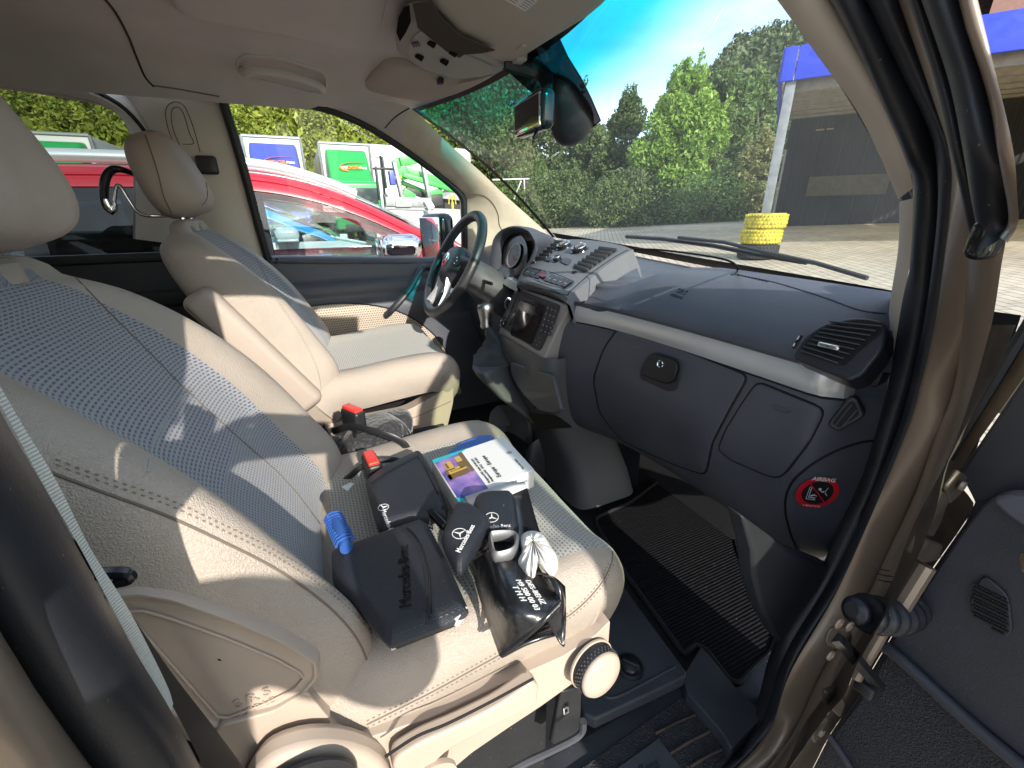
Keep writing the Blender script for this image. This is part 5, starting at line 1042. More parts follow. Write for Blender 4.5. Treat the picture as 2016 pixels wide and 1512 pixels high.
# coat hanger clipped to the driver headrest
hg = thing('coat_hanger', 'black and chrome coat hanger hooked on the driver seat headrest posts', 'hanger', tuple(px(350, 424, 'x', -.42)))
hx = lambda u, v, x=-.40: px(u, v, 'x', x)
b = MB(); b.tube(crm([hx(350, 424, -.42), hx(300, 425), hx(280, 422), hx(266, 412), hx(250, 388), hx(236, 366), hx(229, 368), hx(226, 390), hx(225, 402)], 5), .0045, 10); b.build('hanger_arm', 'chrome', hg, smooth=80)
b = MB(); P = crm([hx(264, 343, -.44), hx(240, 334), hx(222, 334), hx(210, 346), hx(205, 366), hx(205, 392), hx(210, 408), hx(219, 418)], 5); b.tube(P, [.006+.004*math.sin(math.pi*i/(len(P)-1)) for i in range(len(P))], 12); b.build('hanger_bow', 'black_gloss', hg, smooth=80)
b = MB(); b.tube([hx(207, 392), hx(214, 408), hx(222, 418), hx(226, 412), hx(226, 400)], [.009, .010, .008, .007, .006], 10); b.build('hanger_tip', 'chrome', hg, smooth=80)
# buckles
def buckle(u, v, z, label, ang):
    c = px(u, v, 'z', z); t_ = thing('belt_buckle', label, 'buckle', tuple(c-V3(0, 0, .06)), group='red buttoned belt buckles between the front seats'); F = frame((math.cos(ang), math.sin(ang), 0), (-math.sin(ang), math.cos(ang), 0))
    t_.parent = None
    b = MB(); b.rbox(c-V3(0, 0, .022), (.030, .014, .026), .008, F, seg=3); b.build('buckle_body', 'black', t_, smooth=60); b = MB(); b.rbox(c+V3(0, 0, .004), (.026, .010, .005), .003, F); b.build('buckle_button', 'red_plastic', t_); b = MB(); b.tube([c-V3(0, 0, .04), c-V3(0, .02, .14)], .012, 8, flat=(1, .4)); b.build('buckle_stem', 'black', t_); return t_
buckle(694, 808, .93, 'belt buckle with red button standing beside the driver seat cushion', .5); buckle(731, 906, .90, 'belt buckle with red button between the black bag and the passenger seat', .1)
# ================= things lying on the passenger seat =================
mat('vinyl', (.014, .015, .018), .24, bump=('noise', 60), bs=.25, bd=.003, var=.15, dust=.1)
mat('nappa', (.019, .022, .029), .42, bump=('leather', 520), bs=.5, bd=.0006, var=.18, dust=.3)
mat('nylon', (.017, .017, .020), .62, bump=('noise', 75), bs=.9, bd=.008, var=.2, vscale=14, sheen=.3)
mat('paper', (.72, .72, .71), .4, var=.03); mat('foil', (.82, .82, .83), .25)
mat('blue_card', (.06, .17, .55), .4); mat('blue_rubber', (.03, .10, .36), .5)
def topq(z): return lambda u, v, d=0: px(u, v, 'z', z+d)
def pillow(pts, z0, th, q=None, edge=.25, seed=0, wr=.0, rings=9):
    """soft flat object: outline pixels on the plane z0, puffed to th"""
    P = [px(u, v, 'z', z0) for u, v in pts]; C = sum(P)/len(P); rg = random.Random(seed); G = [[C+(p-C)*.97+V3(0, 0, -th*.5) for p in P]]
    ph = [rg.uniform(0, 6) for _ in range(4)]
    for s in np.linspace(1, .03, rings):
        h = th*(1-max(0, (s-(1-edge))/edge)**2.2)*.5+th*.0; row = []
        for i, p in enumerate(P):
            q_ = C+(p-C)*s; wv = wr*(math.sin(q_[0]*70+ph[0]+q_[1]*30)+math.sin(q_[1]*95+ph[1]-q_[0]*40)*.7)*(1 if s < .97 else .3); row.append(q_+V3(0, 0, h+wv))
        G.append(row)
    b = MB().grid(G, cv=True); b.f.append(tuple(range(len(b.v)-len(P), len(b.v)))); b.m.append(0); return b
def flatplane(z, tilt=(0, 0)): return PlaneS((.5, .2, z), (tilt[0], tilt[1], 1))
def dirs(S, a, c): p, q = S.at(*a)[0], S.at(*c)[0]; xd = norm(q-p); return xd, norm(np.cross(S.n, xd))
# -- blue booklet under the disc box
b = MB(); b.prism([px(u, v, 'z', .872) for u, v in [(868, 905), (905, 872), (945, 857), (966, 856), (978, 868), (930, 905)]], (0, 0, -.006)); bb = b.build('booklet', 'blue_card', None, bevel=.001)
tag(bb, 'bright blue folded card sleeve sticking out from under the boxed map disc', 'booklet')
# -- map disc box
Z = .915; q4 = [(850, 906), (992, 858), (1052, 924), (905, 992)]; bx = [px(u, v, 'z', Z) for u, v in q4]
nav = thing('disc_box', 'white boxed map disc with a purple night photograph and Europa title on its cover', 'box', tuple(px(960, 925, 'z', Z-.04)))
b = MB(); b.prism(bx[::-1], (0, 0, -.036)); b.build('box_body', 'paper', nav, bevel=.0015)
SB_ = flatplane(Z+.0008); A0, A1, A2, A3 = [np.array(p, float) for p in q4]
bil = lambda s, t_: tuple((A0*(1-s)+A1*s)*(1-t_)+(A3*(1-s)+A2*s)*t_)
def art(name, poly, m, par, lift): b = MB(); b.add([SB_.at(*bil(s, t_), lift)[0] for s, t_ in poly], [tuple(range(len(poly)))]); o = b.build(name, m, par, smooth=0); return o
m = mat('night_sky', (.14, .10, .38), .25); t = m.node_tree; n_ = t.nodes.new('ShaderNodeTexNoise'); n_.inputs['Scale'].default_value = 28; n_.inputs['Detail'].default_value = 5; r_ = t.nodes.new('ShaderNodeValToRGB'); r_.color_ramp.elements[0].color = (.07, .07, .32, 1); r_.color_ramp.elements[0].position = .35; r_.color_ramp.elements[1].color = (.45, .26, .55, 1); r_.color_ramp.elements[1].position = .68; c_ = t.nodes.new('ShaderNodeTexCoord'); t.links.new(c_.outputs['Object'], n_.inputs['Vector']); t.links.new(n_.outputs['Fac'], r_.inputs[0]); setcol(m, r_.outputs[0])
mat('teal_card', (.02, .42, .48), .3); mat('gold', (.55, .36, .07), .35); mat('gold_dark', (.16, .10, .03), .4)
cov = art('cover_photo', [(.015, .02), (.40, .02), (.40, .99), (.015, .99)], 'night_sky', nav, 0); art('teal_band', [(.0, .0), (.5, .0), (.38, .05), (.0, .075)], 'teal_card', cov, .0004); art('teal_band', [(.0, .86), (.13, .99), (.0, .99)], 'teal_card', cov, .0004)
# a monument lit gold, seen sideways on the cover
for s0, s1, t0, t1, m_ in [(.06, .34, .40, .50, 'gold_dark'), (.08, .33, .30, .41, 'gold'), (.10, .20, .14, .32, 'gold'), (.26, .35, .22, .36, 'gold_dark'), (.21, .25, .16, .30, 'night_sky'), (.27, .34, .10, .24, 'gold'), (.11, .14, .16, .28, 'gold_dark'), (.06, .10, .30, .52, 'gold_dark'), (.35, .395, .04, .50, 'gold_dark'), (.12, .3, .345, .36, 'gold_dark')]:
    art('cover_print', [(s0, t0), (s1, t0), (s1, t1), (s0, t1)], m_, cov, .0006 if m_ == 'gold' else .0008)
xd, yd = dirs(SB_, bil(.5, .9), bil(.5, .1)); tx = lambda s, t_, body, size: text(body, size, SB_.at(*bil(s, t_), .0006)[0], xd, yd, 'letter_dark', 'box_lettering', nav, .0002)
tx(.60, .55, 'Europa · Europe', .0115); tx(.50, .55, 'Navigations-DVD   NTG2   APS 2012', .0055); tx(.455, .55, 'Navigation-DVD  Audio 50 APS 2012', .0055)
star(SB_.at(*bil(.90, .42), .0005)[0], V3(0, 0, 1), xd, .0048, 'letter_dark', nav, th=.0003, ringr=.12); tx(.90, .75, 'Mercedes-Benz', .0058)
e0, e1 = px(905, 992, 'z', Z), px(1052, 924, 'z', Z); ed = norm(e1-e0); en = norm(np.cross(ed, V3(0, 0, 1))); text('Mercedes-Benz', .006, e0+ed*.115+V3(0, 0, -.014)+en*.002, ed, (0, 0, 1), 'letter_dark', 'spine_lettering', nav, .0002)
# foil leaflet lying across the front corner
P = [px(u, v, 'z', .922) for u, v in [(915, 978), (985, 958), (1032, 945), (1040, 958), (990, 985), (930, 1000)]]; b = MB(); b.add([p+V3(0, 0, .004*math.sin(i*2)) for i, p in enumerate(P)], [tuple(range(6))]); tag(b.build('leaflet', 'foil', None, solid=.0008), 'curled white leaflet between the map disc box and the black pouches', 'leaflet')
# -- zip wallet behind
Z = .905; wp = rc([(718, 948), (758, 920), (826, 888), (836, 900), (862, 950), (884, 1004), (880, 1014), (812, 1030), (752, 1048), (742, 1038), (728, 990)], .1, 4)
wal = thing('document_wallet', 'scuffed black leather zip wallet with a white star badge, beside the map disc box', 'wallet', tuple(px(800, 970, 'z', Z-.03)))
b = pillow(wp, Z-.014, .026, edge=.18, seed=1); b.build('wallet_body', 'nappa', wal, smooth=60); SWa = Surf(b); SWa.fb = ((.5, .1, Z), (0, 0, 1))
b = MB(); b.tube([SWa.at(u, v, .0006)[0] for u, v in [(732, 952), (762, 930), (822, 898), (832, 912), (856, 960), (872, 1002)]], .0018, 6); b.build('wallet_piping', 'black_gloss', wal)
c, n = SWa.at(755, 1000, .001); a2 = SWa.at(763, 1030, .001)[0]; xd = norm(a2-c); xd = norm(SWa.at(771, 1038, .001)[0]-SWa.at(760, 1010, .001)[0]); n = norm(n); yd = norm(np.cross(n, xd))
star(c, n, xd, .0085, 'lettering', wal, th=.0004, ringr=.1); text('Mercedes-Benz', .0105, (SWa.at(764, 1030, .0022)[0]), xd, yd, 'lettering', 'wallet_lettering', wal, .0003, sx=.75)
b = MB(); b.tube([px(u, v, 'z', Z+.002) for u, v in [(846, 1022), (850, 1034), (852, 1042), (846, 1038), (847, 1026)]], .0014, 6); b.rbox(px(858, 1018, 'z', Z-.008), (.03, .006, .006), .004, frame((.95, .2, 0), (-.2, .95, 0))); b.build('zip_pull', 'black_gloss', wal)
# -- large folder with flap
Z = .918; fp = rc([(652, 1084), (740, 1052), (826, 1022), (842, 1032), (878, 1100), (918, 1190), (923, 1206), (900, 1222), (830, 1250), (770, 1272), (755, 1262), (700, 1190), (655, 1150)], .08, 4)
fol = thing('document_folder', 'large black leather handbook folder with a curved flap, nearest the backrest', 'folder', tuple(px(790, 1150, 'z', Z-.05)))
b = pillow(fp, Z-.008, .016, edge=.10, seed=2); b.build('folder_cover', 'nappa', fol, smooth=50); SF = Surf(b); SF.fb = ((.5, .1, Z), (0, 0, 1))
P = [px(u, v, 'z', Z-.014) for u, v in rc([(660, 1100), (835, 1035), (914, 1210), (768, 1266), (690, 1180)], .05, 3)]; b = MB(); b.prism([p for p in P][::-1], (0, 0, -.015)); b.build('folder_pages', 'black', fol, bevel=.003)
P = [px(u, v, 'z', Z-.031) for u, v in fp]; b = MB(); b.prism(P[::-1], (0, 0, -.005)); b.build('folder_back', 'nappa', fol, bevel=.002)
b = MB(); b.rbox(px(905, 1212, 'z', Z-.012), (.010, .004, .006), .001, frame((.5, -.8, 0), (.8, .5, 0))); b.build('folder_tab', 'paper', fol); b = MB(); P = [px(u, v, 'z', Z-.022) for u, v in [(768, 1268), (818, 1248), (822, 1254), (770, 1276)]]; b.prism(P, (0, 0, -.004)); b.build('folder_tab', 'foil', fol)
seam('flap_edge', SF, [(796, 1034), (822, 1062), (838, 1100), (846, 1140), (848, 1190), (846, 1228)], .0014, 'black_gloss', fol, lift=.0006); stitches('flap_stitching', SF, [(790, 1038), (815, 1064), (831, 1102), (838, 1140), (841, 1190), (839, 1230)], fol, 'dash_dark', lift=.0012)
stitches('edge_stitching', SF, [(905, 1200), (850, 1222), (775, 1252)], fol, 'dash_dark')
c, n = SF.at(797, 1130, .0007); xd = norm(SF.at(798, 1090)[0]-SF.at(802, 1170)[0]); yd = norm(np.cross(n, -xd)); text('Mercedes-Benz', .020, c, xd, -yd, 'black_gloss', 'embossed_lettering', fol, .0005, sx=.8)
# -- two small key pouches
def pouch(pts, z, label, ctr, ta, tb, textsz, seed, star_at, txt_at):
    o = thing('key_pouch', label, 'pouch', tuple(px(*ctr, 'z', z-.02)), group='small soft black leather pouches'); b = pillow(rc(pts, .14, 4), z-.006, .020, edge=.3, seed=seed, wr=.0006); b.build('pouch_body', 'nappa', o, smooth=70); S_ = Surf(b); S_.fb = ((.6, .15, z), (0, 0, 1))
    xd = norm(S_.at(*tb)[0]-S_.at(*ta)[0]); n = norm(S_.at(*ctr)[1]); yd = norm(np.cross(n, xd)); star(S_.at(*star_at, .0012)[0], n, xd, .0095, 'lettering', o, th=.0004, ringr=.09); text('Mercedes-Benz', textsz*.86, S_.at(*txt_at, .0022)[0], xd, yd, 'lettering', 'pouch_lettering', o, .0003, sx=.82); return o
pouch([(930, 1000), (938, 975), (962, 968), (1005, 968), (1014, 980), (1022, 1044), (1014, 1056), (962, 1058), (940, 1040)], .945, 'black leather pouch lying on the vinyl bag beside the folded leaflet', (980, 1020), (960, 1038), (1000, 1035), .0095, 3, (968, 1020), (974, 1038))
pouch([(868, 1062), (884, 1020), (900, 988), (925, 992), (963, 1018), (966, 1034), (930, 1090), (908, 1122), (898, 1120), (874, 1080)], .960, 'black leather pouch tilted over the corner of the other pouch', (912, 1045), (905, 1082), (926, 1044), .011, 4, (905, 1052), (917, 1062))
# -- black vinyl tool bag
bg_ = thing('tool_bag', 'glossy black vinyl tool bag with white stencilled lettering, open at its near end', 'bag', tuple(px(1020, 1180, 'z', .87)))
def sheet(rows, m, name, par, solid=.002, n=5, zs=None):
    G = [crm([px(u, v, 'z', z) for u, v, z in r], n) for r in rows]; G = np.array(G); Gt = [crm(list(G[:, j]), n) for j in range(G.shape[1])]; b = MB().grid(np.array(Gt)); return b, b.build(name, m, par, solid=solid, soff=0, smooth=80)
sb, _ = sheet([[(992, 958, .905), (1015, 952, .910), (1036, 955, .905)], [(985, 1000, .915), (1020, 1000, .925), (1048, 1000, .905)], [(965, 1050, .920), (1020, 1055, .930), (1066, 1058, .905)], [(935, 1090, .905), (1000, 1105, .940), (1085, 1085, .905)]], 'vinyl', 'bag_strap_end', bg_)
sb, _ = sheet([[(925, 1108, .895), (960, 1080, .935), (1000, 1085, .940), (1050, 1085, .925)], [(932, 1125, .895), (975, 1118, .945), (1020, 1120, .945), (1062, 1120, .930)], [(940, 1160, .885), (985, 1165, .950), (1035, 1160, .952), (1085, 1150, .925)], [(958, 1215, .880), (1000, 1212, .945), (1045, 1200, .955), (1100, 1170, .940)], [(985, 1292, .872), (1020, 1260, .915), (1060, 1228, .945), (1104, 1182, .950)]], 'vinyl', 'bag_front', bg_); SVb = Surf(sb); SVb.fb = ((.65, .15, .94), (0, 0, 1))
sheet([[(1040, 1130, .935), (1065, 1128, .945), (1092, 1138, .930), (1112, 1155, .92)], [(1080, 1140, .950), (1100, 1150, .950), (1110, 1180, .925), (1113, 1200, .91)], [(1098, 1190, .935), (1105, 1205, .925), (1108, 1230, .90), (1112, 1268, .885)], [(1062, 1205, .925), (1078, 1225, .915), (1092, 1250, .895), (1104, 1270, .885)]], 'vinyl', 'bag_flap', bg_)
sheet([[(990, 1290, .872), (1020, 1270, .880), (1050, 1255, .885), (1092, 1244, .880)], [(1010, 1262, .868), (1040, 1245, .868), (1070, 1235, .870), (1095, 1225, .87)], [(990, 1250, .868), (1030, 1225, .868), (1060, 1210, .870), (1090, 1205, .87)]], 'vinyl', 'bag_back', bg_)
b = MB(); b.tube(crm([px(u, v, 'z', z) for u, v, z in [(988, 1289, .876), (1022, 1262, .905), (1060, 1230, .940), (1100, 1190, .952)]], 5), .0035, 8); b.tube(crm([px(u, v, 'z', z) for u, v, z in [(992, 1288, .876), (1030, 1268, .884), (1065, 1255, .886), (1096, 1246, .882)]], 5), .0030, 8); b.build('bag_hem', 'vinyl', bg_, smooth=80)
xd = norm(SVb.at(1062, 1192)[0]-SVb.at(1034, 1150)[0]); n = norm(SVb.at(1048, 1172)[1]); yd = norm(np.cross(n, xd))
for (u, v, s_, z_) in [(1050, 1172, 'DES-BENZ', .0100), (1036, 1177, 'M9 580 00 03', .0100), (1020, 1175, 'T M H', .0105)]: text(s_, z_, SVb.at(u, v, .0045)[0], xd, yd, 'lettering', 'bag_lettering', bg_, .0003, sx=.82)
# steel towing ring lying on the bag
tr_ = thing('towing_ring', 'grey steel loop lying on the vinyl bag below the pouches', 'ring', tuple(px(990, 1080, 'z', .93)))
b = MB(); ring = crm([px(u, v, 'z', .952) for u, v in [(966, 1062), (975, 1056), (1012, 1056), (1017, 1070), (1010, 1088), (985, 1097), (972, 1092)]], 4, True); b.tube(ring, .0045, 8, closed=True, flat=(2.0, .7)); mat('cast', (.30, .30, .31), .5, metal=.7, var=.2); b.build('ring_loop', 'cast', tr_, smooth=60)
# crumpled white cotton glove
G = []; rg = random.Random(7); op_ = crm([V3(u, v, 0) for u, v in [(1024, 1058), (1042, 1045), (1066, 1050), (1082, 1072), (1096, 1096), (1098, 1120), (1086, 1136), (1072, 1125), (1060, 1112), (1052, 1140), (1036, 1136), (1018, 1110), (1026, 1088)]], 5, True)
C = V3(1050, 1064, 0)
for s, h in [(1, .925), (.98, .938), (.9, .952), (.75, .960), (.55, .964), (.35, .962), (.15, .960), (.02, .960)]:
    G.append([px(*(C+(p-C)*s)[:2], 'z', h+.0035*math.sin(p[0]*.42-p[1]*.16+2*math.sin(p[1]*.05))*min(1, (1-s)*5+.3)+.0015*math.sin(p[0]*.9+p[1]*.3)) for i, p in enumerate(op_)])
b = MB().grid(G, cv=True); gv = b.build('cotton_glove', 'white_cloth', None, smooth=80, subsurf=1); tag(gv, 'crumpled white cotton glove lying on the vinyl bag', 'glove')
# blue ribbed brush by the backrest
br = thing('ribbed_brush', 'blue ribbed rubber brush tucked between backrest and cushion', 'brush', tuple(px(668, 1050, 'z', .90)))
a, c = px(656, 1022, 'z', .93), px(682, 1078, 'z', .93); b = MB(); d = norm(c-a); b.tube([a, (a+c)/2+V3(0, 0, .006), c], [.010, .013, .012], 12, flat=(1, .7)); b.build('brush_body', 'blue_rubber', br, smooth=70)
b = MB(); s_ = norm(np.cross(d, V3(0, 0, 1)))
for k in range(11): p = a+(c-a)*(k+.4)/11+V3(0, 0, .004); b.tube([p-s_*.012, p-s_*.008+V3(0, 0, .007), p+V3(0, 0, .009), p+s_*.008+V3(0, 0, .007), p+s_*.012], .0017, 6)
b.build('brush_ribs', 'blue_rubber', br)
# black nylon bag wedged between the seats
nb = thing('shoulder_bag', 'crumpled black nylon bag wedged between the two front seats', 'bag', tuple(px(730, 900, 'z', .70)))
rg = random.Random(11)
def blob(c, h, seed, amp=.012, name='bag_body', m='nylon', par=None, rot=None):
    b = MB(); b.rbox((0, 0, 0), h, min(h)*.75, seg=6); rg = random.Random(seed); ph = [rg.uniform(0, 6) for _ in range(6)]; M = rot if rot is not None else np.eye(3); vs = []
    for p in b.v:
        p = np.array(p); n = norm(p); f = amp*(math.sin(p[0]*38+ph[0]+2*math.sin(p[1]*22+ph[1]))+.7*math.sin(p[2]*50+ph[2]+p[0]*30)+.5*math.sin(p[1]*70+ph[3]-p[2]*25)); vs.append(tuple(M@(p+n*f)+np.asarray(c)))
    b.v = vs; return b.build(name, m, par, smooth=80, subsurf=1)
blob(px(745, 880, 'z', .80), (.085, .075, .075), 1, .009, par=nb); blob(px(700, 920, 'z', .76), (.06, .08, .07), 2, .009, 'bag_pocket', par=nb); blob(px(770, 850, 'z', .82), (.045, .055, .045), 5, .007, 'bag_pocket', par=nb)
b = MB(); b.tube(crm([px(u, v, 'z', z) for u, v, z in [(655, 850, .86), (690, 840, .90), (740, 850, .905), (790, 870, .88), (808, 895, .84)]], 5), .008, 8, flat=(1, .3)); b.tube(crm([px(u, v, 'z', z) for u, v, z in [(680, 945, .84), (720, 915, .875), (770, 905, .87), (805, 915, .83)]], 5), .006, 8, flat=(1, .4)); b.build('bag_strap', 'black', nb, smooth=70)
b = MB(); b.prism([px(u, v, 'z', .872) for u, v in [(672, 958), (690, 950), (697, 952), (684, 966)]], (0, 0, -.001)); tag(b.build('care_leaflet', 'paper', None), 'small white printed slip by the backrest base', 'slip')
b = pillow(rc([(880, 1530), (905, 1480), (935, 1478), (945, 1530), (920, 1560)], .2, 3), .46, .05, seed=3, wr=.003); tag(b.build('red_cloth', 'red_cloth', None, smooth=70), 'red cloth stuffed on the floor beneath the passenger seat', 'cloth')
# rail of the driver seat and little bits
b = MB(); b.rbox((-.20, .16, .635), (.02, .17, .03), .006); b.build('seat_rail', 'black', ds)
# ================= the yard outside =================
def gz(x, y): return .06*min(max(y, 0), 26)
# ground sheet of interlocking pavers
xs_ = np.r_[-400, -200, -100, -60, -45, np.linspace(-36, 12, 25), 30, 80]; ys_ = np.r_[-60, -30, -15, -6, -1, 0, np.linspace(2, 26, 13), 30, 60, 120, 300]
b = MB().grid([[V3(x, y, gz(x, y)) for y in ys_] for x in xs_])
m = mat('pavers', (.40, .34, .26), .8, var=.0); t = m.node_tree; N = t.nodes; L = t.links; c_ = N.new('ShaderNodeTexCoord'); mp_ = N.new('ShaderNodeMapping'); mp_.inputs['Rotation'].default_value = (0, 0, .62); mp_.inputs['Location'].default_value = (50, 50, 0)
br_ = N.new('ShaderNodeTexBrick'); br_.inputs['Scale'].default_value = 1; br_.inputs['Brick Width'].default_value = .26; br_.inputs['Row Height'].default_value = .135; br_.inputs['Mortar Size'].default_value = .010; br_.inputs['Mortar Smooth'].default_value = .3
br_.inputs['Color1'].default_value = (.60, .53, .41, 1); br_.inputs['Color2'].default_value = (.50, .44, .35, 1); br_.inputs['Mortar'].default_value = (.24, .205, .155, 1)
n1 = N.new('ShaderNodeTexNoise'); n1.inputs['Scale'].default_value = .45; n1.inputs['Detail'].default_value = 8; n1.inputs['Roughness'].default_value = .7; mr_ = N.new('ShaderNodeMapRange'); mr_.inputs[1].default_value = .3; mr_.inputs[2].default_value = .7; mr_.inputs[3].default_value = .55; mr_.inputs[4].default_value = 1.15; sc_ = N.new('ShaderNodeVectorMath'); sc_.operation = 'SCALE'
L.new(c_.outputs['Object'], mp_.inputs[0]); L.new(mp_.outputs[0], br_.inputs['Vector']); L.new(c_.outputs['Object'], n1.inputs['Vector']); L.new(n1.outputs['Fac'], mr_.inputs[0]); L.new(br_.outputs['Color'], sc_.inputs[0]); L.new(mr_.outputs[0], sc_.inputs['Scale']); setcol(m, sc_.outputs[0])
bm_ = N.new('ShaderNodeBump'); bm_.inputs['Strength'].default_value = .15; bm_.inputs['Distance'].default_value = .01; bm_.invert = True; L.new(br_.outputs['Fac'], bm_.inputs['Height']); L.new(bm_.outputs[0], N['Principled BSDF'].inputs['Normal'])
g_ = b.build('ground', 'pavers', None); g_['kind'] = 'structure'
# strip of grass and litter at the foot of the trees
mat('verge', (.10, .10, .04), .9, bump=('noise', 20), bs=1, bd=.05, var=.4, vscale=6)
P = [V3(-44, 26.5, 0), V3(-30, 21.5, 0), V3(-22, 19.6, 0), V3(-14, 19.2, 0), V3(-12.5, 24, 0), V3(-20, 34, 0), V3(-44, 40, 0)]
b = MB(); b.add([(p[0], p[1], gz(0, p[1])+.03) for p in P], [tuple(range(len(P)))[::-1]]); g2 = b.build('ground', 'verge', None, smooth=0); g2['kind'] = 'structure'
# ---- foliage ----
def leafmat(name, c1, c2, tr=.35):
    m = bpy.data.materials.new(name); m.use_nodes = True; t = m.node_tree; N = t.nodes; L = t.links; N.clear(); o = N.new('ShaderNodeOutputMaterial'); d = N.new('ShaderNodeBsdfDiffuse'); r = N.new('ShaderNodeBsdfTranslucent'); g = N.new('ShaderNodeBsdfGlossy'); g.inputs['Roughness'].default_value = .45; g.inputs['Color'].default_value = (.35, .38, .32, 1)
    c = N.new('ShaderNodeTexCoord'); n = N.new('ShaderNodeTexNoise'); n.inputs['Scale'].default_value = 1.3; n.inputs['Detail'].default_value = 6; n.inputs['Roughness'].default_value = .75; rp = N.new('ShaderNodeValToRGB'); rp.color_ramp.elements[0].position = .33; rp.color_ramp.elements[1].position = .66; rp.color_ramp.elements[0].color = (*c1, 1); rp.color_ramp.elements[1].color = (*c2, 1)
    L.new(c.outputs['Object'], n.inputs['Vector']); L.new(n.outputs['Fac'], rp.inputs[0]); L.new(rp.outputs[0], d.inputs[0]); L.new(rp.outputs[0], r.inputs[0]); a = N.new('ShaderNodeMixShader'); a.inputs[0].default_value = tr; b = N.new('ShaderNodeMixShader'); b.inputs[0].default_value = .06
    L.new(d.outputs[0], a.inputs[1]); L.new(r.outputs[0], a.inputs[2]); L.new(a.outputs[0], b.inputs[1]); L.new(g.outputs[0], b.inputs[2]); L.new(b.outputs[0], o.inputs[0]); MT[name] = m
leafmat('leaf_dark', (.06, .105, .035), (.19, .25, .095)); leafmat('leaf_mid', (.075, .145, .04), (.21, .30, .10)); leafmat('leaf_bright', (.14, .27, .035), (.34, .50, .10)); leafmat('leaf_hedge', (.14, .20, .028), (.42, .47, .09)); leafmat('leaf_hill', (.045, .075, .035), (.12, .16, .075), .1); leafmat('leaf_yellow', (.16, .18, .06), (.34, .34, .15))
mat('bark', (.10, .08, .06), .9, bump=('noise', 12), bs=.8, bd=.02, var=.3)
def leaves(pts, size, rng, elong=1.8, droop=.0):
    n = len(pts); d = rng.normal(size=(n, 3)); d /= np.linalg.norm(d, axis=1)[:, None]; e = rng.normal(size=(n, 3)); e[:, 2] -= droop; e -= d*(e*d).sum(1)[:, None]; e /= np.linalg.norm(e, axis=1)[:, None]; f = np.cross(d, e); s = size*rng.uniform(.6, 1.4, n)[:, None]
    v = np.stack([pts-e*s*elong*.5, pts+f*s*.42, pts+e*s*elong*.5, pts-f*s*.42], 1).reshape(-1, 3); return v
def leafobj(name, pts, size, m, parent, rng, **k):
    loc = np.array(wloc(parent)) if parent is not None else 0
    v = leaves(pts, size, rng, **k)-loc; n = len(pts); me = bpy.data.meshes.new(name); me.vertices.add(4*n); me.vertices.foreach_set('co', v.ravel()); me.loops.add(4*n); me.loops.foreach_set('vertex_index', np.arange(4*n)); me.polygons.add(n); me.polygons.foreach_set('loop_start', np.arange(n)*4); me.polygons.foreach_set('loop_total', np.full(n, 4)); me.materials.append(MT[m]); me.update(); me.validate()
    o = bpy.data.objects.new(name, me); COL.objects.link(o); o.parent = parent; return o
def tree(base, h, w, label, m, seed, n=9000, leaf=.16, shape='oval', bare=.08, clumps=70, group='trees along the far side of the yard', d=None, droop=0, name='tree', cat='tree'):
    rng = np.random.default_rng(seed); t = thing(name, label, cat, tuple(base), group=group); base = np.array(base, float); b = MB(); top = base+V3(rng.uniform(-.3, .3), rng.uniform(-.3, .3), h*.93)
    P = [base+(top-base)*k/6+V3(*rng.normal(size=2)*.06*h/8, 0)*k for k in range(7)]; b.tube(P, [h*.022*(1-k/7.5)+.01 for k in range(7)], 8)
    cc = []
    for k in range(clumps):
        z = rng.uniform(bare, 1)
        if shape == 'oval': r = math.sin(math.pi*min(1, (z*.92+.08))**.8)**.6
        elif shape == 'col': r = (1-z**4)*.9+.1
        elif shape == 'cone': r = (1-z)**.75+.04
        else: r = 1
        a = rng.uniform(0, 2*math.pi); q = rng.uniform(.35, 1)**.5; cc.append((base+V3(math.cos(a)*w/2*r*q, math.sin(a)*w/2*r*q, h*z), w*.15*(.5+r*.7)*rng.uniform(.7, 1.35)))
    for k in range(0, min(len(cc), 26)):
        c, r = cc[k]; z = max(.1, (c[2]-base[2])/h-.15)*h; s = base+(top-base)*(z/h); b.tube([s, (s+c)/2+V3(0, 0, -.1), c], [h*.006, h*.004, .008], 5)
    b.build('trunk', 'bark', t); pts = []
    wgt = np.array([r**2 for _, r in cc]); n = int(n*1.9); leaf = leaf*.70; cnt = np.maximum(8, (n*wgt/wgt.sum()).astype(int))
    for (c, r), q in zip(cc, cnt):
        d = rng.normal(size=(q, 3)); d /= np.linalg.norm(d, axis=1)[:, None]; pts.append(c+d*(r*rng.uniform(.45, 1.08, q)**.6)[:, None]*np.array([1, 1, .85 if shape != 'cone' else .5]))
    # shoots past the outline
    tips = rng.integers(0, len(cc), 16)
    for k in tips:
        c, r = cc[k]; dd_ = norm(c-(base+V3(0, 0, h*.45))+V3(0, 0, h*.15)); q = 34; s = rng.uniform(.7, 1.9, q); pts.append(c+dd_*(s*r)[:, None]+rng.normal(size=(q, 3))*.09)
    leafobj('crown', np.concatenate(pts), leaf, m, t, rng, droop=droop); return t
def gp(u, v, D):  # ground point towards a pixel column at distance D
    r = ray(u, v); h = math.hypot(r[0], r[1]); x, y = CP[0]+r[0]/h*D, CP[1]+r[1]/h*D; return V3(x, y, gz(x, y))
def hgt(u, v, D): r = ray(u, v); return CP[2]+r[2]/math.hypot(r[0], r[1])*D
def T_(u, vtop, D, wpx, label, m, seed, **k):
    b_ = gp(u, 400, D); h = hgt(u, vtop, D)-b_[2]; w_ = wpx*D/FPX/1.05; return tree(b_, h, w_, label, m, seed, **k)
T_(975, 95, 30, 210, 'tall dark tree at the left edge of the windscreen, top of the treeline', 'leaf_dark', 1, n=12000, leaf=.22, clumps=90)
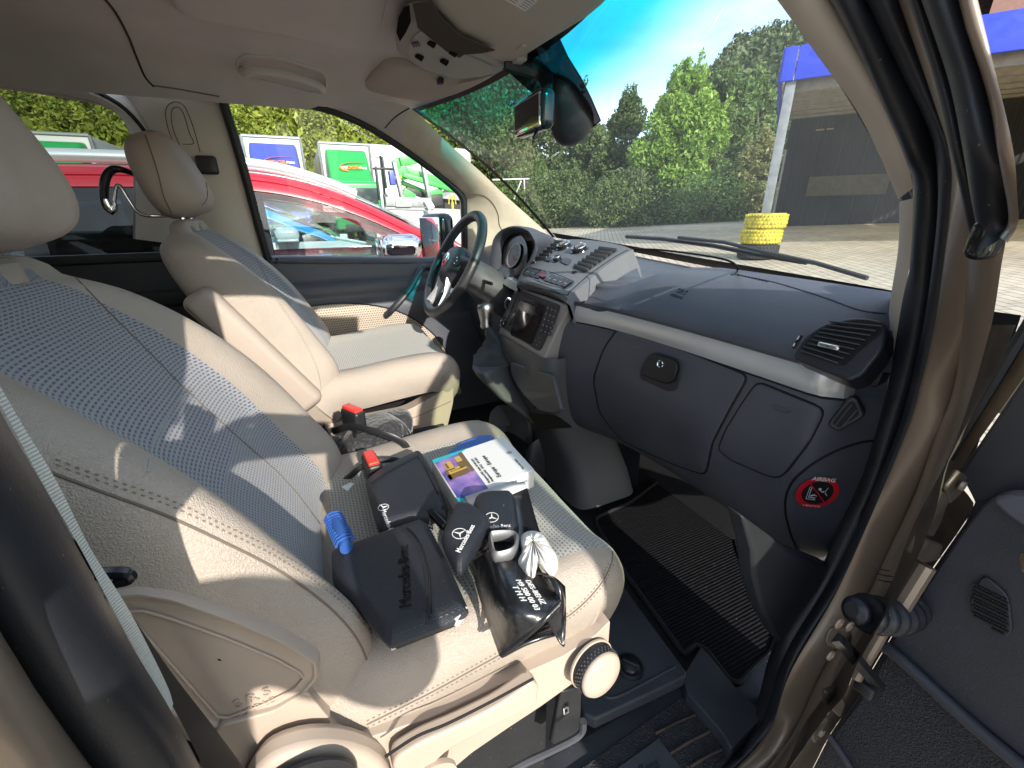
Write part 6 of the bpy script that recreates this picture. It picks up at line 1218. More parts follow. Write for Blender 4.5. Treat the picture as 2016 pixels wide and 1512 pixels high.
T_(1085, 180, 29, 170, 'dark rounded tree seen just below the rear-view mirror', 'leaf_dark', 2, n=11000, leaf=.20)
T_(880, 190, 34, 190, 'dark tree behind the driver-side windscreen pillar', 'leaf_dark', 12, n=9000, leaf=.22)
T_(1172, 255, 26, 105, 'dark green tree between the sensor pod and the tall dark cypress-like tree', 'leaf_dark', 3, n=11000, leaf=.17)
T_(1228, 190, 27, 92, 'tall dark tree left of the bright green tree', 'leaf_dark', 4, n=13000, leaf=.16, shape='col')
T_(1322, 128, 23, 125, 'bright yellow-green feathery tree, the brightest of the treeline', 'leaf_bright', 5, n=15000, leaf=.15, clumps=85, droop=.6)
T_(1402, 135, 26, 96, 'green feathery tree right of the brightest tree', 'leaf_mid', 6, n=13000, leaf=.16, shape='oval', droop=.6)
T_(1456, 150, 29, 70, 'slim pointed green tree in front of the wooded hill', 'leaf_mid', 7, n=11000, leaf=.17, shape='col', droop=.4)
T_(1490, 270, 22, 90, 'pale rounded shrub tree beside the canopy post', 'leaf_yellow', 8, n=9000, leaf=.11, group='shrubs at the foot of the treeline', name='shrub', cat='shrub')
T_(1110, 345, 24, 140, 'low dark shrub beside the paving, below the mirror', 'leaf_dark', 9, n=9000, leaf=.12, group='shrubs at the foot of the treeline', name='shrub', cat='shrub', bare=.0)
T_(1040, 330, 26, 140, 'low green shrub behind the white goal-like frame', 'leaf_mid', 10, n=9000, leaf=.12, group='shrubs at the foot of the treeline', name='shrub', cat='shrub', bare=.0)
T_(1240, 345, 22.5, 170, 'low dark shrub under the tall trees in the middle', 'leaf_dark', 11, n=10000, leaf=.11, group='shrubs at the foot of the treeline', name='shrub', cat='shrub', bare=.0)
T_(1395, 340, 22, 140, 'low green shrub in front of the white marquee', 'leaf_mid', 13, n=9000, leaf=.11, group='shrubs at the foot of the treeline', name='shrub', cat='shrub', bare=.0)
# tall hedge row behind the lorries
hd = thing('hedge', 'tall sunlit yellow-green hedge running behind the parked lorries', 'hedge', (-26, -2, 0)); rng = np.random.default_rng(20); n = 110000
yy = rng.uniform(-30, 13, n); top_ = 9.0+.5*np.sin(yy*.9)+.35*np.sin(yy*2.3+1)+.25*np.sin(yy*5.1)-np.maximum(0, yy-6)*.28-np.maximum(0, -yy-8)*.03; zz = rng.uniform(.0, 1, n)**.6*top_; bulge = .45*np.sin(yy*1.7+zz*.8)+.35*np.sin(yy*3.9-zz*1.6)+.2*np.sin(zz*4+yy); xx = -26+bulge+rng.normal(size=n)*.28-.5*(zz/top_)**3
leafobj('hedge_foliage', np.stack([xx, yy, zz], 1), .105, 'leaf_hedge', hd, rng); yy2 = rng.uniform(-30, 13, 50000); zz2 = rng.uniform(0, 1, 50000)**.8*(9.2-np.maximum(0, yy2-6)*.28); leafobj('hedge_inner', np.stack([-26.35+rng.normal(size=50000)*.2, yy2, zz2], 1), .26, 'leaf_hedge', hd, rng); b = MB(); b.rbox((-26.9, -8.5, 3.8), (.5, 21.5, 3.8), .3); b.build('hedge_core', 'leaf_dark', hd)
# ---- wooded hill ----
def hill_h(x, y):
    D = math.hypot(x, y); a = math.degrees(math.atan2(-x, y)); r = max(0, D-55)/110; e = 13.0+1.2*math.sin((a-20)*.11)-max(0, a-41.5)*1.1; return 1.5+min(1, r)**.85*170*math.tan(R(max(2, e)))*(1 if D < 170 else 1)
G = []
for a in np.linspace(5, 100, 48):
    G.append([V3(-math.sin(R(a))*D, math.cos(R(a))*D, hill_h(-math.sin(R(a))*D, math.cos(R(a))*D)-.3) for D in (50, 60, 75, 95, 120, 145, 168, 200, 260)])
b = MB().grid(G); mat('hill_soil', (.035, .055, .022), .95, var=.3, vscale=.1); hl = b.build('hills', 'hill_soil', None); hl['kind'] = 'structure'
rng = np.random.default_rng(31); pts = []
for k in range(3600):
    a = rng.uniform(8, 62); D = rng.uniform(58, 176)**1.0; x, y = -math.sin(R(a))*D, math.cos(R(a))*D; z = hill_h(x, y); hh = rng.uniform(4, 8); w_ = rng.uniform(1.2, 2.4) if rng.random() < .6 else rng.uniform(2.4, 3.6); q = 40
    u_ = rng.uniform(0, 1, q); rr_ = w_*(1-u_)**.8 if w_ < 2.4 else w_*np.sqrt(np.clip(1-u_**2, 0, 1)); aa = rng.uniform(0, 2*math.pi, q); pts.append(np.stack([x+np.cos(aa)*rr_, y+np.sin(aa)*rr_, z+u_*hh*.9], 1))
fo = leafobj('forest', np.concatenate(pts), .72, 'leaf_hill', None, rng, elong=1.5); fo['kind'] = 'stuff'; fo['label'] = 'mixed wood covering the hillside behind the yard'
# ---- canopy shed with its steel post, tyre stack at the foot ----
mat('fascia', (.018, .045, .52), .35, var=.04); mat('galv', (.25, .265, .275), .5, metal=.5, bump=('noise', 40), bs=.2, bd=.002, var=.18, vscale=9); mat('corr', (.62, .50, .26), .55, bump=('wavex', 2.2), bs=1, bd=.03, var=.15, vscale=3); mat('timber_dark', (.045, .04, .04), .8, bump=('wavex', 3), bs=.8, bd=.02, var=.35, vscale=2); mat('beam', (.20, .18, .15), .7, var=.2); mat('shed_dark', (.018, .018, .021), .85, bump=('wavex', 3.0), bs=.8, bd=.02, var=.3, vscale=3)
PB = V3(-4.75, 7.99, gz(0, 7.99)); fd = norm(V3(2.25, 1.60, 0)); bd_ = V3(-fd[1], fd[0], 0); ZB, ZT = 3.38, 3.86
shed = thing('canopy', 'open canopy with bright blue fascia and corrugated roof on a grey steel post', 'canopy', tuple(PB))
F3 = np.stack([fd, bd_, V3(0, 0, 1)], 1); at_ = lambda a, d, z: V3(PB[0], PB[1], 0)+fd*a+bd_*d+V3(0, 0, z)
for a0, a1 in ((-.17, .02), (.035, 3.05), (3.065, 8.0)):
    b = MB(); b.rbox(at_((a0+a1)/2, -.12, (ZB+ZT)/2), ((a1-a0)/2, .03, (ZT-ZB)/2), .006, F3); b.build('fascia_board', 'fascia', shed)
b = MB(); b.rbox(at_(-.17, 3.7, (ZB+ZT)/2), (.03, 3.8, (ZT-ZB)/2), .006, F3); b.build('fascia_board', 'fascia', shed)
b = MB(); b.grid([[at_(a, -.08, 3.50), at_(a, 7.8, 4.20)] for a in (-.15, 8)]); leafmat('corr_sheet', (.50, .40, .18), (.72, .58, .30), .55); b.build('roof', 'corr_sheet', shed)
for d in (.15, 1.4, 2.7, 4.0, 5.3, 6.6): b = MB(); b.rbox(at_(3.9, d, 3.44+d*.089-.12), (4.0, .07, .09), .01, F3); b.build('roof_beam', 'beam', shed)
for d in (0, ):
    b = MB(); h = (ZB-PB[2])/2
    for s in (-1, 1): b.rbox(at_(0, s*.075, PB[2]+h), (.075, .006, h), .002, F3)
    b.rbox(at_(0, 0, PB[2]+h), (.005, .07, h), .002, F3); b.build('steel_post', 'galv', shed)
b = MB(); h = (3.0-.9)/2; b.rbox(at_(-.05, 6.4, .9+h), (.07, .07, h), .01, F3); b.build('steel_post', 'galv', shed); b = MB(); b.tube([at_(.12, 6.2, .9), at_(.12, 6.2, 3.0)], .03, 8); b.build('downpipe', 'galv', shed)
b = MB(); b.rbox(at_(4.4, 7.7, 2.6), (4.3, .04, 1.75), .01, F3); b.build('back_wall', 'shed_dark', shed); b = MB(); b.rbox(at_(8.6, 3.8, 2.4), (.04, 4, 1.7), .01, F3); b.build('side_wall', 'timber_dark', shed)
b = MB(); b.rbox(at_(1.9, 7.58, 2.05), (1.0, .03, .28), .01, F3); mat('reflected_tan', (.075, .060, .036), .6, var=.3); b.build('reflection_panel', 'reflected_tan', shed)  # windscreen reflection painted as a dark tan panel on the back wall
for a_ in (.9, 1.15, 2.1, 2.6, 3.4): b = MB(); b.rbox(at_(a_, 7.62, 3.62), (.05+.06*math.sin(a_*9)**2, .01, .02), .003, F3); b.build('light_slit', 'corr_sheet', shed)  # slits of daylight in the wall, painted as small yellow blocks
for a_ in np.arange(.3, 7.5, .62): b = MB(); b.rbox(at_(a_, 7.64, 2.6), (.012, .012, 1.7), .003, F3); b.build('wall_batten', 'timber_dark', shed)
for z in (1.55, 2.1, 2.75): b = MB(); b.rbox(at_(.05, 6.28, z), (.07, .05, .07), .01, F3); b.build('junction_box', 'beam', shed)
# tyres round the post foot
mat('tyre_yellow', (.50, .42, .035), .65, bump=('noise', 30), bs=.4, bd=.01, var=.38, vscale=12, dust=.3); mat('tyre_black', (.030, .030, .032), .8, bump=('noise', 30), bs=.4, bd=.01, var=.3, vscale=8)
def tyre(z0, m, label, off, seed):
    c = V3(PB[0]+off[0], PB[1]+off[1], z0+.14); t = thing('tyre', label, 'tyre', tuple(c-V3(0, 0, .14)), group='tyres stacked round the canopy post'); b = MB()
    b.lathe([(.20, -.10), (.24, -.13), (.31, -.135), (.345, -.10), (.355, 0), (.345, .10), (.31, .135), (.24, .13), (.20, .10), (.19, 0)], c, (0, 0, 1), 40, closed=True); b.build('tyre_body', m, t, smooth=50); b = MB(); rg = random.Random(seed)
    for k in range(36):
        for j, zz in enumerate((-.105, -.045, .02, .08)):
            a = (k+.5*(j % 2))*2*math.pi/36; d = V3(math.cos(a), math.sin(a), 0); tn_ = V3(-math.sin(a), math.cos(a), 0); s = .5 if j % 2 else -.5; F = np.stack([norm(tn_+V3(0, 0, s)), norm(V3(0, 0, 1)-tn_*s), d], 1); b.rbox(c+d*(.352-.012*(abs(zz) > .09))+V3(0, 0, zz+.01), (.024, .020, .010), .004, F, seg=1)
    b.build('tread', m, t); return t
tyre(PB[2], 'tyre_black', 'plain black off-road tyre at the bottom of the stack round the post', (-.02, .0), 1); tyre(PB[2]+.275, 'tyre_yellow', 'yellow-painted tyre in the middle of the stack round the post', (.0, -.02), 2); tyre(PB[2]+.55, 'tyre_yellow', 'yellow-painted tyre on top of the stack round the post', (.03, .0), 3)
# gabled house behind the canopy at the right
hs = thing('house', 'brown gabled building rising behind the blue fascia at the far right', 'building', (-2, 30, 1.5)); mat('house_wall', (.30, .17, .14), .8, var=.1); b = MB(); q0 = gp(2040, 400, 30); e = V3(.9, .4, 0)
b.prism([q0+e*-3.5+V3(0, 0, 0), q0+e*4, q0+e*4+V3(0, 0, 8.5), q0+e*.5+V3(0, 0, 13), q0+e*-3.5+V3(0, 0, 9)], (-2.5, 6, 0)); b.build('wall', 'house_wall', hs); b = MB(); b.prism([q0+e*.5+V3(0, -.5, 13.4), q0+e*-4.2+V3(0, -.5, 8.4), q0+e*-4.2+V3(0, -.5, 8.7), q0+e*.5+V3(0, -.5, 13.8)], (-2.5, 7, 0)); b.build('roof', 'timber_dark', hs)
# marquees beyond the trees
for u, v0, D, lb in ((1405, 400, 24, 'white peaked marquee seen between the trees and the post'), (1478, 398, 24, 'white flat-sided marquee just left of the canopy post')):
    q = gp(u, 410, D); mt = thing('marquee', lb, 'tent', tuple(q), group='white marquees beyond the yard'); b = MB(); w_ = 1.0; zt = hgt(u, v0, D); C4 = [q+V3(sx*w_, sy*w_, .55) for sx, sy in ((-1, -1), (1, -1), (1, 1), (-1, 1))]; tp = V3(q[0], q[1], zt)
    b.add(C4+[tp], [(0, 1, 4), (1, 2, 4), (2, 3, 4), (3, 0, 4)]); b.build('marquee_roof', 'white_plastic', mt, smooth=0, solid=.02); b = MB(); b.rbox(q+V3(0, 0, .28), (w_*.97, w_*.97, .27), .02); b.build('marquee_side', 'white_plastic', mt)
# white tubular frame in front of the shrubs
q = gp(1032, 410, 24); fr = thing('pipe_frame', 'white tubular goal-like frame standing before the shrubs', 'frame', tuple(q)); F = lambda u, v, D=24: (lambda r: CP+r/math.hypot(r[0], r[1])*D)(ray(u, v))
for a, c in (((970, 354), (1042, 352)), ((1032, 354), (1034, 408)), ((1026, 356), (1012, 392)), ((960, 356), (962, 410)), ((1028, 408), (1062, 409))): b = MB(); b.tube([F(*a), F(*c)], .035, 6); b.build('frame_tube', 'white_plastic', fr)
# ---- lorries, container, crane trailer ----
mat('lorry_white', (.56, .57, .57), .4, var=.04); mat('lorry_blue', (.05, .07, .33), .35); mat('lorry_green', (.02, .30, .07), .35); mat('orange', (.85, .18, .03), .4); mat('glass_dark', (.04, .055, .06), .12); mat('grey_metal', (.25, .27, .28), .5, metal=.4, var=.1); mat('machine_green', (.03, .42, .06), .35, coat=.3)
XF = -17.6
def lorry(u0, u1, v, colr, label, fairing, cab=True, z_=None, group='box lorries parked in a row', pic=False):
    a, c = px(u0, v[0], 'x', XF), px(u1, v[1], 'x', XF); y0, y1 = a[1], c[1]; zt = (a[2]+c[2])/2; yc, hw = (y0+y1)/2, (y1-y0)/2; t = thing('box_lorry', label, 'lorry', (XF-3, yc, 0), group=group)
    b = MB(); b.rbox((XF-3.2, yc, (zt+1.0)/2), (3.2, hw, (zt-1.0)/2), .03); bx_ = b.build('box_body', 'lorry_white', t); b = MB()
    for s in (-1, 1): b.tube([(XF+.02, yc+s*hw, 1.0), (XF+.02, yc+s*hw, zt)], .05, 6)
    b.tube([(XF+.02, yc-hw, zt), (XF+.02, yc+hw, zt)], .05, 6); b.build('box_frame', 'grey_metal', bx_)
    f0, f1 = zt-.22, zt-1.35; prof_ = [(XF+.05, f0), (XF+.35, f0-.12), (XF+.95, f1+.25), (XF+1.25, f1)]
    w0 = hw*.86; G = [[V3(x, yc+s*w0*(1-.10*k/3 if 0 else 1-.08*(1-k/3)), z) for s in (-1, -.9, -.5, 0, .5, .9, 1)] for k, (x, z) in enumerate(prof_)]
    for g in G: g[0] = g[0]-V3(.35, 0, 0); g[-1] = g[-1]-V3(.35, 0, 0)
    g0_ = [[p-V3(0, 0, 0) for p in r] for r in G]; b = MB().grid(crm_grid(G)); fo_ = b.build('roof_fairing', colr, t, smooth=60, solid=.03)
    # logo: swoosh and lettering on the fairing slope
    sl_ = norm(V3(prof_[3][0]-prof_[1][0], 0, prof_[3][1]-prof_[1][1])); nn_ = norm(V3(-sl_[2], 0, sl_[0])); mid = V3((prof_[1][0]+prof_[2][0])/2+.1, yc, (prof_[1][1]+prof_[2][1])/2-.10); up_ = -sl_; xd_ = V3(0, 1, 0)
    if fairing:
        text(fairing, .20, mid+xd_*hw*.12-up_*.10+nn_*.05, xd_, up_, 'orange', 'fairing_lettering', fo_, .004, bold=.006)
        sw_ = crm([mid+nn_*.06+xd_*x*hw+up_*z for x, z in [(-.08, -.24), (-.30, -.20), (-.38, -.08), (-.22, .04), (.05, .12), (.62, .16)]], 6); b = MB(); b.tube(sw_, [.012+.03*math.sin(math.pi*i/(len(sw_)-1)) for i in range(len(sw_))], 6, flat=(1, .3)); b.build('fairing_swoosh', 'orange', fo_)
        for s_ in (-.22, .52): b = MB(); b.rbox(mid+xd_*hw*s_-up_*.10+nn_*.05, (.004, .13, .03), .002); b.build('fairing_lettering', 'lettering', fo_)
    if cab:
        b = MB(); zc_ = f1-.02; b.rbox((XF+1.0, yc, (zc_+.9)/2), (.95, hw*.92, (zc_-.9)/2), .12, seg=3); cb = b.build('cab', colr, t, smooth=50); b = MB(); b.rbox((XF+1.93, yc, zc_-.62), (.04, hw*.80, .42), .05); b.build('windscreen', 'glass_dark', cb); b = MB(); b.rbox((XF+1.98, yc, zc_-1.5), (.03, hw*.6, .12), .03); b.build('grille', 'black', cb)
        for s in (-1, 1):
            b = MB(); b.rbox((XF+1.96, yc+s*hw*.72, zc_-1.75), (.04, .13, .08), .03); b.build('headlight', 'white_plastic', cb); b = MB(); b.rbox((XF+1.7, yc+s*(hw+.12), zc_-.6), (.05, .08, .22), .03); b.build('wing_mirror', 'black', cb)
    for xw in (XF+.9, XF-5): 
        for s in (-1, 1): b = MB(); b.lathe([(.3, -.12), (.48, -.12), (.50, 0), (.48, .12), (.3, .12), (.0001, .08)], (xw, yc+s*hw*.85, .50), (0, s, 0), 20); b.build('wheel', 'tyre_black', t)
    return t, bx_, yc, hw, zt
def crm_grid(G, n=4): A = [crm(r, n) for r in G]; A = [list(z) for z in zip(*A)]; A = [crm(c, n) for c in A]; return [list(z) for z in zip(*A)]
lorry(474, 590, (266, 273), 'lorry_blue', 'white box lorry with a blue roof fairing, beyond the red car', 'TOGRA')
t_, bx_, yc, hw, zt = lorry(626, 726, (278, 288), 'lorry_green', 'white box lorry with a green fairing and green cab, behind the crane', 'TOGRA')
rg = random.Random(3); mat('pic_cream', (.62, .52, .36), .5); mat('pic_red', (.5, .06, .04), .5); mat('pic_green', (.2, .33, .06), .5)
b = MB(); b.rbox((XF-2.2, yc-hw-.01, 2.6), (2.1, .006, 1.0), .003); pc = b.build('side_picture', 'pic_cream', bx_)
for k in range(16): m_ = rg.choice(['pic_red', 'pic_green', 'letter_dark', 'lorry_white']); b = MB(); b.lathe([(rg.uniform(.1, .3), 0), (.0001, .004)], (XF-rg.uniform(.3, 4), yc-hw-.02, rg.uniform(1.8, 3.4)), (0, -1, 0), 14); b.build('side_print', m_, pc)
lorry(30, 176, (258, 268), 'lorry_green', 'green-fronted box lorry furthest left, seen through the rear side window', None)
cv_, ax2 = px(722, 283, 'x', -21), px(926, 300, 'x', -21); ct = thing('site_container', 'plain white container with a black-framed door behind the green crane', 'container', (-24, 6, 0)); b = MB(); y0 = cv_[1]; b.rbox((-23.5, (y0+ax2[1])/2, cv_[2]/2), (2.5, (ax2[1]-y0)/2, cv_[2]/2), .05); b.build('container_box', 'lorry_white', ct)
b = MB(); d0, d1 = px(726, 306, 'x', -20.9), px(749, 306, 'x', -20.9); b.tube([(-20.9, d0[1], .8), (-20.9, d0[1], d0[2]), (-20.9, d1[1], d0[2]), (-20.9, d1[1], .8)], .05, 6); b.build('door_frame', 'black', ct)
XM = -13.0; M_ = lambda u, v: px(u, v, 'x', XM)
cr = thing('crane_machine', 'bright green tracked lift with folded boom arms on a grey trailer', 'crane', (XM, 3.2, 0))
def bar(a, c, w, m, name, par, dx=0, h=None): p, q = M_(*a)+V3(dx, 0, 0), M_(*c)+V3(dx, 0, 0); b = MB(); F = frame(q-p, (1, 0, 0)); b.rbox((p+q)/2, (np.linalg.norm(q-p)/2, .10, w/2), min(.02, w*.3), F); return b.build(name, m, par)
bar((786, 320), (816, 314), .26, 'machine_green', 'boom_head', cr, .1); bar((788, 333), (895, 366), .20, 'machine_green', 'boom', cr); bar((790, 345), (900, 378), .14, 'machine_green', 'boom', cr, .2); bar((792, 358), (850, 382), .12, 'machine_green', 'boom', cr, -.2); bar((776, 314), (792, 338), .22, 'machine_green', 'boom_hinge', cr)
bar((786, 330), (800, 352), .3, 'machine_green', 'knuckle', cr, .1); bar((766, 338), (770, 366), .16, 'lorry_blue', 'control_panel', cr, .3); bar((772, 352), (786, 350), .1, 'tyre_yellow', 'warning_plate', cr, .3); bar((790, 378), (812, 392), .26, 'machine_green', 'outrigger', cr, .2)
bar((842, 384), (868, 378), .22, 'machine_green', 'engine_cover', cr, .1); bar((845, 396), (868, 394), .34, 'black', 'engine_bay', cr, .15); bar((800, 372), (840, 386), .16, 'black', 'hydraulics', cr, -.1)
for a, c in (((771, 322), (788, 394)), ((826, 322), (840, 396)), ((736, 330), (743, 395)), ((731, 334), (770, 335)), ((748, 312), (756, 372))): bar(a, c, .12 if a[0] > 750 else .05, 'galv' if a[0] > 760 else 'black', 'stake', cr, .35)
tr2 = thing('flatbed_trailer', 'grey flatbed trailer with a company board on its side', 'trailer', (XM+.5, 3.4, 0)); bar((752, 398), (836, 400), .26, 'galv', 'side_board', tr2, .55); bar((752, 410), (900, 416), .10, 'grey_metal', 'chassis', tr2, .5); bar((828, 395), (838, 412), .2, 'lorry_white', 'corner_post', tr2, .7)
p = M_(785, 399)+V3(.72, 0, 0); b = MB(); b.rbox(p-V3(.02, 0, 0), (.008, .22, .12), .003); sg_ = b.build('company_board', 'lorry_white', tr2); text('togra.ch', .12, p, (0, 1, 0), (0, 0, 1), 'lorry_green', 'board_lettering', sg_, .004)
for y in (2.4, 4.4): b = MB(); b.lathe([(.2, -.1), (.34, -.1), (.36, 0), (.34, .1), (.0001, .1)], (XM+.6, y, .45), (1, 0, 0), 18); b.build('wheel', 'tyre_black', tr2)
bk = thing('barrier_block', 'low pale concrete block to the right of the trailer', 'block', (-12, 5, 0)); p0_, p1_ = px(856, 414, 'x', -12), px(902, 414, 'x', -12); b = MB(); b.rbox((-12.3, (p0_[1]+p1_[1])/2, p0_[2]/2+.1), (.3, (p1_[1]-p0_[1])/2+.2, p0_[2]/2-.1), .03); b.build('block_body', 'lorry_white', bk)
mc_ = px(890, 391, 'x', -16); b = MB(); 
for s in (-1, 1): b.tube(crm([mc_+V3(0, s*.14, -.2), mc_+V3(0, s*.11, .06), mc_+V3(0, s*.07, .12), mc_+V3(0, s*.02, .03), mc_+V3(0, 0, -.12)], 4), .022, 6)
b.tube([mc_+V3(0, 0, -.12), mc_+V3(0, 0, -1.4)], .05, 6); tag(b.build('arch_sign', 'tyre_yellow', None), 'small yellow arched sign on a pole beyond the trailer', 'sign')
hut = thing('hut', 'low grey-roofed hut beside the small yellow arched sign', 'hut', (-19, 7.6, 0)); a_, c_2 = px(874, 374, 'x', -19), px(935, 384, 'x', -19); b = MB(); b.prism([V3(-19, a_[1], .5), V3(-19, c_2[1]+1, .5), V3(-19, c_2[1]+1, c_2[2]-.3), V3(-19, a_[1]+.6, a_[2]+.1), V3(-19, a_[1], a_[2]-.3)], (-2, 0, 0)); b.build('hut_wall', 'timber_dark', hut); b = MB(); b.prism([V3(-18.7, a_[1]-.2, a_[2]-.35), V3(-18.7, a_[1]+.7, a_[2]+.12), V3(-18.7, c_2[1]+1.2, c_2[2]-.2), V3(-18.7, c_2[1]+1.2, c_2[2]-.45)], (-2.6, 0, 0)); b.build('hut_roof', 'grey_metal', hut)
# ---- cars alongside ----
mat('car_red', (.40, .008, .022), .25, coat=1.0); mat('car_red_dark', (.35, .008, .02), .3); mat('car_white', (.70, .73, .76), .25, coat=.8); mat('car_blue', (.05, .35, .72), .25, coat=.6); mat('satin_alu', (.72, .74, .77), .25, metal=.6); mat('seat_grey', (.13, .14, .16), .8)
glassmat('privacy', (.10, .125, .15), refl=1.6); glassmat('car_glass', (.62, .74, .74), refl=1.5)
def car(label, x0, body, roofc, pillar, off, rail=None, name='parked_car', mirror='chrome', scale=1.0, group=None):
    """side profile surveyed on the near flank plane at x=x0; width 1.8 m away from the camera"""
    t = thing(name, label, 'car', (x0-.9, off, 0), group=group); W = 1.84; tp = .20; XS = lambda z: x0-tp*max(0, z-1.05); XO = lambda z: x0-W+tp*max(0, z-1.05)
    roof = [(-2.6, 1.02), (-2.55, 1.35), (-2.3, 1.56), (-1.8, 1.63), (-1.1, 1.655), (-.5, 1.655), (-.15, 1.635), (.12, 1.575), (.40, 1.465), (.70, 1.315), (.95, 1.17), (1.12, 1.06)]
    roof = crm([V3(y+off, z-.042*(z > 1.2), 0) for y, z in roof], 5); n = len(roof)
    wl = [V3(max(-2.3, p[0]-off)*1+off if 0 else p[0], p[1]-(.13 if p[0]-off < 0 else .13-.03*min(1, (p[0]-off))), 0) for p in roof]
    for sgn, X in ((1, XS), (-1, XO)):
        # cant rail strip: red frame above the windows
        G = []
        for p, q_ in zip(roof, wl):
            G.append([V3(X(p[1])-sgn*.10, p[0], p[1]-.002), V3(X(p[1])-sgn*.03, p[0], p[1]-.012), V3(X(p[1])-sgn*.0, p[0], p[1]-.035), V3(X(p[1]-.06), p[0], p[1]-.060), V3(X(p[1]-.066)-sgn*.006, p[0], p[1]-.066), V3(X(p[1]-.072), p[0], p[1]-.072), V3(X(q_[1]), p[0], q_[1]+.01), V3(X(q_[1])-sgn*.02, p[0], q_[1])])
        b = MB().grid(G); b.build('cant_rail', rail or (body if sgn > 0 else roofc), t, smooth=40)
        # windows: front clear, rear privacy
        def win(y0, y1, m, nm):
            T_ = [V3(X(q_[1])-sgn*.012, q_[0], q_[1]+.005) for q_ in wl if y0 <= q_[0]-off <= y1]; B0 = [V3(X(1.0)-sgn*.012, q[1], 1.0) for q in T_[::-1]]
            if len(T_) > 1: MB().add(T_+B0, [tuple(range(len(T_)+len(B0)))]).build(nm, m, t, smooth=0)
        win(-2.3, -1.32, 'privacy', 'window_glass'); win(-1.24, -.40, 'privacy', 'window_glass'); win(-.30, 1.0, 'car_glass', 'window_glass')
        for yy_, w_ in ((-2.4, .12), (-1.28, .05), (-.35, .06)):
            b = MB(); z1 = 1.53; b.prism([V3(X(1.0)-sgn*.005, off+yy_-w_, 1.0), V3(X(1.0)-sgn*.005, off+yy_+w_, 1.0), V3(X(z1)-sgn*.005, off+yy_+w_, z1), V3(X(z1)-sgn*.005, off+yy_-w_, z1)], (-sgn*.03, 0, 0)); b.build('pillar', 'black_gloss', t)
        # roof rail
        b = MB(); b.tube(crm([V3(X(1.66)-sgn*.06, off+y, z-.038) for y, z in [(-2.2, 1.57), (-1.9, 1.655), (-1.2, 1.685), (-.5, 1.683), (-.1, 1.655), (.22, 1.565), (.36, 1.50)]], 5), .022, 8, flat=(1.5, .9)); 
        if mirror == 'chrome': b.build('roof_rail', 'satin_alu', t, smooth=60)
        # lower body
    b = MB(); side_ = [(-2.62, 1.02), (-2.70, .7), (-2.66, .35), (-2.35, .25), (1.95, .25), (2.12, .4), (2.10, .68), (1.75, .90), (1.2, 1.02)]
    C_ = [V3(0, y+off, z) for y, z in side_]; G = []
    for k, (f_, s_) in enumerate([(0, .97), (.03, 1), (.5, 1.0), (.97, 1), (1, .97)]): G.append([V3(x0+.02-(W+.04)*f_, off+(p[1]-off)*s_, .6+(p[2]-.6)*s_) for p in C_])
    b.grid(G, cv=True); b.f += [tuple(range(len(C_)))[::-1], tuple(range(4*len(C_), 5*len(C_)))]; b.m += [0, 0]; b.build('body', body, t, bevel=.03, seg=3)
    G = [[V3(XS(p[1])-.08+(XO(p[1])-XS(p[1])+.16)*s, p[0], p[1]+.035*math.sin(math.pi*s)-.002) for s in np.linspace(0, 1, 9)] for p in roof if p[0]-off < .12]; MB().grid(G).build('roof', roofc, t, smooth=60)
    G = [[V3(XS(p[1])-.06+(XO(p[1])-XS(p[1])+.12)*s, p[0]+.12*math.sin(math.pi*s), p[1]+.02) for s in np.linspace(0, 1, 9)] for p in roof if p[0]-off >= .10]; MB().grid(G).build('windscreen', 'car_glass', t, smooth=60)
    b = MB(); b.rbox((x0-W/2, off-.6, .99), (W/2-.08, 1.6, .02), .01); b.build('interior_sill', 'black', t); b = MB(); b.rbox((x0-W/2, off+.85, 1.0), (W/2-.08, .25, .06), .05); b.build('dashboard', 'black', t)
    for s_, yy_ in ((.28, -.25), (.72, -.25), (.28, -1.2), (.72, -1.2)):
        b = MB(); b.rbox((x0-W*s_, off+yy_-.1, 1.0), (.23, .07, .22), .06, seg=3); b.rbox((x0-W*s_, off+yy_-.16, 1.32), (.13, .05, .09), .045, seg=3); b.build('seat', 'seat_grey', t, smooth=60)
    p = V3(x0+.14, off+.56, 1.135)
    b = MB(); b.rbox(p, (.11, .135, .088), .075, seg=4); mo_ = b.build('wing_mirror', mirror, t, smooth=70); b = MB(); b.rbox(p+V3(0, 0, -.070), (.10, .12, .018), .016); b.build('mirror_base', body, mo_, smooth=50); b = MB(); b.rbox(p+V3(0, -.134, 0), (.10, .006, .06), .005); b.build('mirror_glass', 'mirror', mo_)
    for s, xx_ in ((1, x0-.10), (-1, x0-W+.10)):
        for yy_ in (-1.75, 1.25):
            b = MB(); b.lathe([(.21, -.1), (.31, -.1), (.33, 0), (.31, .1), (.22, .11)], (xx_, off+yy_, .33), (s, 0, 0), 26); wh = b.build('wheel', 'tyre_black', t); b = MB(); b.lathe([(.22, .09), (.20, .06), (.06, .085), (.0001, .09)], (xx_, off+yy_, .33), (s, 0, 0), 26); b.build('rim', 'satin_alu', wh)
        b = MB(); b.rbox((x0-W/2+s*.68, off+2.02, .68), (.14, .10, .07), .05); b.build('headlight', 'white_plastic', t)
    b = MB(); b.tube([V3(x0-.02, off+y, 1.02) for y in (-2.4, -1, .3, 1.1)], .012, 6); b.build('belt_trim', 'satin_alu' if mirror == 'chrome' else 'black', t)
    return t
car('red people carrier with silver roof rails and chrome mirror, parked right beside the van', -2.0, 'car_red', 'car_red', 'car_red', 0.0)
car('white car with light blue windscreen pillar, seen through the windows of the red car', -5.3, 'car_white', 'car_blue', 'car_blue', -.75, rail='car_blue', mirror='car_white')
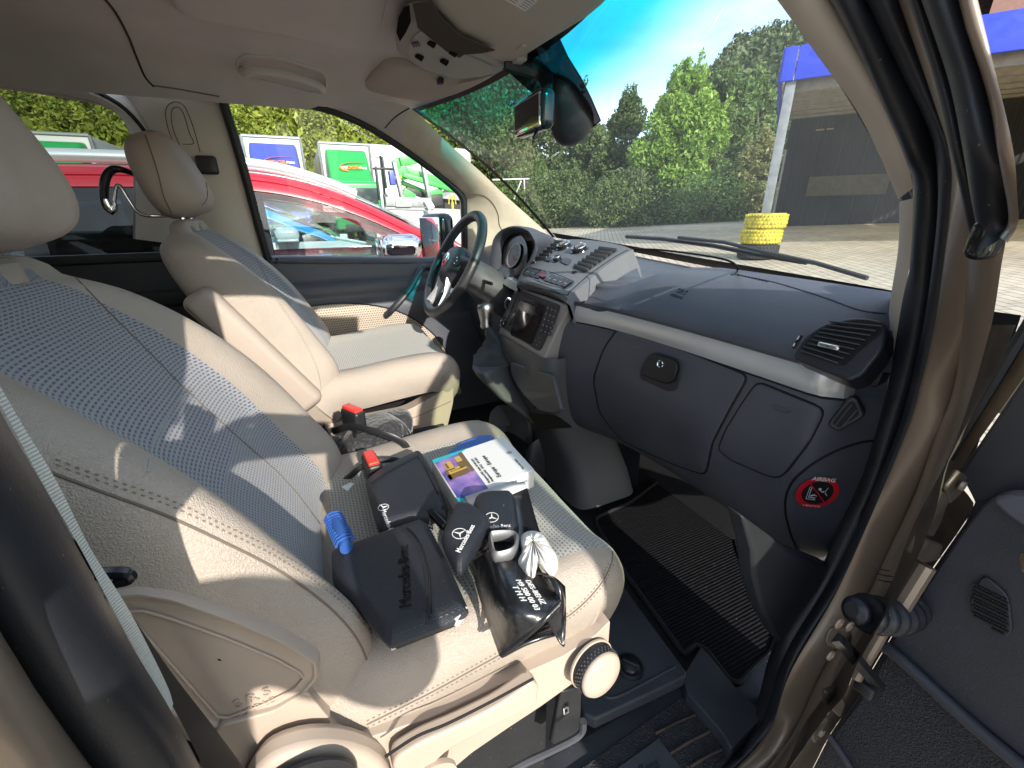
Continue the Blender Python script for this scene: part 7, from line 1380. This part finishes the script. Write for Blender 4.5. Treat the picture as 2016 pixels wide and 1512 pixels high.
# pale wall of the building behind the photographer side is out of frame; nothing else is needed
# ================= the person taking the picture (their shadow falls over the passenger seat) =================
mat('jacket', (.05, .06, .09), .8, bump=('noise', 40), bs=.5, bd=.004); mat('jeans', (.05, .08, .16), .85); mat('skin', (.52, .33, .25), .5); mat('hair', (.06, .04, .03), .7); mat('shoe', (.03, .03, .03), .5)
def person():
    fw = norm(V3(CF[0], CF[1], 0)); Lt = norm(V3(-fw[1], fw[0], 0)); base = V3(CP[0], CP[1], 0)-fw*.52+V3(0, -.02, 0)
    t = thing('person', 'person in dark jacket standing at the open door holding up a phone', 'person', tuple(base))
    N_ = {}; E_ = []
    def j(n, f, l, z, r, par=None, rb=None):
        N_[n] = (base+fw*f+Lt*l+V3(0, 0, z), r, rb or r)
        if par: E_.append((par, n))
    j('pelvis', 0, 0, .93, .145); j('waist', .01, 0, 1.06, .13, 'pelvis'); j('chest', .04, 0, 1.27, .15, 'waist'); j('neck0', .06, 0, 1.42, .07, 'chest'); j('neck', .08, 0, 1.48, .055, 'neck0'); j('jaw', .115, 0, 1.555, .075, 'neck'); j('skull', .10, 0, 1.64, .092, 'jaw'); j('crown', .095, 0, 1.70, .06, 'skull')
    ph = CP-CF*.02
    for s, sd in ((1, 'l'), (-1, 'r')):
        j('sh'+sd, .05, s*.185, 1.385, .062, 'chest'); j('el'+sd, .20, s*.26, 1.17, .045, 'sh'+sd); 
        wr = ph-CR*s*.095-CF*.045-CU*.045
        N_['wr'+sd] = (wr, .027, .027); E_.append(('el'+sd, 'wr'+sd)); pm = ph-CR*s*.085-CF*.030-CU*.005; N_['pm'+sd] = (pm, .026, .030); E_.append(('wr'+sd, 'pm'+sd))
        for k, (du, ln) in enumerate(((.030, .055), (.012, .060), (-.006, .056), (-.024, .046))):
            a_ = pm+CU*du+CR*s*.004; b_ = a_+CF*.028+CR*s*.006; c_ = b_+CR*s*ln*.6+CF*.006
            for nm, p_, r_, pr in (('a', a_, .009, 'pm'+sd), ('b', b_, .0085, f'f{sd}{k}a'), ('c', c_, .007, f'f{sd}{k}b')): N_[f'f{sd}{k}{nm}'] = (p_, r_, r_); E_.append((pr, f'f{sd}{k}{nm}'))
        a_ = pm+CR*s*.02-CU*.010-CF*.004; b_ = a_+CR*s*.028+CU*.014
        for nm, p_, pr in (('a', a_, 'pm'+sd), ('b', b_, f't{sd}a')): N_[f't{sd}{nm}'] = (p_, .0095, .0095); E_.append((pr, f't{sd}{nm}'))
        j('hp'+sd, 0, s*.10, .86, .10, 'pelvis'); j('kn'+sd, .03, s*.11, .48, .062, 'hp'+sd); j('an'+sd, -.02, s*.12, .09, .042, 'kn'+sd); j('to'+sd, .15, s*.13, .035, .034, 'an'+sd)
    names = list(N_); me = bpy.data.meshes.new('person'); me.from_pydata([tuple(N_[n][0]-base) for n in names], [(names.index(a), names.index(c)) for a, c in E_], []); o = bpy.data.objects.new('tmp', me); COL.objects.link(o)
    sk = o.modifiers.new('s', 'SKIN'); sk.use_smooth_shade = True; o.modifiers.new('u', 'SUBSURF').levels = 2
    for i, n in enumerate(names): d = me.skin_vertices[0].data[i]; d.radius = (N_[n][1], N_[n][2]); d.use_root = (n == 'pelvis')
    dg = bpy.context.evaluated_depsgraph_get(); m2 = bpy.data.meshes.new_from_object(o.evaluated_get(dg)); bpy.data.objects.remove(o)
    m2.materials.clear()
    for m in ('jacket', 'jeans', 'skin', 'shoe'): m2.materials.append(MT[m])
    for p in m2.polygons:
        c = np.array(p.center)+base; p.material_index = 3 if c[2] < .08 else 1 if c[2] < .93 else 2 if (c[2] > 1.475 or np.linalg.norm(c-CP) < .17) else 0; p.use_smooth = True
    ob = bpy.data.objects.new('body', m2); COL.objects.link(ob); ob.parent = t
    b = MB(); hc_ = N_['skull'][0]; b.rbox(hc_-fw*.018+V3(0, 0, .018), (.082, .092, .088), .08, frame(Lt, -fw), seg=4); hr_ = b.build('hair', 'hair', t, smooth=80)
    b = MB(); b.tube([N_['jaw'][0]+fw*.070+V3(0, 0, .045), N_['jaw'][0]+fw*.092+V3(0, 0, .020)], [.010, .014], 8); b.build('nose', 'skin', t, smooth=80)
    for s in (-1, 1): b = MB(); b.rbox(N_['jaw'][0]+fw*.066+Lt*s*.030+V3(0, 0, .050), (.011, .006, .006), .005); b.build('eye', 'white_plastic', t); b = MB(); b.rbox(N_['jaw'][0]+Lt*s*.084+V3(0, 0, .035), (.010, .006, .028), .005); b.build('ear', 'skin', t)
    b = MB(); b.rbox(N_['jaw'][0]+fw*.078-V3(0, 0, .012), (.02, .006, .004), .003, frame(Lt, fw)); b.build('mouth', 'pic_red', t)
    p = thing('phone', 'black phone held up by the person at the open door', 'phone', tuple(ph)); b = MB(); b.rbox(ph-CU*.0, (.078, .038, .004), .004, np.stack([CR, CU, -CF], 1)); b.build('phone_body', 'black_gloss', p)
person()
